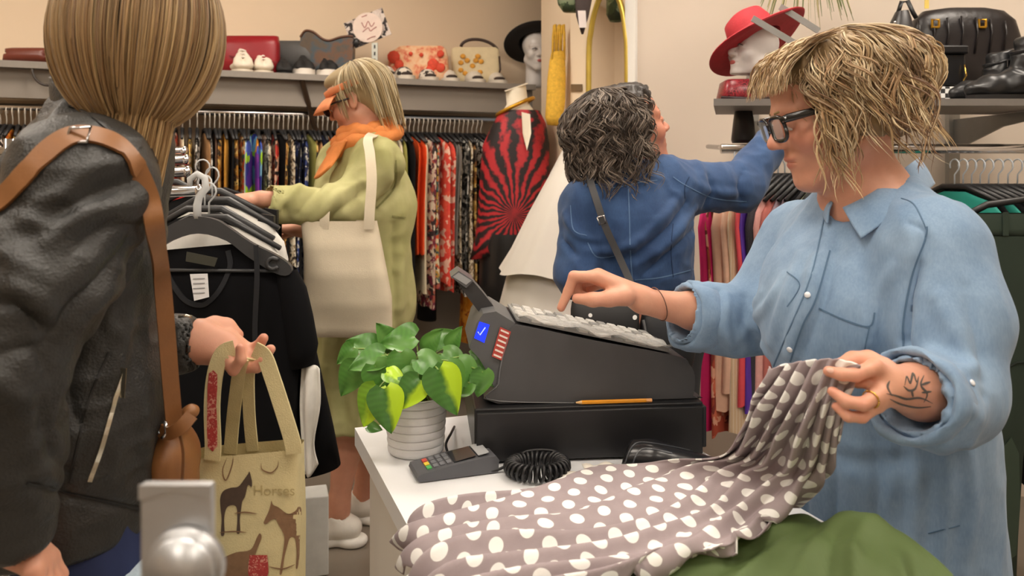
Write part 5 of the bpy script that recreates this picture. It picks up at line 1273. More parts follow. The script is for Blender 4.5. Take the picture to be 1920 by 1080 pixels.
G = grid_surface(ctrl, 14, 26); Rn, Cn, _ = G.shape; U = np.linspace(0, 1, Cn)[None, :]; Vv = np.linspace(0, 1, Rn)[:, None]
N = grid_normals(G); N *= np.sign((N@np.array([0, -0.5, 0.85])).mean())
for _ in range(6): N[1:-1] = (N[:-2]+N[1:-1]*2+N[2:])/4; N[:, 1:-1] = (N[:, :-2]+N[:, 1:-1]*2+N[:, 2:])/4
N /= np.linalg.norm(N, axis=2, keepdims=True)+1e-9
wv = 6.5+1.2*np.sin(Vv*7); ph_ = 2.2*np.sin(Vv*5.0)+2.6*vnoise(np.stack([U*3+0*Vv, Vv*6+0*U, 0*U*Vv], -1), 1.0)
pleat = np.sin(2*np.pi*wv*U+ph_); pl2 = np.sin(2*np.pi*(wv*1.9)*U+ph_*1.7+1.0); amp = 0.013+0.005*np.sin(Vv*9)
fine = vnoise(np.stack([U*14+0*Vv, Vv*5+0*U, 3+0*U*Vv], -1), 1.0)
G = G+N*((amp*(0.8+pleat)*0.9+0.0035*pl2+0.006*fine)*np.clip(0.35+Vv*5, 0, 1)*(1-0.8*np.clip((U-0.5)*4, 0, 1)*np.clip((0.42-Vv)*5, 0, 1)))[..., None]
G[..., 2] = np.where((G[..., 0] > -0.16), np.maximum(G[..., 2], CZ+0.006), G[..., 2])
uv = arc_uv(G); dr = sheet('spotted_dress', G, dots_mat(), None, 0.0025, uv)
tag(dr, 'mauve dress with white polka dots held over the counter by the shop assistant', 'dress')
# a loose flap of its hem resting on the green cloth
# green garment
ridge = [(1190, 1066, 1.20), (1300, 1030, 1.20), (1400, 998, 1.20), (1500, 974, 1.20), (1565, 970, 1.18), (1640, 990, 1.13), (1720, 1030, 1.06), (1790, 1070, 1.00)]
def rz(p, dy, dz): q = P(*p)+V(0, dy, 0); q.z = max(CZ+0.006, q.z+dz); return q
ctrl = [[rz(p, 0.10, -0.2) for p in ridge], [rz(p, 0.05, -0.028) for p in ridge], [rz(p, 0, 0) for p in ridge], [rz((x-20, y, d), -0.07, -0.012) for x, y, d in ridge], [rz((x-30, y, d), -0.16, -0.03) for x, y, d in ridge], [rz((x-30, y, d), -0.26, -0.06) for x, y, d in ridge]]
G = grid_surface(ctrl, 8, 10); Rn, Cn, _ = G.shape; U = np.linspace(0, 1, Cn)[None, :]; Vv = np.linspace(0, 1, Rn)[:, None]
G[..., 2] += 0.016*np.sin(U*11+Vv*10+2*np.sin(Vv*4))*np.sin(np.pi*Vv)+0.006*vnoise(np.stack([U*10+0*Vv, Vv*8+0*U, 0*U*Vv], -1), 1.0)+0.016*(0.5-np.abs(vnoise(np.stack([U*5-Vv*3.0, Vv*2.2+U*2.5, 5+0*U*Vv], -1), 1.0)))*np.sin(np.pi*np.clip((Vv-0.38)/0.6, 0, 1)); 
for u0, sl, am_, w_ in ((0.15, 0.5, 0.012, 0.03), (0.30, 0.7, -0.010, 0.025), (0.38, 0.55, 0.014, 0.025), (0.52, 0.5, 0.012, 0.022), (0.60, 0.45, -0.011, 0.02), (0.68, 0.35, 0.013, 0.022), (0.80, 0.2, 0.011, 0.022), (0.88, 0.1, -0.010, 0.02)): G[..., 2] += am_*np.exp(-((U-u0-sl*(0.5-Vv)-0.04*np.sin(Vv*6))/w_)**2)*np.sin(np.pi*np.clip((Vv-0.40)/0.62, 0, 1))
G[..., 2] = np.maximum(G[..., 2], CZ+0.004)
gg = sheet('green_garment', G, mat('olive_green_cloth', '#536638', 0.7, var=0.08, vscale=8), None, 0.004); tag(gg, 'folded dark green garment lying on the counter in front of the shop assistant', 'garment')

# ================================================================ bags carried by the customers
def bag_loft(name, rows, m, parent=None, n=28, e=0.55, bulge=0.0):
    """rows: (left px, y, right px, y, depth, half thickness) from top to bottom"""
    v = []
    for xl, yl, xr, yr, d, th in rows:
        a_, b_ = P(xl, yl, d), P(xr, yr, d); c = (a_+b_)/2; h = (b_-a_)/2
        for k in range(n):
            t_ = 2*math.pi*k/n; cx = math.copysign(abs(math.cos(t_))**e, math.cos(t_)); cy = math.copysign(abs(math.sin(t_))**e, math.sin(t_)); v.append(c+h*cx+V(0, th*cy, 0))
    m_ = len(rows); f = [(i*n+k, i*n+(k+1) % n, (i+1)*n+(k+1) % n, (i+1)*n+k) for i in range(m_-1) for k in range(n)]+[tuple(range((m_-1)*n, m_*n))]
    return mk(name, v, f, m, parent, True)
def obj_bvh(o): return BVHTree.FromPolygons([o.matrix_world @ v.co for v in o.data.vertices], [tuple(p.vertices) for p in o.data.polygons])
def strap(name, pts, w, th, m, parent, ref=(0, -1, 0), n=6):
    pts = [Vector(p) for p in catmull(pts, n)]; nn = []
    for i in range(len(pts)):
        t_ = (pts[min(i+1, len(pts)-1)]-pts[max(i-1, 0)]).normalized(); r_ = Vector(ref); nn.append((r_-t_*r_.dot(t_)).normalized())
    a_, b_ = ribbon(pts, nn, w, th); return auto(mk(name, a_, b_, m, parent, True), 0.9)
M_canvas = mat('natural_canvas', '#d8cbb2', 0.9, var=0.05, vscale=12, bump=0.3, bscale=350)
b = thing('canvas_tote_bag', 'plain cream canvas tote bag hanging from the shoulder of the woman in green', 'tote bag', P(655, 630, 2.50))
rows = []
for k in range(13):
    t_ = k/12; y = 414+217*t_; xl = 566+8*math.sin(t_*3)-6*t_+(36*max(0, t_-0.55)); xr = 706+26*min(1, t_*1.5)+4*t_; rows.append((xl, y+2*math.sin(k), xr, y, 2.50+0.004*math.sin(k*2), 0.018+0.028*math.sin(math.pi*min(1, 0.1+t_*0.85))))
rows.append((612, 632, 728, 632, 2.50, 0.012)); o = bag_loft('bag_body', rows, M_canvas, b); vv = np.array([v.co for v in o.data.vertices]); dv = 0.009*vnoise(vv*np.array([9, 9, 6]), 1.0)+0.006*vnoise(vv*np.array([20, 20, 14]), 1.0)
for i, v_ in enumerate(o.data.vertices): v_.co.y += dv[i]
strap('handle', [P(692, 430, 2.47), P(693, 400, 2.475), P(697, 340, 2.50), P(694, 290, 2.55), P(690, 262, 2.62), P(700, 252, 2.70)], 0.032, 0.002, M_canvas, b); strap('handle', [P(608, 430, 2.475), P(609, 400, 2.48), P(613, 380, 2.52), P(622, 362, 2.60)], 0.030, 0.002, M_canvas, b)
# ---- tote with printed horses
M_tap = mat('tapestry_beige', '#c9bb8e', 0.9, var=0.10, vscale=30, bump=0.5, bscale=420)
hb = thing('printed_tote_bag', 'beige tapestry tote bag printed with horses, held by the woman in leather', 'tote bag', P(458, 1180, 1.36))
rows = [(358, 850, 566, 832, 1.36, 0.030), (352, 880, 566, 870, 1.36, 0.034), (349, 920, 567, 915, 1.36, 0.038), (349, 980, 568, 980, 1.36, 0.042), (350, 1050, 567, 1050, 1.36, 0.044), (352, 1120, 566, 1120, 1.36, 0.044), (356, 1170, 562, 1170, 1.36, 0.040), (362, 1180, 556, 1180, 1.36, 0.034)]
hbo = bag_loft('bag_body', rows, M_tap, hb, 40, 0.35); hbv = obj_bvh(hbo)
strap('handle', [P(398, 862, 1.322), P(400, 835, 1.322), P(398, 760, 1.326), P(404, 700, 1.332), P(418, 662, 1.340), P(440, 652, 1.347)], 0.026, 0.003, M_tap, hb); strap('handle', [P(552, 850, 1.322), P(548, 825, 1.322), P(528, 760, 1.328), P(510, 705, 1.335), P(496, 668, 1.345), P(478, 655, 1.352)], 0.026, 0.003, M_tap, hb)
strap('handle', [P(432, 850, 1.392), P(438, 780, 1.385), P(446, 715, 1.36), P(450, 692, 1.35), P(455, 672, 1.345)], 0.022, 0.003, M_tap, hb); strap('handle', [P(474, 845, 1.392), P(468, 780, 1.385), P(466, 715, 1.37), P(468, 690, 1.36), P(470, 672, 1.355)], 0.020, 0.003, M_tap, hb)
def decal(name, pix, bvh, m, parent, lift=0.0012, sub=4):
    pts = catmull([(x, y, 0) for x, y in pix], sub, True); P2 = [(p[0], p[1]) for p in pts]; tri = [tuple(t_) for t_ in tessellate_polygon([[Vector((p[0], p[1], 0)) for p in pts]])]
    for _ in range(2):
        mid = {}; nt = []
        def mp(i, j):
            k = (min(i, j), max(i, j))
            if k not in mid: mid[k] = len(P2); P2.append(((P2[i][0]+P2[j][0])/2, (P2[i][1]+P2[j][1])/2))
            return mid[k]
        for i, j, k in tri: a_, b_, c_ = mp(i, j), mp(j, k), mp(k, i); nt += [(i, a_, c_), (a_, j, b_), (c_, b_, k), (a_, b_, c_)]
        tri = nt
    V3 = []
    for x, y in P2:
        h, nr = cast(bvh, x, y); V3.append((h if h is not None else P(x, y, 1.32))+V(0, -lift, 0))
    return mk(name, V3, tri, m, parent)
def zz(l): return [(400+x/3, 720+y/3) for x, y in l]
Mh1 = mat('print_dark_brown', '#4a3b30', 0.9, var=0.15, vscale=80); Mh2 = mat('print_brown', '#7d5f45', 0.9, var=0.15, vscale=80); Mrd = mat_pattern('print_red_floral', ['#9c3230', '#a83a36', '#c98a78', '#9c3230'], 140)
decal('horse_print', zz([(205, 492), (218, 545), (216, 578), (196, 568), (180, 630), (164, 660), (158, 700), (150, 760), (152, 832), (132, 834), (136, 760), (130, 690), (95, 682), (72, 705), (62, 760), (64, 842), (44, 846), (48, 760), (42, 700), (40, 640), (58, 600), (100, 582), (142, 575), (178, 530), (196, 505)]), hbv, Mh1, hb)
decal('horse_print', zz([(285, 782), (290, 762), (312, 715), (322, 680), (328, 655), (338, 678), (368, 692), (420, 728), (462, 712), (478, 690), (496, 700), (497, 780), (488, 870), (486, 960), (476, 1030), (466, 1030), (470, 950), (460, 868), (432, 866), (414, 920), (400, 980), (388, 1060), (374, 1062), (390, 960), (400, 880), (394, 838), (368, 790), (350, 760), (325, 765), (300, 785)]), hbv, Mh2, hb)
decal('saddle_print', zz([(18, 1085), (48, 1000), (60, 975), (130, 945), (210, 930), (246, 862), (262, 838), (272, 862), (250, 920), (232, 965), (200, 1000), (196, 1085)]), hbv, Mh2, hb); decal('blanket_print', zz([(206, 968), (212, 960), (298, 960), (306, 970), (304, 1082), (204, 1082)]), hbv, Mrd, hb, 0.0018)
decal('handle_print', [(392, 700), (408, 702), (406, 760), (408, 836), (390, 838), (389, 760)], obj_bvh([c_ for c_ in hb.children if c_.name.startswith('handle')][0]), Mrd, hb, 0.001, 2)
for ln in ([(412, 998), (440, 996), (462, 998)], [(440, 962), (460, 960), (482, 963)], [(505, 1062), (530, 1066), (552, 1058)], [(490, 868), (492, 880), (508, 886), (520, 876), (522, 864)], [(430, 850), (418, 880), (424, 900), (436, 870), (438, 846)]):
    pp, nn = cast_line(hbv, ln, 6, 0.001)
    if len(pp) > 2: a_, b_ = ribbon(pp, nn, 0.002, 0.0005, True); mk('print_line', a_, b_, Mh2, hb)
h, nr = cast(hbv, 514, 920); text_mesh('lettering', 'Horses', 0.024, Matrix.Translation(h+V(0, -0.0012, 0)) @ Matrix.Rotation(math.pi/2, 4, 'X'), mat('print_tan', '#ae9e70', 0.9), hb)
# ---- brown leather shoulder bag
M_tan = mat('tan_leather', '#8a5c34', 0.45, var=0.12, vscale=14, bump=0.2, bscale=120); sb = thing('leather_shoulder_bag', 'soft tan leather bag on a long strap worn by the woman in leather', 'shoulder bag', P(325, 910, 1.25))
s_ = SDF(P(270, 940, 1.30)-V(0.02, 0.12, 0.05), P(375, 760, 1.28)+V(0.02, 0.12, 0.03), 0.004)
s_.chain([P(322, 800, 1.27), P(324, 850, 1.27), P(326, 925, 1.27)], [0.018, 0.030, 0.036], 0.02, flat=((0, 1, 0), 1.6)); s_.cone(P(332, 800, 1.26), P(358, 772, 1.25), 0.013, 0.010, 0.01, flat=((0, 1, 0), 1.5)); v, q = s_.mesh(1); v = add_noise_folds(v, q, [((40, 10, 9), 0.004, 1.0)]); mesh_part('pouch', v, q, M_tan, sb)
pts, nn = cast_line(JACKET_BVH, [(-8, 388), (30, 348), (55, 320), (95, 280), (130, 258), (165, 254), (205, 264), (238, 286), (258, 318)], 5, 0.0022)
a_, b_ = ribbon(pts, nn, 0.026, 0.003); auto(mk('shoulder_strap', a_, b_, M_tan, sb, True), 0.9)
strap('shoulder_strap', [pts[-1]+V(-0.004, 0.0, 0.004), P(280, 372, pts[-1].y+0.015), P(292, 440, pts[-1].y+0.025), P(303, 520, 1.17), P(312, 620, 1.19), P(319, 710, 1.205), P(327, 800, 1.225)], 0.024, 0.003, M_tan, sb, (0.55, -0.8, 0.2))
hb_, nb_ = cast(JACKET_BVH, 148, 254); bp = [P(x, y, hb_.y-0.008) for x, y in ((124, 266), (132, 240), (170, 238), (163, 266), (124, 266))]; MB().tube(bp, 0.0024, 6).build('buckle', M_chrome, sb, True); MB().tube([P(310, 790, 1.21), P(312, 812, 1.21), P(304, 822, 1.21)], 0.003, 6).build('clasp', M_chrome, sb, True); MB().tube([P(296, 765, 1.22), P(292, 790, 1.22), P(300, 812, 1.22)], 0.004, 6).build('side_ring', M_chrome, sb, True)
strap('flap_band', [P(300, 806, 1.222), P(318, 812, 1.208), P(340, 800, 1.205), P(360, 778, 1.215)], 0.020, 0.003, M_tan, sb); strap('stitched_edge', [P(338, 815, 1.208), P(344, 850, 1.20), P(342, 900, 1.20)], 0.004, 0.002, mat('tan_dark', '#6a4424', 0.5), sb)
# ---- spotted crossbody bag of the woman in denim
M_bd = bpy.data.materials.new('black_dotted'); M_bd.use_nodes = True; t = NT(M_bd); vo = t.n('ShaderNodeTexVoronoi'); vo.inputs['Scale'].default_value = 34; vo.inputs['Randomness'].default_value = 0.55; mp = t.n('ShaderNodeMapping'); mp.inputs['Scale'].default_value = (1, 0, 1); t.l(t.coord('Object'), mp.inputs[0]); t.l(mp.outputs[0], vo.inputs['Vector']); vo.voronoi_dimensions = '3D'
t.l(t.mix(t.math('LESS_THAN', vo.outputs['Distance'], 0.20), lin('#1b1b1c'), lin('#f0f0ee')), t.b.inputs['Base Color']); t.b.inputs['Roughness'].default_value = 0.6
cb = thing('crossbody_bag', 'small black bag with white dots worn by the woman in denim', 'handbag', P(1140, 640, 1.98))
bag_loft('bag_body', [(1072, 566, 1196, 572, 1.985, 0.02), (1070, 580, 1198, 588, 1.985, 0.032), (1070, 610, 1198, 620, 1.985, 0.038), (1074, 640, 1196, 648, 1.985, 0.036), (1080, 648, 1190, 655, 1.985, 0.025)], M_bd, cb)
M_gl = mat('dark_grey_strap', '#3a3a3c', 0.5); strap('shoulder_strap', [P(1196, 575, 1.99), P(1184, 535, 2.03), P(1160, 480, 2.055), P(1135, 425, 2.06), P(1118, 375, 2.075), P(1106, 335, 2.11), P(1108, 318, 2.18)], 0.018, 0.003, M_gl, cb)
MB().tube([P(x, y, 2.052) for x, y in ((1120, 408), (1132, 404), (1136, 418), (1124, 422), (1120, 408))], 0.0022, 6).build('buckle', M_chrome, cb, True)
gb = thing('grey_belt_bag', 'dark grey leather bag at the hip of the woman in denim', 'handbag', P(1250, 660, 2.0)); bag_loft('bag_body', [(1204, 590, 1290, 596, 2.0, 0.025), (1200, 610, 1300, 615, 2.0, 0.034), (1200, 660, 1302, 660, 2.0, 0.036), (1206, 690, 1296, 690, 2.0, 0.03), (1210, 696, 1290, 696, 2.0, 0.02)], mat('charcoal_leather', '#2c2d30', 0.5, var=0.1), gb); MB().tube([P(1206, 600, 1.962), P(1214, 640, 1.958), P(1212, 690, 1.96)], 0.004, 6).build('piping', M_gl, gb, True)

# ================================================================ hanging garments
def garment(name, pt, u, length, m, label, cat, group, hw=0.20, th=0.012, drop=0.06, seed=0, hook='white', flare=1.05, sleeve=True, hangcol=None):
    """garment hanging below pt (rail centre); u = direction across its shoulders"""
    u = Vector(u); u.z = 0; u.normalize(); w_ = Vector((-u.y, u.x, 0)); r = random.Random(seed); pt = Vector(pt)
    rows = [(0.0, 0.045, 0.6), (0.012, 0.085, 0.9), (drop*0.6, hw*0.80, 0.9), (drop+0.012, hw*0.98, 1.0), (drop+0.06, hw*1.03, 1.1), (drop+0.16, hw*(0.97 if sleeve else 0.8), 1.1)]
    for k in (0.45, 0.62, 0.78, 0.9, 1.0): rows.append((drop+0.06+(length-drop-0.06)*k, hw*(0.9+(flare-0.9)*k), 1.0+0.5*k))
    z0 = -0.085; n = 18; v = []; p1, p2 = r.uniform(0, 6), r.uniform(0, 6)
    for i, (dz, w, tk) in enumerate(rows):
        for k in range(n):
            a_ = 2*math.pi*k/n; cx = math.copysign(abs(math.cos(a_))**0.7, math.cos(a_)); wav = (math.sin(cx*7+p1+i*0.35)+0.6*math.sin(cx*13+p2))*0.007*min(1, i/4)
            v.append(pt+u*(w*cx)+w_*(th*tk*math.sin(a_)+wav)+V(0, 0, z0-dz+(0.010*math.sin(cx*9+p2) if i == len(rows)-1 else 0)))
    m_ = len(rows); f = [(i*n+k, i*n+(k+1) % n, (i+1)*n+(k+1) % n, (i+1)*n+k) for i in range(m_-1) for k in range(n)]
    base = pt+V(0, 0, z0-length)
    t_ = thing(name, label, cat, base, group); mk('cloth', v, f, m, t_, True)
    hm = hangcol or M_black; mb = MB(); tp = pt+V(0, 0, z0+0.020)
    mb.tube([tp-u*hw*0.92-V(0, 0, drop*0.95), tp-u*0.05-V(0, 0, 0.004), tp+u*0.05-V(0, 0, 0.004), tp+u*hw*0.92-V(0, 0, drop*0.95)], [0.007, 0.010, 0.010, 0.007], 6)
    ho = mb.build('hanger', hm, t_, True)
    hk = [tp]+[pt+V(0, 0, -0.03)]+[pt+u*(0.020*math.sin(q_))+V(0, 0, 0.021*math.cos(q_)) for q_ in np.linspace(2.2, -2.0, 9)]
    MB().tube(hk, 0.0026, 5).build('hook', hook_mat(hook), ho, True)
    return t_
def hook_mat(k): return {'white': mat('hook_white', '#e6ddd0', 0.35), 'chrome': M_chrome, 'clear': mat('hook_clear', '#d9dcdd', 0.12, alpha=0.75), 'blue': mat('hook_pale_blue', '#cfd8e0', 0.3)}[k]
def PT(n, *a, **k): return mat_pattern('cloth_'+n, *a, **k)
CL = {
 'black': mat('cloth_black', '#111113', 0.9, var=0.1, spec=0.25), 'orange': mat('cloth_orange', '#e8551c', 0.8), 'gold': mat('cloth_gold', '#c98f34', 0.8, var=0.12), 'cream': mat('cloth_cream', '#e2d3b4', 0.85), 'grey': mat('cloth_grey', '#7a756f', 0.85), 'tan': mat('cloth_tan', '#a87d52', 0.85, var=0.12),
 'paleblue': mat('cloth_pale_blue', '#b9cfd2', 0.8), 'purple': mat('cloth_purple', '#6b2c7c', 0.8), 'navy': mat('cloth_navy', '#272f4f', 0.85), 'olive': mat('cloth_olive', '#8d8a45', 0.85), 'red': mat('cloth_red', '#c42a26', 0.8), 'brown': mat('cloth_brown', '#5c402e', 0.85, var=0.12), 'white': mat('cloth_white', '#e9e6df', 0.85),
 'leopard': PT('leopard', ['#2a211c', '#d9c8ac', '#8f7a5c', '#e6dcc6'], 60), 'bw': PT('bw', ['#151515', '#e4e0d8', '#1c1c1c', '#77736d'], 48), 'floral': PT('floral', ['#7a2740', '#d8b8a4', '#3a2a2c', '#b05a4a', '#e2d2bc'], 42), 'coral': PT('coral', ['#e4513f', '#f0c3ac', '#e0463a', '#e9573f'], 34), 'orangeprint': PT('orangeprint', ['#e08a1e', '#f0a73a', '#b5561a', '#e9951f'], 36),
 'bold': PT('bold', ['#a6d62c', '#2a2f86', '#7fb8d8', '#5a2f9a', '#3e58b5'], 14), 'bold2': PT('bold2', ['#5d2a8c', '#e8961e', '#3a4cae', '#7a2f9c'], 12), 'multi': PT('multi', ['#1d1a1a', '#d8562c', '#d8c9a8', '#3a5a58', '#b58a3c'], 46), 'navyprint': PT('navyprint', ['#20264a', '#d9d6ce', '#384a8a', '#171a30'], 50), 'goldprint': PT('goldprint', ['#b07a2c', '#2a2018', '#d8b366', '#7a4d22'], 44), 'redprint': PT('redprint', ['#b52a22', '#1d1616', '#d9603a', '#e0b89c'], 40)}
words = {'black': 'black', 'orange': 'bright orange', 'gold': 'gold', 'cream': 'cream', 'grey': 'grey', 'tan': 'tan', 'paleblue': 'pale blue', 'purple': 'purple', 'navy': 'navy', 'olive': 'olive yellow', 'red': 'red', 'brown': 'brown', 'white': 'white', 'leopard': 'leopard print', 'bw': 'black and white print', 'floral': 'dark red floral', 'coral': 'coral and white print', 'orangeprint': 'orange print', 'bold': 'lime and blue print', 'bold2': 'purple and orange print', 'multi': 'multicoloured print', 'navyprint': 'navy print', 'goldprint': 'gold and brown print', 'redprint': 'red and black print'}
def rail_pt(px): q = on_shelf(px, RB); return V(q.x, q.y, RZ)
left = ['black', 'multi', 'gold', 'bw', 'orangeprint', 'goldprint', 'tan', 'goldprint', 'black', 'brown', 'multi', 'bw']
mid = ['tan', 'bw', 'brown', 'goldprint', 'gold', 'black', 'goldprint', 'multi', 'paleblue', 'bold', 'bold', 'bold2', 'leopard', 'bw', 'redprint', 'black', 'goldprint', 'leopard', 'navyprint', 'black', 'navyprint', 'olive', 'goldprint', 'tan', 'navy', 'multi', 'black', 'purple', 'bw', 'navyprint']
right = ['cream', 'olive', 'black', 'orange', 'orange', 'cream', 'floral', 'multi', 'floral', 'coral', 'coral', 'grey', 'grey', 'leopard', 'bw', 'leopard', 'goldprint', 'bw', 'black', 'black']
fill1 = ['goldprint', 'black', 'floral', 'tan', 'navy', 'bw', 'cream', 'brown', 'multi', 'black', 'gold', 'leopard', 'navyprint', 'olive', 'black', 'redprint', 'cream', 'goldprint', 'bw']; fill2 = ['black', 'gold', 'floral', 'navy', 'bw', 'olive', 'brown']
seq = [(-22+i*11.5, c) for i, c in enumerate(left)]+[(118+i*14, c) for i, c in enumerate(fill1)]+[(384+i*9.2, c) for i, c in enumerate(mid)]+[(664+i*11, c) for i, c in enumerate(fill2)]+[(742+i*8.4, c) for i, c in enumerate(right)]
rg = random.Random(17)
for i, (px, c) in enumerate(seq):
    ang = rg.uniform(-0.10, 0.10); u = Matrix.Rotation(ang, 3, 'Z') @ WN; ln = rg.uniform(0.74, 0.92); 
    if c in ('orange', 'grey'): ln = 0.62
    where = 'left' if px < 150 else ('between the rack and the woman in green' if px < 700 else 'between the woman in green and the dress form')
    garment('hanging_garment', rail_pt(px)+V(0, 0, -0.02), u, ln, CL[c], words[c]+' garment on the back rail, '+ordinal(i)+' hanger from its left end', 'garment', 'garments on the back rail', rg.uniform(0.185, 0.205), 0.010, 0.055, i, 'white', rg.uniform(0.8, 1.0))
# a few longer pieces hanging lower behind
for px, c, z, lab in ((800, 'black', 0.74, 'black trousers hanging low below the back rail'), (878, 'orangeprint', 0.60, 'orange print dress hanging low beside the dress form')):
    q = on_shelf(px, 0.16); o = MB(); 
    for k in range(1): o.tube([V(q.x, q.y, 1.05), V(q.x+0.01, q.y, 0.8), V(q.x, q.y, z-0.25)], [0.05, 0.07, 0.085], 10, flat=(0.6, (WN.x, WN.y, 0)))
    o = o.build('long_garment', CL[c], None, True); tag(o, lab, 'garment')

# ================================================================ things on the back shelf
def SD(px, back): return on_shelf(px, back).y
def sbag(name, label, rows, back, m, cat='handbag', group='bags on the back shelf', e=0.5):
    px = sum(r[0]+r[2] for r in rows)/len(rows)/2; d = SD(px, back); zb = SHZ+0.0015; t_ = thing(name, label, cat, P(px, rows[-1][1], d), group)
    yb = HZ-(zb-CH)*FPX/d; sc = yb-rows[-1][1]       # put the base exactly on the board
    R_ = [(xl, y+sc, xr, y+sc, d, th) for xl, y, xr, th in rows]; b = bag_loft('bag_body', R_, m, t_, 28, e); return t_, d, sc, b
M_red = mat('red_leather', '#8e1620', 0.4, var=0.08); M_dgrey = mat('dark_grey_leather', '#454443', 0.5, var=0.1)
t_, d, sc, b = sbag('leather_bag', 'dark red leather bag behind the white trainers on the back shelf', [(416, 66, 470, .02), (414, 64, 522, .03), (414, 80, 524, .045), (416, 110, 524, .05), (418, 137, 522, .05)], 0.20, M_red)
strap('flap_seam', [P(430, 100+sc, d-0.056), P(470, 108+sc, d-0.056), P(520, 112+sc, d-0.056)], 0.006, 0.002, mat('red_leather_dark', '#6d0f18', 0.4), t_)
t_, d, sc, b = sbag('leather_bag', 'charcoal leather bag between the red bag and the wavy-topped bag', [(502, 70, 580, .02), (500, 72, 590, .03), (500, 100, 592, .04), (503, 140, 590, .04)], 0.25, M_dgrey); MB().ball(P(497, 70+sc, d), 0.014, 8).build('clasp', M_black, t_, True)
G = []
M_pain = mat_pattern('painted_leather', ['#47423c', '#5a4a3a', '#3f4f58', '#6b4a34', '#4d4a44'], 9, 'noise', 0.4, interp='LINEAR')
dd = SD(615, 0.17); zb = SHZ+0.0015; yb = HZ-(zb-CH)*FPX/dd; t_ = thing('painted_bag', 'brown and blue painted leather bag with a wavy top on the back shelf', 'handbag', P(615, yb, dd), 'bags on the back shelf')
top = [(566, 72), (575, 60), (590, 62), (606, 74), (620, 78), (640, 72), (655, 70), (664, 71)]; pts = [P(p[0], p[1], dd) for p in catmull([(x, y, 0) for x, y in top], 4)]+[P(662, yb, dd), P(562, yb, dd)]
o = MB().prism([p+V(0, -0.03, 0) for p in pts], (0, 0.07, 0)).build('bag_body', M_pain, t_); auto(o, 0.6); MB().tube([p+V(0, -0.032, 0.001) for p in pts[:-2]], 0.006, 6).build('piping', mat('brown_piping', '#5b3825', 0.5), t_, True); MB().ball(P(668, 80, dd-0.03), (0.02, 0.012, 0.024), 8).build('tassel', M_black, t_, True)
# folded brown bag with a loop of strap
t_, d, sc, b = sbag('folded_bag', 'folded brown leather bag at the left end of the back shelf', [(24, 92, 90, .03), (20, 95, 104, .06), (22, 102, 104, .07), (26, 104, 100, .072), (20, 106, 104, .075), (18, 120, 104, .075)], 0.10, mat('brown_leather', '#6a2f20', 0.4, var=0.1), e=0.3)
MB().prism([P(86, 92+sc, d-0.08), P(112, 90+sc, d-0.08), P(112, 96+sc, d-0.08), P(86, 97+sc, d-0.08)], (0, 0.02, 0)).build('flap_strap', MATS['brown_leather'], t_)
d2 = SD(90, -0.02); o = MB().tube([P(90+30*math.cos(a_), 128+32*math.sin(a_)*1.0, d2) for a_ in np.linspace(math.pi, 0, 15)], 0.006, 6).build('strap_loop', mat('dark_strap', '#3a332e', 0.5), t_, True)
# coral print bag and cream flowered bag
M_cb = PT('coralbag', ['#e3b992', '#ecc9a4', '#e9b48a', '#d96a4e', '#e7bf98'], 16, 'noise', interp='LINEAR'); t_, d, sc, b = sbag('fabric_bag', 'peach fabric bag with coral flowers behind the sandals', [(750, 78, 830, .02), (742, 84, 836, .035), (728, 96, 840, .05), (730, 130, 842, .055), (735, 148, 838, .055)], 0.22, M_cb, e=0.4)
for x, y, r_ in ((738, 98, 12), (748, 112, 9), (812, 112, 11), (826, 118, 9), (806, 122, 8), (770, 92, 4), (790, 94, 4), (826, 92, 7)): MB().ball(P(x, y+sc, d-0.056), (r_*d/FPX, 0.008, r_*d/FPX), 10).build('flower', mat('coral_flower', '#d8492f', 0.7, var=0.2, vscale=60), t_, True)
M_cf = mat('cream_canvas', '#d9c9a4', 0.85, var=0.06); t_, d, sc, b = sbag('fabric_bag', 'cream shoulder bag with golden flowers and a dark handle on the back shelf', [(852, 84, 930, .02), (846, 88, 936, .03), (846, 110, 938, .05), (848, 135, 938, .055), (850, 156, 934, .055)], 0.22, M_cf, e=0.4)
for x, y in ((868, 100), (876, 108), (864, 112), (896, 100), (902, 110), (892, 108), (864, 126), (900, 130), (872, 132), (886, 118)): MB().ball(P(x, y+sc, d-0.056), (0.016, 0.004, 0.014), 8).build('flower', mat('golden_flower', '#d89a34', 0.7, var=0.2, vscale=60), t_, True)
MB().tube([P(864+35*(1-math.cos(a_)), 84+sc-20*math.sin(a_)+10*(1-math.cos(a_))*0.5, d) for a_ in np.linspace(0.1, math.pi, 15)], 0.009, 8).build('handle', mat('dark_brown_leather', '#38251c', 0.4), t_, True); MB().tube([P(936, 100+sc, d-0.04), P(938, 125+sc, d-0.04), P(933, 140+sc, d-0.04)], 0.005, 6).build('side_strap', MATS['dark_brown_leather'], t_, True)
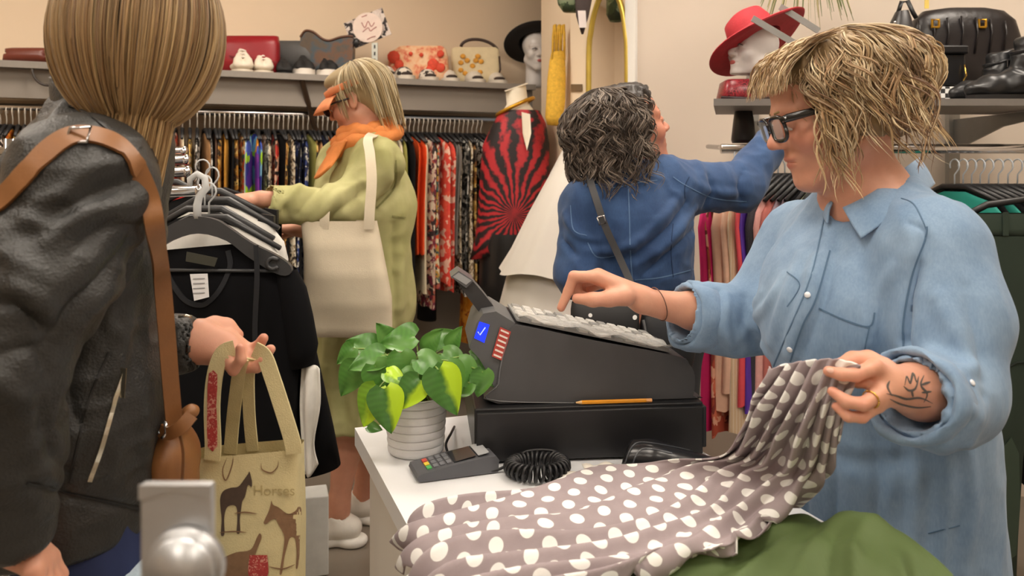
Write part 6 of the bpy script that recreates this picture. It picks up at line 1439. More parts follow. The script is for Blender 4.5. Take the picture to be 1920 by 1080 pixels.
# ---- shoes seen from the toe
def toe_shoe(px, wpx, hpx, up, so, label, group, laces=None, back=0.06, low=False, inn=None):
    d = SD(px, back); zb = SHZ+0.0015; c = P(px, 0, d); c.z = zb; k = d/FPX; w, h = wpx*k/2, hpx*k; t_ = thing('shoe', label, 'shoe', c, group); dr = -WN
    s_ = SDF(c+V(-w*1.6-0.1, -0.05, -0.01), c+V(w*1.6+0.1, 0.33, h+0.03), 0.007); sh = h*(0.30 if so else 0.12)
    ax = dr; tp = c+WN*0.0
    zf_ = 0.40 if low else 0.26; s_.chain([tp+ax*0.045+V(0, 0, h*zf_*0.95), tp+ax*0.10+V(0, 0, h*zf_), tp+ax*0.21+V(0, 0, h*(zf_+0.05))], [w*0.72, w*0.92, w*0.84] if not low else [h*0.32, w*0.86, w*0.78], 0.015, flat=None if low else ((0, 0, 1), 0.42))
    if not low:
        s_.cone(tp+ax*0.15+V(0, 0, h*0.5), tp+ax*0.21+V(0, 0, h*0.62), w*0.72, w*0.68, 0.03)
        b_ = []
        for zf, wf, bk in ((0.30, 0.92, 0.03), (0.45, 0.80, 0.045), (0.62, 0.58, 0.07), (0.80, 0.36, 0.095), (0.97, 0.24, 0.12)): b_.append((tp+ax*bk+V(0, 0, h*zf), w*wf))
        for (q0, r0), (q1, r1) in zip(b_[:-1], b_[1:]):
            for e_ in (-0.55, 0.55): s_.cone(q0+WD*r0*e_, q1+WD*r1*e_, r0*0.42, r1*0.42, 0.012)
    s_.half(c+V(0, 0, sh*0.9), (0, 0, -1), 0.003); s_.half(c+V(0, 0, h*1.02), (0, 0, 1), 0.01); v, q = s_.mesh(1); mesh_part('upper', v, q, up, t_)
    pr = []
    for a_ in np.linspace(-math.pi/2, math.pi/2, 11): pr.append(c+ax*(0.075-0.075*math.cos(a_))+Vector((WD.x, WD.y, 0))*w*math.sin(a_))
    pr += [c+ax*0.26+Vector((WD.x, WD.y, 0))*w*0.7, c+ax*0.26-Vector((WD.x, WD.y, 0))*w*0.7]
    o = MB().prism(pr, (0, 0, sh)).build('sole', so or up, t_); auto(o, 0.6)
    if laces:
        for i in range(3):
            z = h*(0.55+0.14*i); ww = w*(0.5-0.1*i); a0 = c+ax*(0.045+0.02*i); MB().tube([a0-WD*ww+V(0, 0, z-0.006), a0+WN*0.008+V(0, 0, z+0.004), a0+WD*ww+V(0, 0, z-0.006)], 0.004, 5).build('lace', laces, t_, True)
    if inn: MB().ball(c+ax*0.045+V(0, 0, h*0.42), (w*0.62, 0.035, h*0.16), 10).build('insole', inn, t_, True)
    return t_
Mwt = mat('white_canvas_shoe', '#ded3c0', 0.7); Mbk = mat('black_suede', '#1c1b1b', 0.75); Mws = mat('white_sole', '#e7dfd4', 0.6); Msd = mat('pale_sandal', '#d6cdbf', 0.6)
toe_shoe(457, 42, 54, Mwt, None, 'white trainer with a tall tongue in front of the red bag', 'shoes on the back shelf', Mws); toe_shoe(496, 40, 50, Mwt, None, 'white trainer with tied laces in front of the red bag', 'shoes on the back shelf', Mws)
toe_shoe(535, 34, 38, Mbk, None, 'plain black shoe beside the white trainers', 'shoes on the back shelf'); toe_shoe(574, 42, 44, Mbk, Mws, 'black sneaker with thick white sole, the left one of its pair', 'shoes on the back shelf'); toe_shoe(619, 42, 44, Mbk, Mws, 'black sneaker with thick white sole, the right one of its pair', 'shoes on the back shelf')
Mdk = mat('dark_insole', '#3a2e28', 0.8); Mbw = PT('sandal_bw', ['#e2dacd', '#26221f', '#ded5c7'], 40)
for i, px in enumerate((733, 767, 812, 852, 901, 942)): toe_shoe(px, 36, 26 if i > 1 else 30, Mbw if i < 3 else Msd, Msd, ORD[i]+' pale flat sandal from the left in the row on the back shelf', 'sandals on the back shelf', None, 0.05, True, Mdk)
# ---- round sign on a stand
dd = SD(690, 0.10); t_ = thing('round_sign', 'round pale pink sign on a patterned square card and silver stand', 'sign', P(700, HZ-(SHZ+0.0015-CH)*FPX/dd, dd))
ca = [P(644, 44, dd), P(716, 14, dd), P(734, 64, dd), P(662, 92, dd)]; MB().prism(ca, (0, 0.006, 0)).build('patterned_card', PT('damask', ['#2c2626', '#cfc0b6', '#3a3232', '#b5a49c', '#d8cbc2'], 42), t_)
MB().lathe([(0, 0), (0.079, 0), (0.079, 0.004), (0, 0.004)], Matrix.Translation(P(690, 52, dd)-V(0, 0.006, 0)) @ Matrix.Rotation(math.pi/2, 4, 'X'), 32).build('disc', mat('blush_card', '#e3d0c4', 0.7), t_)
for ln in ([(678, 42), (684, 52), (690, 40), (696, 50), (702, 42)], [(680, 60), (690, 52), (694, 58), (700, 54), (706, 50)], [(678, 32), (688, 28)], [(688, 74), (696, 70), (704, 68)]): MB().tube([P(p[0], p[1], dd-0.011) for p in catmull([(x, y, 0) for x, y in ln], 4)], 0.0028, 5).build('handwriting', mat('rose_ink', '#c08f8a', 0.8), t_)
yb = HZ-(SHZ+0.0015-CH)*FPX/dd; MB().prism([P(697, 80, dd), P(708, 80, dd), P(708, yb, dd), P(697, yb, dd)], (0, 0.012, 0)).build('stand', mat('silver_stand', '#c9ccc4', 0.3, 0.7), t_)
for k in range(4): MB().prism([P(701, 84+k*13, dd-0.001), P(704, 84+k*13, dd-0.001), P(704, 91+k*13, dd-0.001), P(701, 91+k*13, dd-0.001)], (0, -0.001, 0)).build('slot', M_black, t_)
# ---- display heads and hats
def display_head(O, fwd, up, sc, label, base_z, vox=0.004):
    hd = Head(O, fwd, up, sc); t_ = thing('display_head', label, 'display head', (O[0], O[1], base_z)); B = SDF(Vector(O)-V(0.2, 0.2, 0.24), Vector(O)+V(0.2, 0.2, 0.2), vox); hd.sculpt(B, False)
    B.cone(hd.p(-0.03, 0, -0.05), V(hd.p(-0.03, 0, 0).x, hd.p(-0.03, 0, 0).y, base_z+0.03), 0.05*sc, 0.055*sc, 0.03); B.half((0, 0, base_z+0.001), (0, 0, -1), 0.003); v, q = B.mesh(1); mesh_part('head', v, q, mat('head_white', '#e4dfdc', 0.3, var=0.03), t_)
    MB().ball(hd.p(0.099, 0, -0.053), Vector((0.006, 0.018, 0.010))*sc, 10, hd.M).build('lips', mat('head_lips', '#c96a66', 0.4), t_, True)
    for y in (-1, 1): MB().tube([hd.p(0.098, 0.018*y, 0.016), hd.p(0.100, 0.033*y, 0.021), hd.p(0.092, 0.048*y, 0.015)], 0.0026*sc, 6).build('painted_eye', mat('eye_paint', '#6b6462', 0.5), t_, True)
    return hd
def hat(O, axis, fwd, R0, hcr, rb, m, band, label, droop=0.02, wave=0.0):
    fr = frame(Vector(fwd)-Vector(axis)*Vector(fwd).dot(Vector(axis))/Vector(axis).length_squared, axis); t_ = thing('wide_brimmed_hat', label, 'hat', O); M_ = Matrix.Translation(Vector(O)) @ fr.to_4x4()
    pr = [(0.001, hcr), (R0*0.55, hcr*0.98), (R0*0.85, hcr*0.85), (R0*0.98, hcr*0.5), (R0, 0.0), (R0*1.12, -0.004), ((R0+rb)/2, -droop*0.4), (rb*0.98, -droop), (rb, -droop-0.004), (rb*0.98, -droop-0.008), ((R0+rb)/2, -droop*0.4-0.006), (R0*1.02, -0.010), (R0*0.94, 0.02), (R0*0.9, hcr*0.5), (0.001, hcr*0.9)]
    mb = MB().lathe(pr, None, 48); vs = []
    for x, y, z in mb.v:
        rr = math.hypot(x, y); a_ = math.atan2(y, x); k = max(0, (rr-R0)/(rb-R0)); vs.append(M_ @ V(x, y, z+wave*k*math.cos(2*a_)))
    o = mk('hat_body', vs, mb.f, m, t_, True); auto(o, 1.0)
    MB().lathe([(R0*1.005, 0.004), (R0*1.02, 0.006), (R0*1.015, 0.028), (R0*0.99, 0.03)], M_, 40).build('hat_band', band, t_, True); return t_
# black hat on the back shelf
dd = SD(1003, 0.16); hb_O = P(1004, 98, dd); hd = display_head(hb_O, (0.25, -0.96, -0.1), (0, -0.05, 1), 0.95, 'white display head under the black hat beside the pillar', SHZ+0.0015)
hat(hd.p(-0.012, 0, 0.062), (-0.10, 0.55, 0.85), (0, -1, 0.2), 0.098, 0.10, 0.185, mat('black_felt', '#1d1a1a', 0.85), M_black, 'wide black felt hat on the back shelf beside the pillar', 0.0)
# dress form
dfx, dfd = 968, 4.0; fm = thing('dress_form', 'cream tailor dress form wearing a red top, beside the pillar', 'dress form', (P(dfx, 0, dfd).x, dfd, 0)); Mdf = mat('cream_jersey', '#ebe2cd', 0.7)
bag_loft('torso', [(948, 172, 986, 160, dfd, .05), (950, 196, 990, 192, dfd, .055), (940, 212, 1002, 208, dfd, .075), (926, 232, 1016, 228, dfd, .09), (918, 280, 1022, 280, dfd, .11), (922, 360, 1016, 360, dfd, .10), (914, 430, 1024, 430, dfd, .12), (914, 520, 1024, 520, dfd, .12)], Mdf, fm, 28, 1.0)
o = MB().prism([P(946, 172, dfd-0.05), P(990, 157, dfd-0.05), P(990, 157, dfd+0.05), P(946, 172, dfd+0.05)], (0, 0, 0.006)).build('neck_cap', Mdf, fm); c = V(P(dfx, 0, dfd).x, dfd, 0)
MB().tube([c+V(0, 0, 0.02), c+V(0, 0, 0.85)], 0.015, 10).build('stand_pole', M_chrome, fm, True); MB().lathe([(0.0, 0.03), (0.05, 0.028), (0.16, 0.008), (0.16, 0.0), (0, 0)], Matrix.Translation(c), 28).build('stand_base', M_black, fm, True)
m = bpy.data.materials.new('red_black_kimono_print'); m.use_nodes = True; t = NT(m); mp = t.n('ShaderNodeMapping'); mp.inputs['Location'].default_value = tuple(-x for x in P(965, 400, dfd)); t.l(t.coord('Object'), mp.inputs[0]); sx = t.n('ShaderNodeSeparateXYZ'); t.l(mp.outputs[0], sx.inputs[0])
an = t.math('ARCTAN2', sx.outputs[2], sx.outputs[0]); w1 = t.math('SINE', t.math('MULTIPLY_ADD', an, 27.0, t.math('MULTIPLY', t.noise(t.coord('Object'), 12, 3), 11.0))); w2 = t.noise(mp.outputs[0], 26, 3); f = t.math('ADD', t.math('MULTIPLY', w1, 0.32), w2)
t.l(t.ramp(f, [(0.36, '#1c1214'), (0.52, '#7d1722'), (0.74, '#b5252c')]), t.b.inputs['Base Color']); t.b.inputs['Roughness'].default_value = 0.6
kt = thing('kimono_top', 'red and black printed kimono top on the dress form', 'garment', P(950, 480, dfd))
bag_loft('cloth', [(938, 208, 1012, 208, dfd, .085), (922, 236, 1024, 232, dfd, .11), (905, 272, 1030, 270, dfd, .125), (900, 330, 1030, 330, dfd, .13), (896, 400, 1028, 400, dfd, .13), (890, 450, 1022, 440, dfd, .13), (880, 486, 1000, 455, dfd, .13)], m, kt, 30, 0.9)
vn = MB().prism([P(978, 210, dfd-0.122), P(994, 214, dfd-0.122), P(996, 250, dfd-0.140), P(988, 282, dfd-0.146), P(980, 250, dfd-0.140)], (0, 0.004, 0)).build('neck_opening', Mdf, kt)
sk = thing('leather_skirt', 'black leather skirt hanging on the dress form', 'skirt', P(930, 580, dfd)); bag_loft('cloth', [(908, 436, 1000, 436, dfd-0.0, .142), (900, 460, 1004, 460, dfd, .15), (898, 520, 1008, 520, dfd, .15), (896, 585, 1010, 585, dfd, .15)], mat('black_leather_skirt', '#17171a', 0.32, var=0.1, vscale=12, bump=0.3, bscale=40), sk, 30, 0.9)
nk = thing('gold_necklace', 'gold collar necklace round the neck of the dress form', 'necklace', P(960, 210, dfd)); pts = [P(966+34*math.cos(a_), 200-16*math.cos(a_), dfd)+V(0, 0.085*math.sin(a_), 0) for a_ in np.linspace(0, 2*math.pi, 33)]; MB().tube(pts, 0.010, 8).build('collar', mat('brass_gold', '#c9982f', 0.35, 0.8), nk, True)

# ================================================================ pillar: crochet bag, mirror, hook, plaque
MG = mat('mustard_crochet', '#dcae3c', 0.85, var=0.22, vscale=70, bump=0.9, bscale=130); dc = 3.78; yb = thing('crochet_bag', 'long mustard yellow crochet bag hanging on the cream pillar', 'bag', P(1043, 236, dc)); 
bag_loft('bag_body', [(1034, 98, 1058, 96, dc, .022), (1030, 115, 1060, 115, dc, .03), (1026, 150, 1061, 150, dc, .036), (1024, 190, 1060, 190, dc, .038), (1022, 220, 1056, 220, dc, .036), (1026, 234, 1050, 236, dc, .026)], MG, yb, 24, 0.8)
for k, (a_, b_) in enumerate(((1036, 1042), (1044, 1050), (1051, 1058))): MB().tube([P(a_, 112, dc-0.02+0.01*k), P(a_+1, 70, dc), P(a_+3, 48, dc+0.005), P(b_-1, 46, dc+0.005), P(b_, 70, dc), P(b_, 112, dc-0.01)], 0.0065, 7).build('handle', MG, yb, True)
def on_face(px, py, off=0.004): return on_plane(px, py, Vector((*CB, 0))+CFN*off, CFN)
mr = thing('arched_mirror', 'tall arched mirror with a gold frame on the pillar', 'mirror', on_face(1140, 700))
arch = [(1104, 420), (1104, 120), (1108, 60), (1116, 20), (1128, -10), (1143, -22), (1157, -8), (1167, 20), (1173, 60), (1176, 120), (1176, 420)]
ap = [on_face(p[0], p[1], 0.012) for p in catmull([(x, y, 0) for x, y in arch], 4)]
MB().prism(ap, -CFN*0.006).build('glass', mat('mirror_glass', '#f2f2f2', 0.02, 1.0, var=0), mr); MB().tube(ap+[ap[0]], 0.013, 8).build('frame', mat('gold_frame', '#c7ad4e', 0.35, 0.6), mr, True)
o = MB().prism([on_face(1072, 158, 0.003), on_face(1092, 158, 0.003), on_face(1092, 171, 0.003), on_face(1072, 171, 0.003)], CFN*0.006).build('plaque', mat('bronze_plaque', '#7d6a52', 0.4, 0.4), None); tag(o, 'small bronze plaque on the pillar', 'plaque')
hk = thing('coat_hook', 'small black double hook on the pillar behind the curly-haired woman', 'hook', on_face(1078, 215)); MB().tube([on_face(1074, 205, 0.004), on_face(1074, 222, 0.03), on_face(1070, 214, 0.05)], 0.006, 6).build('hook', M_black, hk, True); MB().tube([on_face(1080, 205, 0.004), on_face(1082, 220, 0.03), on_face(1086, 210, 0.05)], 0.006, 6).build('hook', M_black, hk, True)
# green hat and dark felt cone with its price tag at the top of the pillar
gh = thing('green_bag', 'dark green leafy patterned bag hanging high on the pillar', 'bag', P(1072, 22, 3.55)); bag_loft('bag_body', [(1044, -60, 1098, -60, 3.55, .03), (1042, -20, 1100, -20, 3.55, .045), (1046, 8, 1098, 8, 3.55, .045), (1056, 22, 1090, 22, 3.55, .03)], mat_pattern('green_leaf_print', ['#2f3d28', '#5a6b4a', '#3a4a30', '#7d8a6a', '#2a3524'], 30), gh, 24, 0.9)
cn = thing('felt_cone', 'dark felt hat hanging point down on the pillar', 'hat', P(1092, 66, 3.5)); bag_loft('felt', [(1078, -40, 1112, -40, 3.5, .04), (1078, 0, 1110, 0, 3.5, .036), (1080, 30, 1104, 30, 3.5, .026), (1090, 64, 1094, 64, 3.5, .006)], mat('dark_felt', '#453a38', 0.8), cn, 20, 1.0); MB().prism([P(1083, 20, 3.46), P(1098, 20, 3.46), P(1100, 52, 3.46), P(1086, 52, 3.46)], (0, -0.002, 0)).build('price_tag', mat('tag_paper', '#d9cfcb', 0.7), cn)
# wedding dress
Mtl = mat('ivory_tulle', '#dad4cb', 0.8, var=0.03, vscale=5); wd = thing('wedding_dress', 'ivory tulle dress with tiered skirt hanging in front of the pillar', 'dress', P(1060, 1000, 3.2))
def skirt(name, rows, n=72, wav=0.02, fq=11):
    v = []; 
    for i, (xl, xr, y, d, th) in enumerate(rows):
        a_, b_ = P(xl, y, d), P(xr, y, d); c = (a_+b_)/2; h = (b_-a_)/2; k_ = i/(len(rows)-1)
        for k in range(n): q_ = 2*math.pi*k/n; w = 1+wav*k_*math.sin(fq*q_+i*0.2)+wav*0.6*k_*math.sin(fq*1.7*q_+1); v.append(c+h*math.cos(q_)*w+V(0, th*math.sin(q_)*w, 0)+V(0, 0, 0.01*k_*math.sin(5*q_)))
    f = [(i*n+k, i*n+(k+1) % n, (i+1)*n+(k+1) % n, (i+1)*n+k) for i in range(len(rows)-1) for k in range(n)]; return mk(name, v, f, Mtl, wd, True)
skirt('upper_tier', [(1078, 1104, 236, 3.2, .03), (1058, 1124, 275, 3.2, .07), (1030, 1140, 330, 3.2, .12), (992, 1156, 400, 3.2, .18), (958, 1172, 470, 3.2, .23), (936, 1184, 506, 3.2, .26)]); skirt('lower_tier', [(985, 1150, 450, 3.2, .17), (950, 1172, 520, 3.2, .22), (925, 1190, 620, 3.2, .27), (905, 1210, 760, 3.2, .32), (890, 1225, 880, 3.2, .36)], 72, 0.03)
MB().tube([P(1088, 240, 3.2), P(1080, 205, 3.25), P(1078, 214, 3.45)], 0.004, 6).build('hanging_loop', Mtl, wd, True)

# ================================================================ right wall: hat shelf, rail
Z2 = 1.31+135*2.55/FPX; rs = thing('hat_shelf', 'grey wall shelf carrying the red hat, black bags and boots', 'shelf', P(1650, 185, 2.75)); M_s2 = mat('grey_shelf_board', '#77726d', 0.5, var=0.05)
xl, xr = P(1338, 0, 2.55).x, P(2060, 0, 2.55).x; xl2 = P(1342, 0, 2.96).x; MB().prism([V(xl, 2.55, Z2-0.022), V(xr, 2.55, Z2-0.022), V(xr, 2.96, Z2-0.022), V(xl2, 2.96, Z2-0.022)], (0, 0, 0.022)).build('shelf_board', M_s2, rs)
for px in (1468, 1850): 
    x = P(px, 0, 3.0).x; yw = 3.5+(WR1.y-CC.y)/(WR1.x-CC.x)*(x-CC.x)-0.02
    MB().box((x-0.022, yw-0.03, 0.05), (x+0.022, yw, Z2+0.35)).build('upright', mat('upright_grey', '#8f8c86', 0.4, 0.5), rs); MB().prism([V(x-0.004, yw-0.03, Z2-0.024), V(x-0.004, 2.62, Z2-0.024), V(x-0.004, 2.62, Z2-0.045), V(x-0.004, 2.9, Z2-0.07), V(x-0.004, yw-0.03, Z2-0.15)], (0.008, 0, 0)).build('bracket', mat('bracket_grey', '#6f6d69', 0.4, 0.5), rs)
RZ2 = P(0, 279, 2.62).z; r2 = thing('clothes_rail', 'chrome clothes rail below the hat shelf on the right', 'clothes rail', P(1650, 280, 2.62)); ra, rb_ = P(1352, 279, 2.62), P(2060, 279, 2.62); MB().tube([ra, rb_], 0.016, 12).build('rail_tube', M_chrome, r2, True)
for x in (ra.x+0.06, rb_.x-0.1): MB().tube([V(x, 2.62, RZ2), V(x, 3.04, RZ2+0.02)], 0.009, 8).build('rail_arm', M_chrome, r2, True)
PC = {'hotpink': mat('cloth_hot_pink', '#d81e6a', 0.7), 'coralp': PT('coralp', ['#c9684c', '#a8452f', '#e0a48a', '#7d2f26'], 30), 'peach': mat('cloth_peach', '#eebfa4', 0.8, var=0.08), 'goldst': mat_pattern('cloth_gold_stripe', ['#e6c8a6', '#d9b27a', '#efd8c0'], 30, 'stripe'), 'coralr': mat('cloth_coral_red', '#e5505a', 0.7), 'violet': mat('cloth_violet_velvet', '#5b35a0', 0.5, var=0.2, vscale=12), 'blackst': mat_pattern('cloth_black_stripe', ['#17161a', '#6a6470', '#1c1a20'], 40, 'stripe'), 'pinklace': mat('cloth_pink_lace', '#e7aaa2', 0.8, var=0.1, vscale=60), 'rose': mat('cloth_rose', '#c9736a', 0.8), 'mauve': mat('cloth_mauve', '#a38c98', 0.85, var=0.08), 'black': CL['black'], 'palegreen': mat('cloth_pale_green', '#c3cba4', 0.8), 'lime': mat('cloth_lime', '#b6d62c', 0.7), 'teal': mat('cloth_teal', '#1f8f80', 0.7), 'rust': CL['redprint']}
pw = {'hotpink': 'hot pink', 'coralp': 'coral print', 'peach': 'peach', 'goldst': 'gold striped', 'coralr': 'coral red', 'violet': 'violet velvet', 'blackst': 'black striped', 'pinklace': 'pink lace', 'rose': 'rose', 'mauve': 'mauve', 'black': 'black', 'palegreen': 'pale green', 'lime': 'lime green', 'teal': 'teal', 'rust': 'rust print'}
seq2 = ['hotpink', 'coralp', 'peach', 'peach', 'goldst', 'coralr', 'violet', 'blackst', 'pinklace', 'rose', 'mauve', 'mauve', 'black', 'palegreen', 'lime', 'black']
for i, c in enumerate(seq2):
    px = 1384+i*12.5; q = P(px, 279, 2.62); u = V(-0.80, -0.60, 0) if i < 13 else V(-0.75, -0.66, 0); garment('hanging_garment', V(q.x, q.y, RZ2-0.02), u, [0.78, 0.8, 0.72, 0.66, 0.80, 0.70, 0.74, 0.68, 0.72, 0.82, 0.60, 0.62, 0.35, 0.7, 0.7, 0.3][i], PC[c], pw[c]+' garment on the right rail, '+ordinal(i)+' hanger from the pillar side', 'garment', 'garments on the right rail', 0.195, 0.011, 0.085, 100+i, 'blue', 0.92)
for i, px in enumerate((1790, 1806, 1822, 1838, 1854, 1872, 1890, 1908, 1926)):
    q = P(px, 279, 2.62); c = ['teal', 'black', 'teal', 'black', 'black', 'black', 'black', 'black', 'black'][i]; garment('hanging_garment', V(q.x, q.y, RZ2-0.055), V(0.25, -0.97, 0), [0.4, 0.9, 0.4, 0.9, 0.9, 0.85, 0.9, 0.9, 0.9][i], PC[c], pw[c]+' garment on the right rail beside the shop assistant, '+ordinal(i)+' from her shoulder', 'garment', 'garments right of the shop assistant', 0.19, 0.010, 0.05, 300+i, 'blue', 0.9)
# dark green trousers facing us
tr = thing('hanging_trousers', 'dark green trousers with knee panels hanging at the right edge', 'trousers', P(1935, 1080, 2.22)); Mtg = mat('dark_green_twill', '#26352b', 0.8, var=0.1, vscale=8); dT = 2.22
bag_loft('waistband', [(1812, 400, 2060, 400, dT, .03), (1810, 428, 2062, 428, dT, .036), (1810, 440, 2062, 440, dT, .036)], mat('green_waistband', '#2c3b30', 0.8), tr); bag_loft('leg', [(1806, 441, 1936, 441, dT, .036), (1800, 560, 1936, 560, dT, .045), (1806, 700, 1925, 700, dT, .045), (1826, 860, 1908, 860, dT, .045), (1834, 1000, 1900, 1000, dT, .04), (1840, 1120, 1896, 1120, dT, .035)], Mtg, tr); bag_loft('leg', [(1938, 441, 2066, 441, dT, .036), (1938, 560, 2072, 560, dT, .045), (1946, 700, 2066, 700, dT, .045), (1956, 860, 2046, 860, dT, .045), (1962, 1120, 2034, 1120, dT, .035)], Mtg, tr)
o = MB().prism([P(x, y, dT-0.047) for x, y in ((1880, 840), (1896, 820), (1910, 850), (1912, 950), (1905, 1040), (1888, 1052), (1880, 980))], (0, -0.002, 0)).build('knee_panel', mat('green_panel', '#36473a', 0.7), tr); MB().tube([P(x, y, dT-0.048) for x, y in ((1872, 720), (1880, 695), (1905, 680), (1935, 678))], 0.003, 5).build('seam', mat('green_seam_dark', '#18221b', 0.9), tr)
for x in (1880, 1990): MB().prism([P(x, 398, dT-0.037), P(x+10, 398, dT-0.037), P(x+10, 442, dT-0.038), P(x, 442, dT-0.038)], (0, -0.003, 0)).build('belt_loop', MATS['green_waistband'], tr)
MB().tube([P(1815, 402, dT), P(1850, 384, dT), P(1935, 372, dT), P(2050, 402, dT)], 0.010, 8).build('hanger', M_black, tr, True); MB().tube([P(1935, 372, dT), P(1935, 330, dT+0.02), P(1932, 290, 2.5), P(1932, 268, 2.62), P(1932, 285, 2.64)], 0.0035, 6).build('hanger_hook', M_chrome, tr, True)
# ---- on the shelf
zS = Z2+0.0015
hO = P(1412, 100, 2.70); hd2 = display_head(hO, (-0.90, -0.36, 0.10), (0.1, 0, 1), 0.80, 'white display head with painted lips under the red hat', P(0, 143, 2.72).z)
hat(hd2.p(-0.01, 0, 0.060), (-0.42, 0.38, 0.85), (-1, 0, 0), 0.082, 0.105, 0.178, mat('red_straw', '#b22c36', 0.75, var=0.12, vscale=50, bump=0.5, bscale=140), mat('red_band', '#a3242e', 0.6), 'wide red straw hat on the display head on the right shelf', 0.006, 0.012)
cl = thing('sequin_clutch', 'dark red sequinned clutch bag under the display head', 'handbag', P(1405, 183, 2.68)); d_ = 2.68; y0 = HZ-(zS-CH)*FPX/d_; bag_loft('bag_body', [(1360, y0-40, 1456, y0-40, d_, .05), (1354, y0-36, 1460, y0-36, d_, .065), (1348, y0-8, 1464, y0-8, d_, .07), (1352, y0, 1460, y0, d_, .065)], PT('sequin', ['#7a1a26', '#a02c38', '#4a0f18', '#8e2430'], 110, rough=0.3), cl, 28, 0.4); MB().tube([P(1352, y0-8, d_-0.072), P(1405, y0-6, d_-0.076), P(1460, y0-8, d_-0.072)], 0.005, 6).build('zip', mat('dark_zip', '#2a1216', 0.4), cl, True)
for i, (a_, b_, d_) in enumerate((((1411, 34), (1492, 82), 2.50), ((1463, 12), (1536, 58), 2.56))):
    o = MB(); A, B_ = P(*a_, d_), P(*b_, d_); n_ = V(0.42, 0, -0.9).normalized()*0.0; up_ = V(0.5, 0, 0.86)*0.010; o.prism([A-up_, B_-up_, B_+up_, A+up_], (0, 0.004, 0)); o = o.build('label_strip', mat('acrylic_grey', '#a9a8a6', 0.15, 0.3), None); tag(o, ['tilted clear plastic label strip in front of the red hat', 'tilted clear plastic label strip above the blonde head'][i], 'label holder', 'label strips')
vs = thing('black_vase_bag', 'tall black tapered bag standing under the red hat shelf', 'bag', P(1395, 275, 2.80)); bag_loft('bag_body', [(1380, 200, 1408, 200, 2.8, .03), (1376, 225, 1412, 225, 2.8, .036), (1372, 262, 1416, 262, 2.8, .04), (1374, 268, 1414, 268, 2.8, .036)], mat('black_gloss_bag', '#151416', 0.4), vs, 24, 0.8); MB().tube([P(1384, 202, 2.8), P(1394, 190, 2.82), P(1404, 202, 2.8)], 0.004, 6).build('handle', M_black, vs, True)
# black bags
d_ = 2.80; y0 = HZ-(zS-CH)*FPX/d_; bx = thing('houndstooth_box', 'black and white chequered box under the black box bag', 'box', P(1765, y0, d_)); hx = bpy.data.materials.new('chequer_print'); hx.use_nodes = True; t = NT(hx); ck = t.n('ShaderNodeTexChecker'); ck.inputs['Scale'].default_value = 62; ck.inputs[1].default_value = (0.85, 0.85, 0.83, 1); ck.inputs[2].default_value = (0.03, 0.03, 0.03, 1); t.l(t.coord('Object'), ck.inputs[0]); t.l(ck.outputs[0], t.b.inputs['Base Color'])
A = P(1716, y0, d_); B_ = P(1808, y0-34, d_); MB().box((A.x, d_, A.z), (B_.x, d_+0.15, B_.z), None, 0.002).build('box_body', hx, bx)
bb = thing('box_bag', 'glossy black box bag standing on the chequered box', 'handbag', P(1770, y0-35, d_)); Mgb = mat('black_gloss_leather', '#19191b', 0.3, var=0.08); A = P(1732, y0-36, d_+0.01); B_ = P(1812, y0-96, d_+0.01); MB().box((A.x, d_+0.01, A.z+0.001), (B_.x, d_+0.14, B_.z), None, 0.008).build('bag_body', Mgb, bb); A = P(1700, y0-94, d_); B_ = P(1818, y0-112, d_); MB().box((A.x, d_, B_.z-0.03), (B_.x, d_+0.15, B_.z), None, 0.006).build('lid', Mgb, bb); MB().tube([P(1808, y0-75, d_), P(1812, y0-55, d_-0.01), P(1806, y0-45, d_)], 0.003, 6).build('zip_pull', MATS['gold'], bb, True)
d_ = 2.93; y0 = HZ-(zS-CH)*FPX/d_; qb = thing('quilted_bag', 'large dark quilted bag with gold buckles at the back of the right shelf', 'handbag', P(1800, y0, d_)); mq = mat('dark_quilted', '#1d191a', 0.35, var=0.2, vscale=24, bump=1.0, bscale=26); bag_loft('bag_body', [(1770, 16, 1850, 16, d_, .02), (1730, 22, 1880, 22, d_, .035), (1712, 40, 1900, 40, d_, .05), (1704, 70, 1908, 70, d_, .06), (1702, 130, 1910, 130, d_, .06), (1706, y0, 1906, y0, d_, .06)], mq, qb, 32, 0.6)
for x in (1754, 1842): MB().tube([P(x+9*math.cos(a_), 44+10*math.sin(a_), d_-0.062) for a_ in np.linspace(0.78, 0.78+2*math.pi, 5)], 0.005, 6).build('buckle', MATS['brass_gold'], qb)
for k in range(7): x = 1722+k*27; MB().tube([P(x, 30+abs(k-3)*3, d_-0.058), P(x+4, 60, d_-0.064), P(x-2, 100, d_-0.064)], 0.004, 5).build('quilt_rib', mq, qb, True)
d_ = 2.86; y0 = HZ-(zS-CH)*FPX/d_; sbk = thing('bucket_bag', 'small black leather bag with a silver stud behind the blonde head', 'handbag', P(1690, y0, d_)); bag_loft('bag_body', [(1680, 22, 1702, 20, d_, .02), (1672, 40, 1706, 36, d_, .035), (1660, 75, 1712, 75, d_, .05), (1654, 120, 1716, 120, d_, .055), (1656, y0, 1714, y0, d_, .05)], mat('black_soft_leather', '#2a2829', 0.4, var=0.15), sbk, 24, 0.8); MB().tube([P(1684, 24, d_), P(1690, 4, d_), P(1702, 2, d_), P(1712, 24, d_), P(1718, 34, d_)], 0.008, 8).build('handle', M_black, sbk, True); MB().ball(P(1678, 42, d_-0.034), 0.006, 8).build('stud', M_chrome, sbk, True)
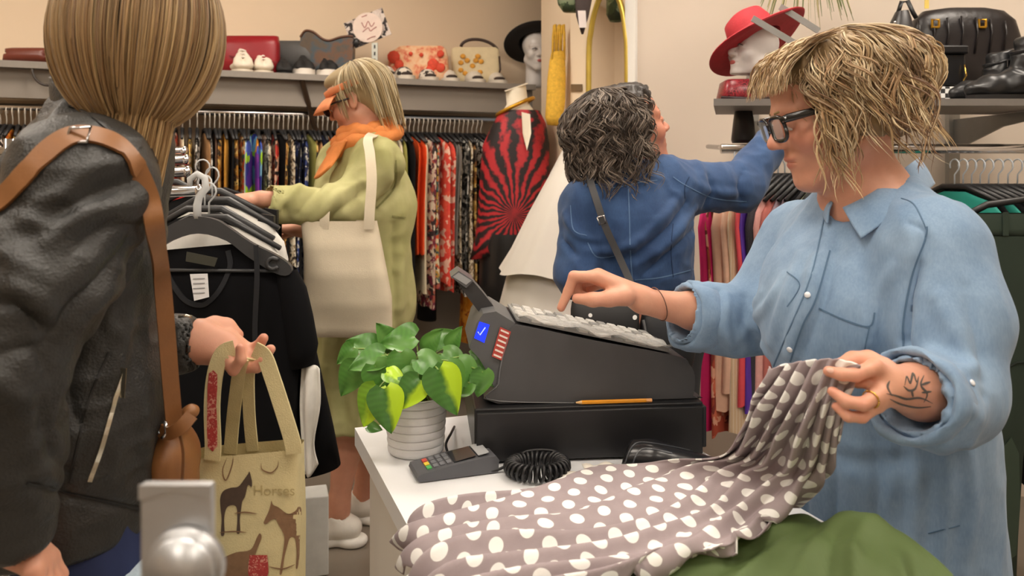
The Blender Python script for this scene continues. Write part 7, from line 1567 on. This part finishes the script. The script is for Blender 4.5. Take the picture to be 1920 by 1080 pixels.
# boots
def boot(px, d, s, label):
    y0 = HZ-(zS-CH)*FPX/d; k = d/FPX*s; c = P(px, y0, d); t_ = thing('ankle_boot', label, 'boot', c, 'black boots on the right shelf'); s_ = SDF(c+V(-0.22, -0.09, -0.01), c+V(0.16, 0.09, 0.26), 0.006)
    s_.chain([c+V(-0.165, 0, 0.034)*s, c+V(-0.11, 0, 0.045)*s, c+V(-0.03, 0, 0.055)*s, c+V(0.05, 0, 0.05)*s], [0.024*s, 0.036*s, 0.042*s, 0.040*s], 0.02); s_.chain([c+V(0.025, 0, 0.06)*s, c+V(0.02, 0, 0.12)*s, c+V(0.035, 0, 0.20)*s], [0.046*s, 0.046*s, 0.052*s], 0.03)
    s_.half(c+V(0, 0, 0.012*s), (0, 0, -1), 0.002); s_.half(c+V(0, 0, 0.205*s), V(-0.2, 0, 1), 0.006); v, q = s_.mesh(1); v = add_noise_folds(v, q, [((14, 14, 30), 0.005, px)]); up = mesh_part('boot_upper', v, q, mat('black_boot_leather', '#1f2022', 0.33, var=0.12), t_)
    pr = [c+V(x, y, 0)*s for x, y in ((-0.19, 0), (-0.175, -0.028), (-0.11, -0.042), (-0.02, -0.036), (0.07, -0.040), (0.092, 0), (0.07, 0.040), (-0.02, 0.036), (-0.11, 0.042), (-0.175, 0.028))]; o = MB().prism(pr, (0, 0, 0.014*s)).build('sole', M_black, t_); auto(o, 0.6)
    for z in (0.10, 0.165): MB().tube([c+V(0.022+0.055*math.cos(a_), 0.055*math.sin(a_), z+0.012*math.cos(a_))*s for a_ in np.linspace(0, 2*math.pi, 25)], 0.008*s, 6, flat=(0.4, (0, 0, 1))).build('ankle_strap', MATS['black_boot_leather'], t_, True)
    MB().tube([c+V(0.035+0.018*math.cos(a_), -0.064, 0.155+0.018*math.sin(a_))*s for a_ in np.linspace(0.78, 0.78+2*math.pi, 5)], 0.0035*s, 6).build('buckle', mat('dark_buckle', '#5d5f62', 0.3, 0.8), t_)
boot(1862, 2.70, 0.80, 'black ankle boot with straps, the rear one of its pair'); boot(1918, 2.60, 0.98, 'black ankle boot with a large buckle, the front one of its pair')
yw_ = thing('yellow_tag', 'yellow ticket hanging above the quilted bag', 'ticket', P(1740, 14, 2.95)); MB().prism([P(1734, -40, 2.95), P(1742, -40, 2.95), P(1742, 16, 2.95), P(1734, 16, 2.95)], (0, 0.003, 0)).build('ticket', mat('yellow_card', '#dcc060', 0.6), yw_)
# spiky plant at the top
hp = thing('spiky_plant', 'green plant with long thin hanging leaves above the red hat', 'plant', P(1515, -60, 2.98)); rl = random.Random(8); Mlf = mat('grass_leaf', '#6f7f4a', 0.5, var=0.2); Mlf2 = mat('grass_leaf_pale', '#b3a878', 0.5, var=0.2)
MB().lathe([(0.0, -0.09), (0.055, -0.09), (0.075, 0.05), (0.07, 0.05), (0.0, 0.04)], Matrix.Translation(P(1515, -95, 2.98)), 20).build('pot', M_white_trim, hp, True)
for k in range(46):
    x1 = 1515+rl.uniform(-92, 92); y1 = rl.uniform(10, 62)-abs(x1-1515)*0.12; c0 = P(1515, -75, 2.98); c2 = P(x1, y1, 2.98+rl.uniform(-0.22, 0.12)); c1 = c0.lerp(c2, 0.45)+V(0, 0, 0.10+rl.uniform(0, 0.05)); MB().tube([Vector(p) for p in catmull([c0, c1, c2], 6)], [0.005, 0.006, 0.007, 0.007, 0.007, 0.006, 0.006, 0.005, 0.005, 0.004, 0.003, 0.002, 0.001], 4, flat=(0.25, (0, 0, 1))).build('leaf', Mlf if k % 3 else Mlf2, hp, True)

# ================================================================ chrome rack on the left, with black tops
rk = thing('garment_rack', 'chrome garment rack behind the woman in leather', 'clothes rack', V(P(150, 0, 2.1).x, 2.1, 0))
bars = [((-30, 366), (374, 358), 2.02), ((-30, 326), (352, 322), 2.22), ((-30, 302), (350, 300), 2.36), ((-30, 284), (346, 284), 2.50)]
for (a_, b_, d_) in bars: MB().tube([P(*a_, d_), P(*b_, d_)], 0.0145, 12).build('arm', M_chrome, rk, True); MB().ball(P(*b_, d_), (0.012, 0.017, 0.017), 12).build('end_cap', M_chrome, rk, True)
for x in (10, 215): 
    xx = P(x, 0, 2.25).x; MB().tube([V(xx, 2.27, 0.03), V(xx, 2.27, 1.40)], 0.016, 12).build('post', M_chrome, rk, True)
    MB().tube([V(xx, 2.0, P(x, 362, 2.02).z), V(xx, 2.55, P(x, 284, 2.5).z)], 0.013, 10).build('cross_bar', M_chrome, rk, True); MB().tube([V(xx, 1.95, 0.02), V(xx, 2.6, 0.02)], 0.016, 10).build('foot', M_chrome, rk, True)
# front hanger with the black knit top
d_ = 1.98; bt = thing('knit_top', 'black knit top with white price tag on the front hanger of the rack', 'garment', P(440, 890, d_)); Mkn = mat('black_knit', '#0b0b0e', 0.95, var=0.15, vscale=20, spec=0.2); M_hg = mat('dark_grey_hanger', '#3d3e40', 0.4)
arms = [(196, 512), (215, 488), (270, 452), (318, 422), (340, 412), (372, 406), (404, 412), (425, 424), (470, 455), (520, 480), (545, 500), (540, 516), (515, 512), (465, 482), (425, 452), (372, 438), (320, 452), (275, 482), (225, 515), (205, 522)]
hgo = MB().prism([P(p[0], p[1], d_-0.008) for p in catmull([(x, y, 0) for x, y in arms], 3, True)], (0, 0.018, 0)).build('hanger', M_hg, bt); auto(hgo, 0.6); MB().tube([P(230, 506, d_), P(520, 508, d_)], 0.0045, 8).build('hanger_bar', M_hg, hgo, True)
MB().tube([P(x, y, d_) for x, y in ((370, 410), (370, 384), (374, 368), (386, 352), (384, 334), (370, 326), (356, 336), (356, 350))], [0.010, 0.010, 0.0095, 0.0095, 0.009, 0.009, 0.008, 0.006], 10).build('hook', hook_mat('clear'), hgo, True); MB().tube([P(512+11*math.cos(a_), 494+10*math.sin(a_), d_-0.012) for a_ in np.linspace(0.6, 5.6, 15)], 0.005, 6).build('strap_notch', M_hg, hgo, True)
bag_loft('cloth', [(300, 470, 470, 455, d_+0.03, .012), (232, 505, 534, 500, d_+0.03, .022), (212, 540, 556, 540, d_+0.03, .034), (212, 600, 566, 600, d_+0.03, .042), (215, 680, 560, 680, d_+0.03, .045), (215, 780, 556, 780, d_+0.03, .048), (215, 880, 560, 880, d_+0.03, .05), (216, 890, 558, 890, d_+0.03, .045)], Mkn, bt, 36, 0.75)
bag_loft('sleeve', [(515, 492, 556, 505, d_+0.03, .03), (522, 540, 574, 540, d_+0.03, .04), (530, 600, 586, 590, d_+0.03, .042), (538, 660, 596, 645, d_+0.03, .04), (545, 690, 590, 682, d_+0.03, .034)], Mkn, bt, 20, 1.0)
nb = obj_bvh([c_ for c_ in bt.children if c_.name.startswith('cloth')][0]); 
for ln in ([(428, 470), (432, 500), (415, 540), (392, 566), (372, 572), (345, 560), (318, 520), (312, 490)],): 
    pp, nn = cast_line(nb, ln, 6, 0.002)
    if len(pp) > 2: a_, b_ = ribbon(pp, nn, 0.012, 0.003); mk('neckline_band', a_, b_, mat('black_ribbed', '#1d1e22', 0.9), bt)
strap('tie_ribbon', [P(480, 460, d_-0.02), P(482, 520, d_-0.03), P(478, 620, d_-0.03), P(482, 700, d_-0.03)], 0.012, 0.002, MATS['black_ribbed'], bt)
o = MB().prism([P(356, 514, d_-0.045), P(389, 513, d_-0.045), P(392, 557, d_-0.045), P(364, 564, d_-0.045)], (0, 0.001, 0)).build('price_tag', mat('white_tag', '#e6e6e8', 0.6), bt)
for k in range(4): MB().prism([P(362, 522+k*9, d_-0.046), P(384, 521+k*9, d_-0.046), P(384, 523+k*9, d_-0.046), P(362, 524+k*9, d_-0.046)], (0, -0.0003, 0)).build('tag_print', mat('tag_print_grey', '#9a9a9e', 0.7), o)
MB().prism([P(350, 472, d_-0.02), P(408, 484, d_-0.02), P(402, 500, d_-0.02), P(348, 490, d_-0.02)], (0, 0.002, 0)).build('neck_label', mat('dark_label', '#3a3a30', 0.7), bt)
# garments behind it
for i, (px, dd_, c, ln, lab) in enumerate(((392, 2.08, CL['white'], 0.72, 'white blouse just behind the black knit top on the rack'), (384, 2.14, CL['black'], 0.85, 'black garment behind the white blouse on the rack'), (398, 2.22, CL['white'], 0.55, 'second white top further back on the rack'), (380, 2.30, CL['black'], 0.8, 'black garment at the back of the rack'), (300, 2.40, CL['red'], 0.6, 'red garment at the very back of the rack'))):
    q = P(px, 358-i*15, dd_); garment('hanging_garment', q, V(0.985, -0.17 if i < 3 else 0.1, 0), ln, c, lab, 'garment', 'garments on the chrome rack', 0.215, 0.014, 0.085, 400+i, 'clear', 0.95, hangcol=M_hg)
# trousers hangers with clips sticking out at the right
for i in range(5):
    dd_ = 2.20+i*0.09; x0, y0_ = 395+i*6, 398-i*11; t_ = thing('clip_hanger', ORD[i]+' black clip hanger from the front, sticking out of the rack by the reaching hand', 'hanger', P(x0+60, y0_+40, dd_), 'clip hangers on the rack'); MB().tube([P(x0, y0_, dd_), P(x0+50, y0_+18, dd_), P(x0+108, y0_+36, dd_)], [0.007, 0.009, 0.008], 6, flat=(0.5, (0, 0, 1))).build('bar', M_black, t_); MB().prism([P(x0+88, y0_+14, dd_-0.01), P(x0+112, y0_+18, dd_-0.01), P(x0+112, y0_+56, dd_-0.01), P(x0+90, y0_+52, dd_-0.01)], (0, 0.02, 0)).build('clip', M_black, t_); MB().prism([P(x0+96, y0_+24, dd_-0.012), P(x0+101, y0_+24, dd_-0.012), P(x0+101, y0_+38, dd_-0.012), P(x0+96, y0_+38, dd_-0.012)], (0, 0.001, 0)).build('clip_spring', M_chrome, t_)
    bag_loft('trousers', [(x0-70, y0_+52, x0+110, y0_+56, dd_, .014), (x0-70, y0_+150, x0+108, y0_+150, dd_, .02), (x0-60, y0_+330, x0+90, y0_+330, dd_, .02)], CL['black'] if i != 1 else CL['navyprint'], t_, 20, 0.7)
# black skirt panel and white papers hanging lower on the rack
bk = thing('black_trousers', 'wide black trouser leg hanging below the rack beside the printed tote', 'trousers', P(600, 885, 2.06)); bag_loft('cloth', [(540, 640, 588, 640, 2.06, .03), (548, 720, 606, 720, 2.06, .035), (556, 800, 624, 800, 2.06, .04), (562, 892, 638, 872, 2.06, .04)], Mkn, bk, 20, 0.8)
wt = thing('white_shirt_tail', 'white shirt tail hanging below the black sleeve on the rack', 'garment', P(580, 890, 2.02)); G = grid_surface([[P(566, 690, 2.01), P(582, 684, 2.0), P(600, 690, 2.01)], [P(562, 760, 2.01), P(580, 752, 1.99), P(602, 756, 2.01)], [P(566, 830, 2.01), P(580, 826, 2.0), P(590, 828, 2.01)], [P(570, 890, 2.01), P(582, 892, 2.0), P(598, 868, 2.01)]], 5, 5); G[..., 1] += 0.008*np.sin(np.arange(G.shape[1])*1.1)[None]; sheet('cloth', G, CL['white'], wt, 0.003)
pb = thing('paper_bag', 'pale grey paper carrier bag on the floor beside the trainers', 'bag', (P(590, 0, 2.62).x, 2.62, 0)); c = V(P(585, 0, 2.62).x, 2.62, 0); MB().box((-0.07, -0.05, 0.002), (0.05, 0.05, 0.26), Matrix.Translation(c) @ Matrix.Rotation(0.3, 4, 'Z'), 0.004).build('bag_body', mat('pale_paper', '#cfd0cc', 0.7), pb)
# ---- rail end of another rack, close to the lens
M_al = mat('brushed_steel', '#c4c6c8', 0.42, 0.85, var=0.04); fr_ = thing('rack_upright', 'blurred steel rack end close to the camera at the lower left', 'rack post', V(P(330, 0, 0.56).x, 0.56, 0)); c = P(330, 1000, 0.56)
A, B_ = P(262, 908, 0.55), P(397, 908, 0.55); MB().box((A.x, 0.55, 0.3), (B_.x, 0.558, A.z), None, 0.002).build('square_post', M_al, fr_); MB().prism([P(262, 908, 0.549), P(397, 908, 0.549), P(397, 936, 0.549), P(330, 916, 0.549), P(262, 936, 0.549)], (0, -0.002, 0)).build('top_fold', M_al, fr_)
x, z = P(330, 1082, 0.53).x, P(330, 1082, 0.53).z; MB().tube([V(x, 0.548, z), V(x, 0.532, z)], 0.0225, 28).build('rail_tube', M_al, fr_, True); MB().tube([V(x, 0.5485, z), V(x, 0.540, z)], 0.0265, 28).build('collar_ring', M_al, fr_, True)
MB().box((A.x-0.1, 0.45, 0.0), (B_.x+0.1, 0.70, 0.03), None, 0.004).build('foot_plate', M_al, fr_); MB().box((A.x+0.005, 0.551, 0.031), (B_.x-0.005, 0.557, 0.2995)).build('lower_post', M_al, fr_)
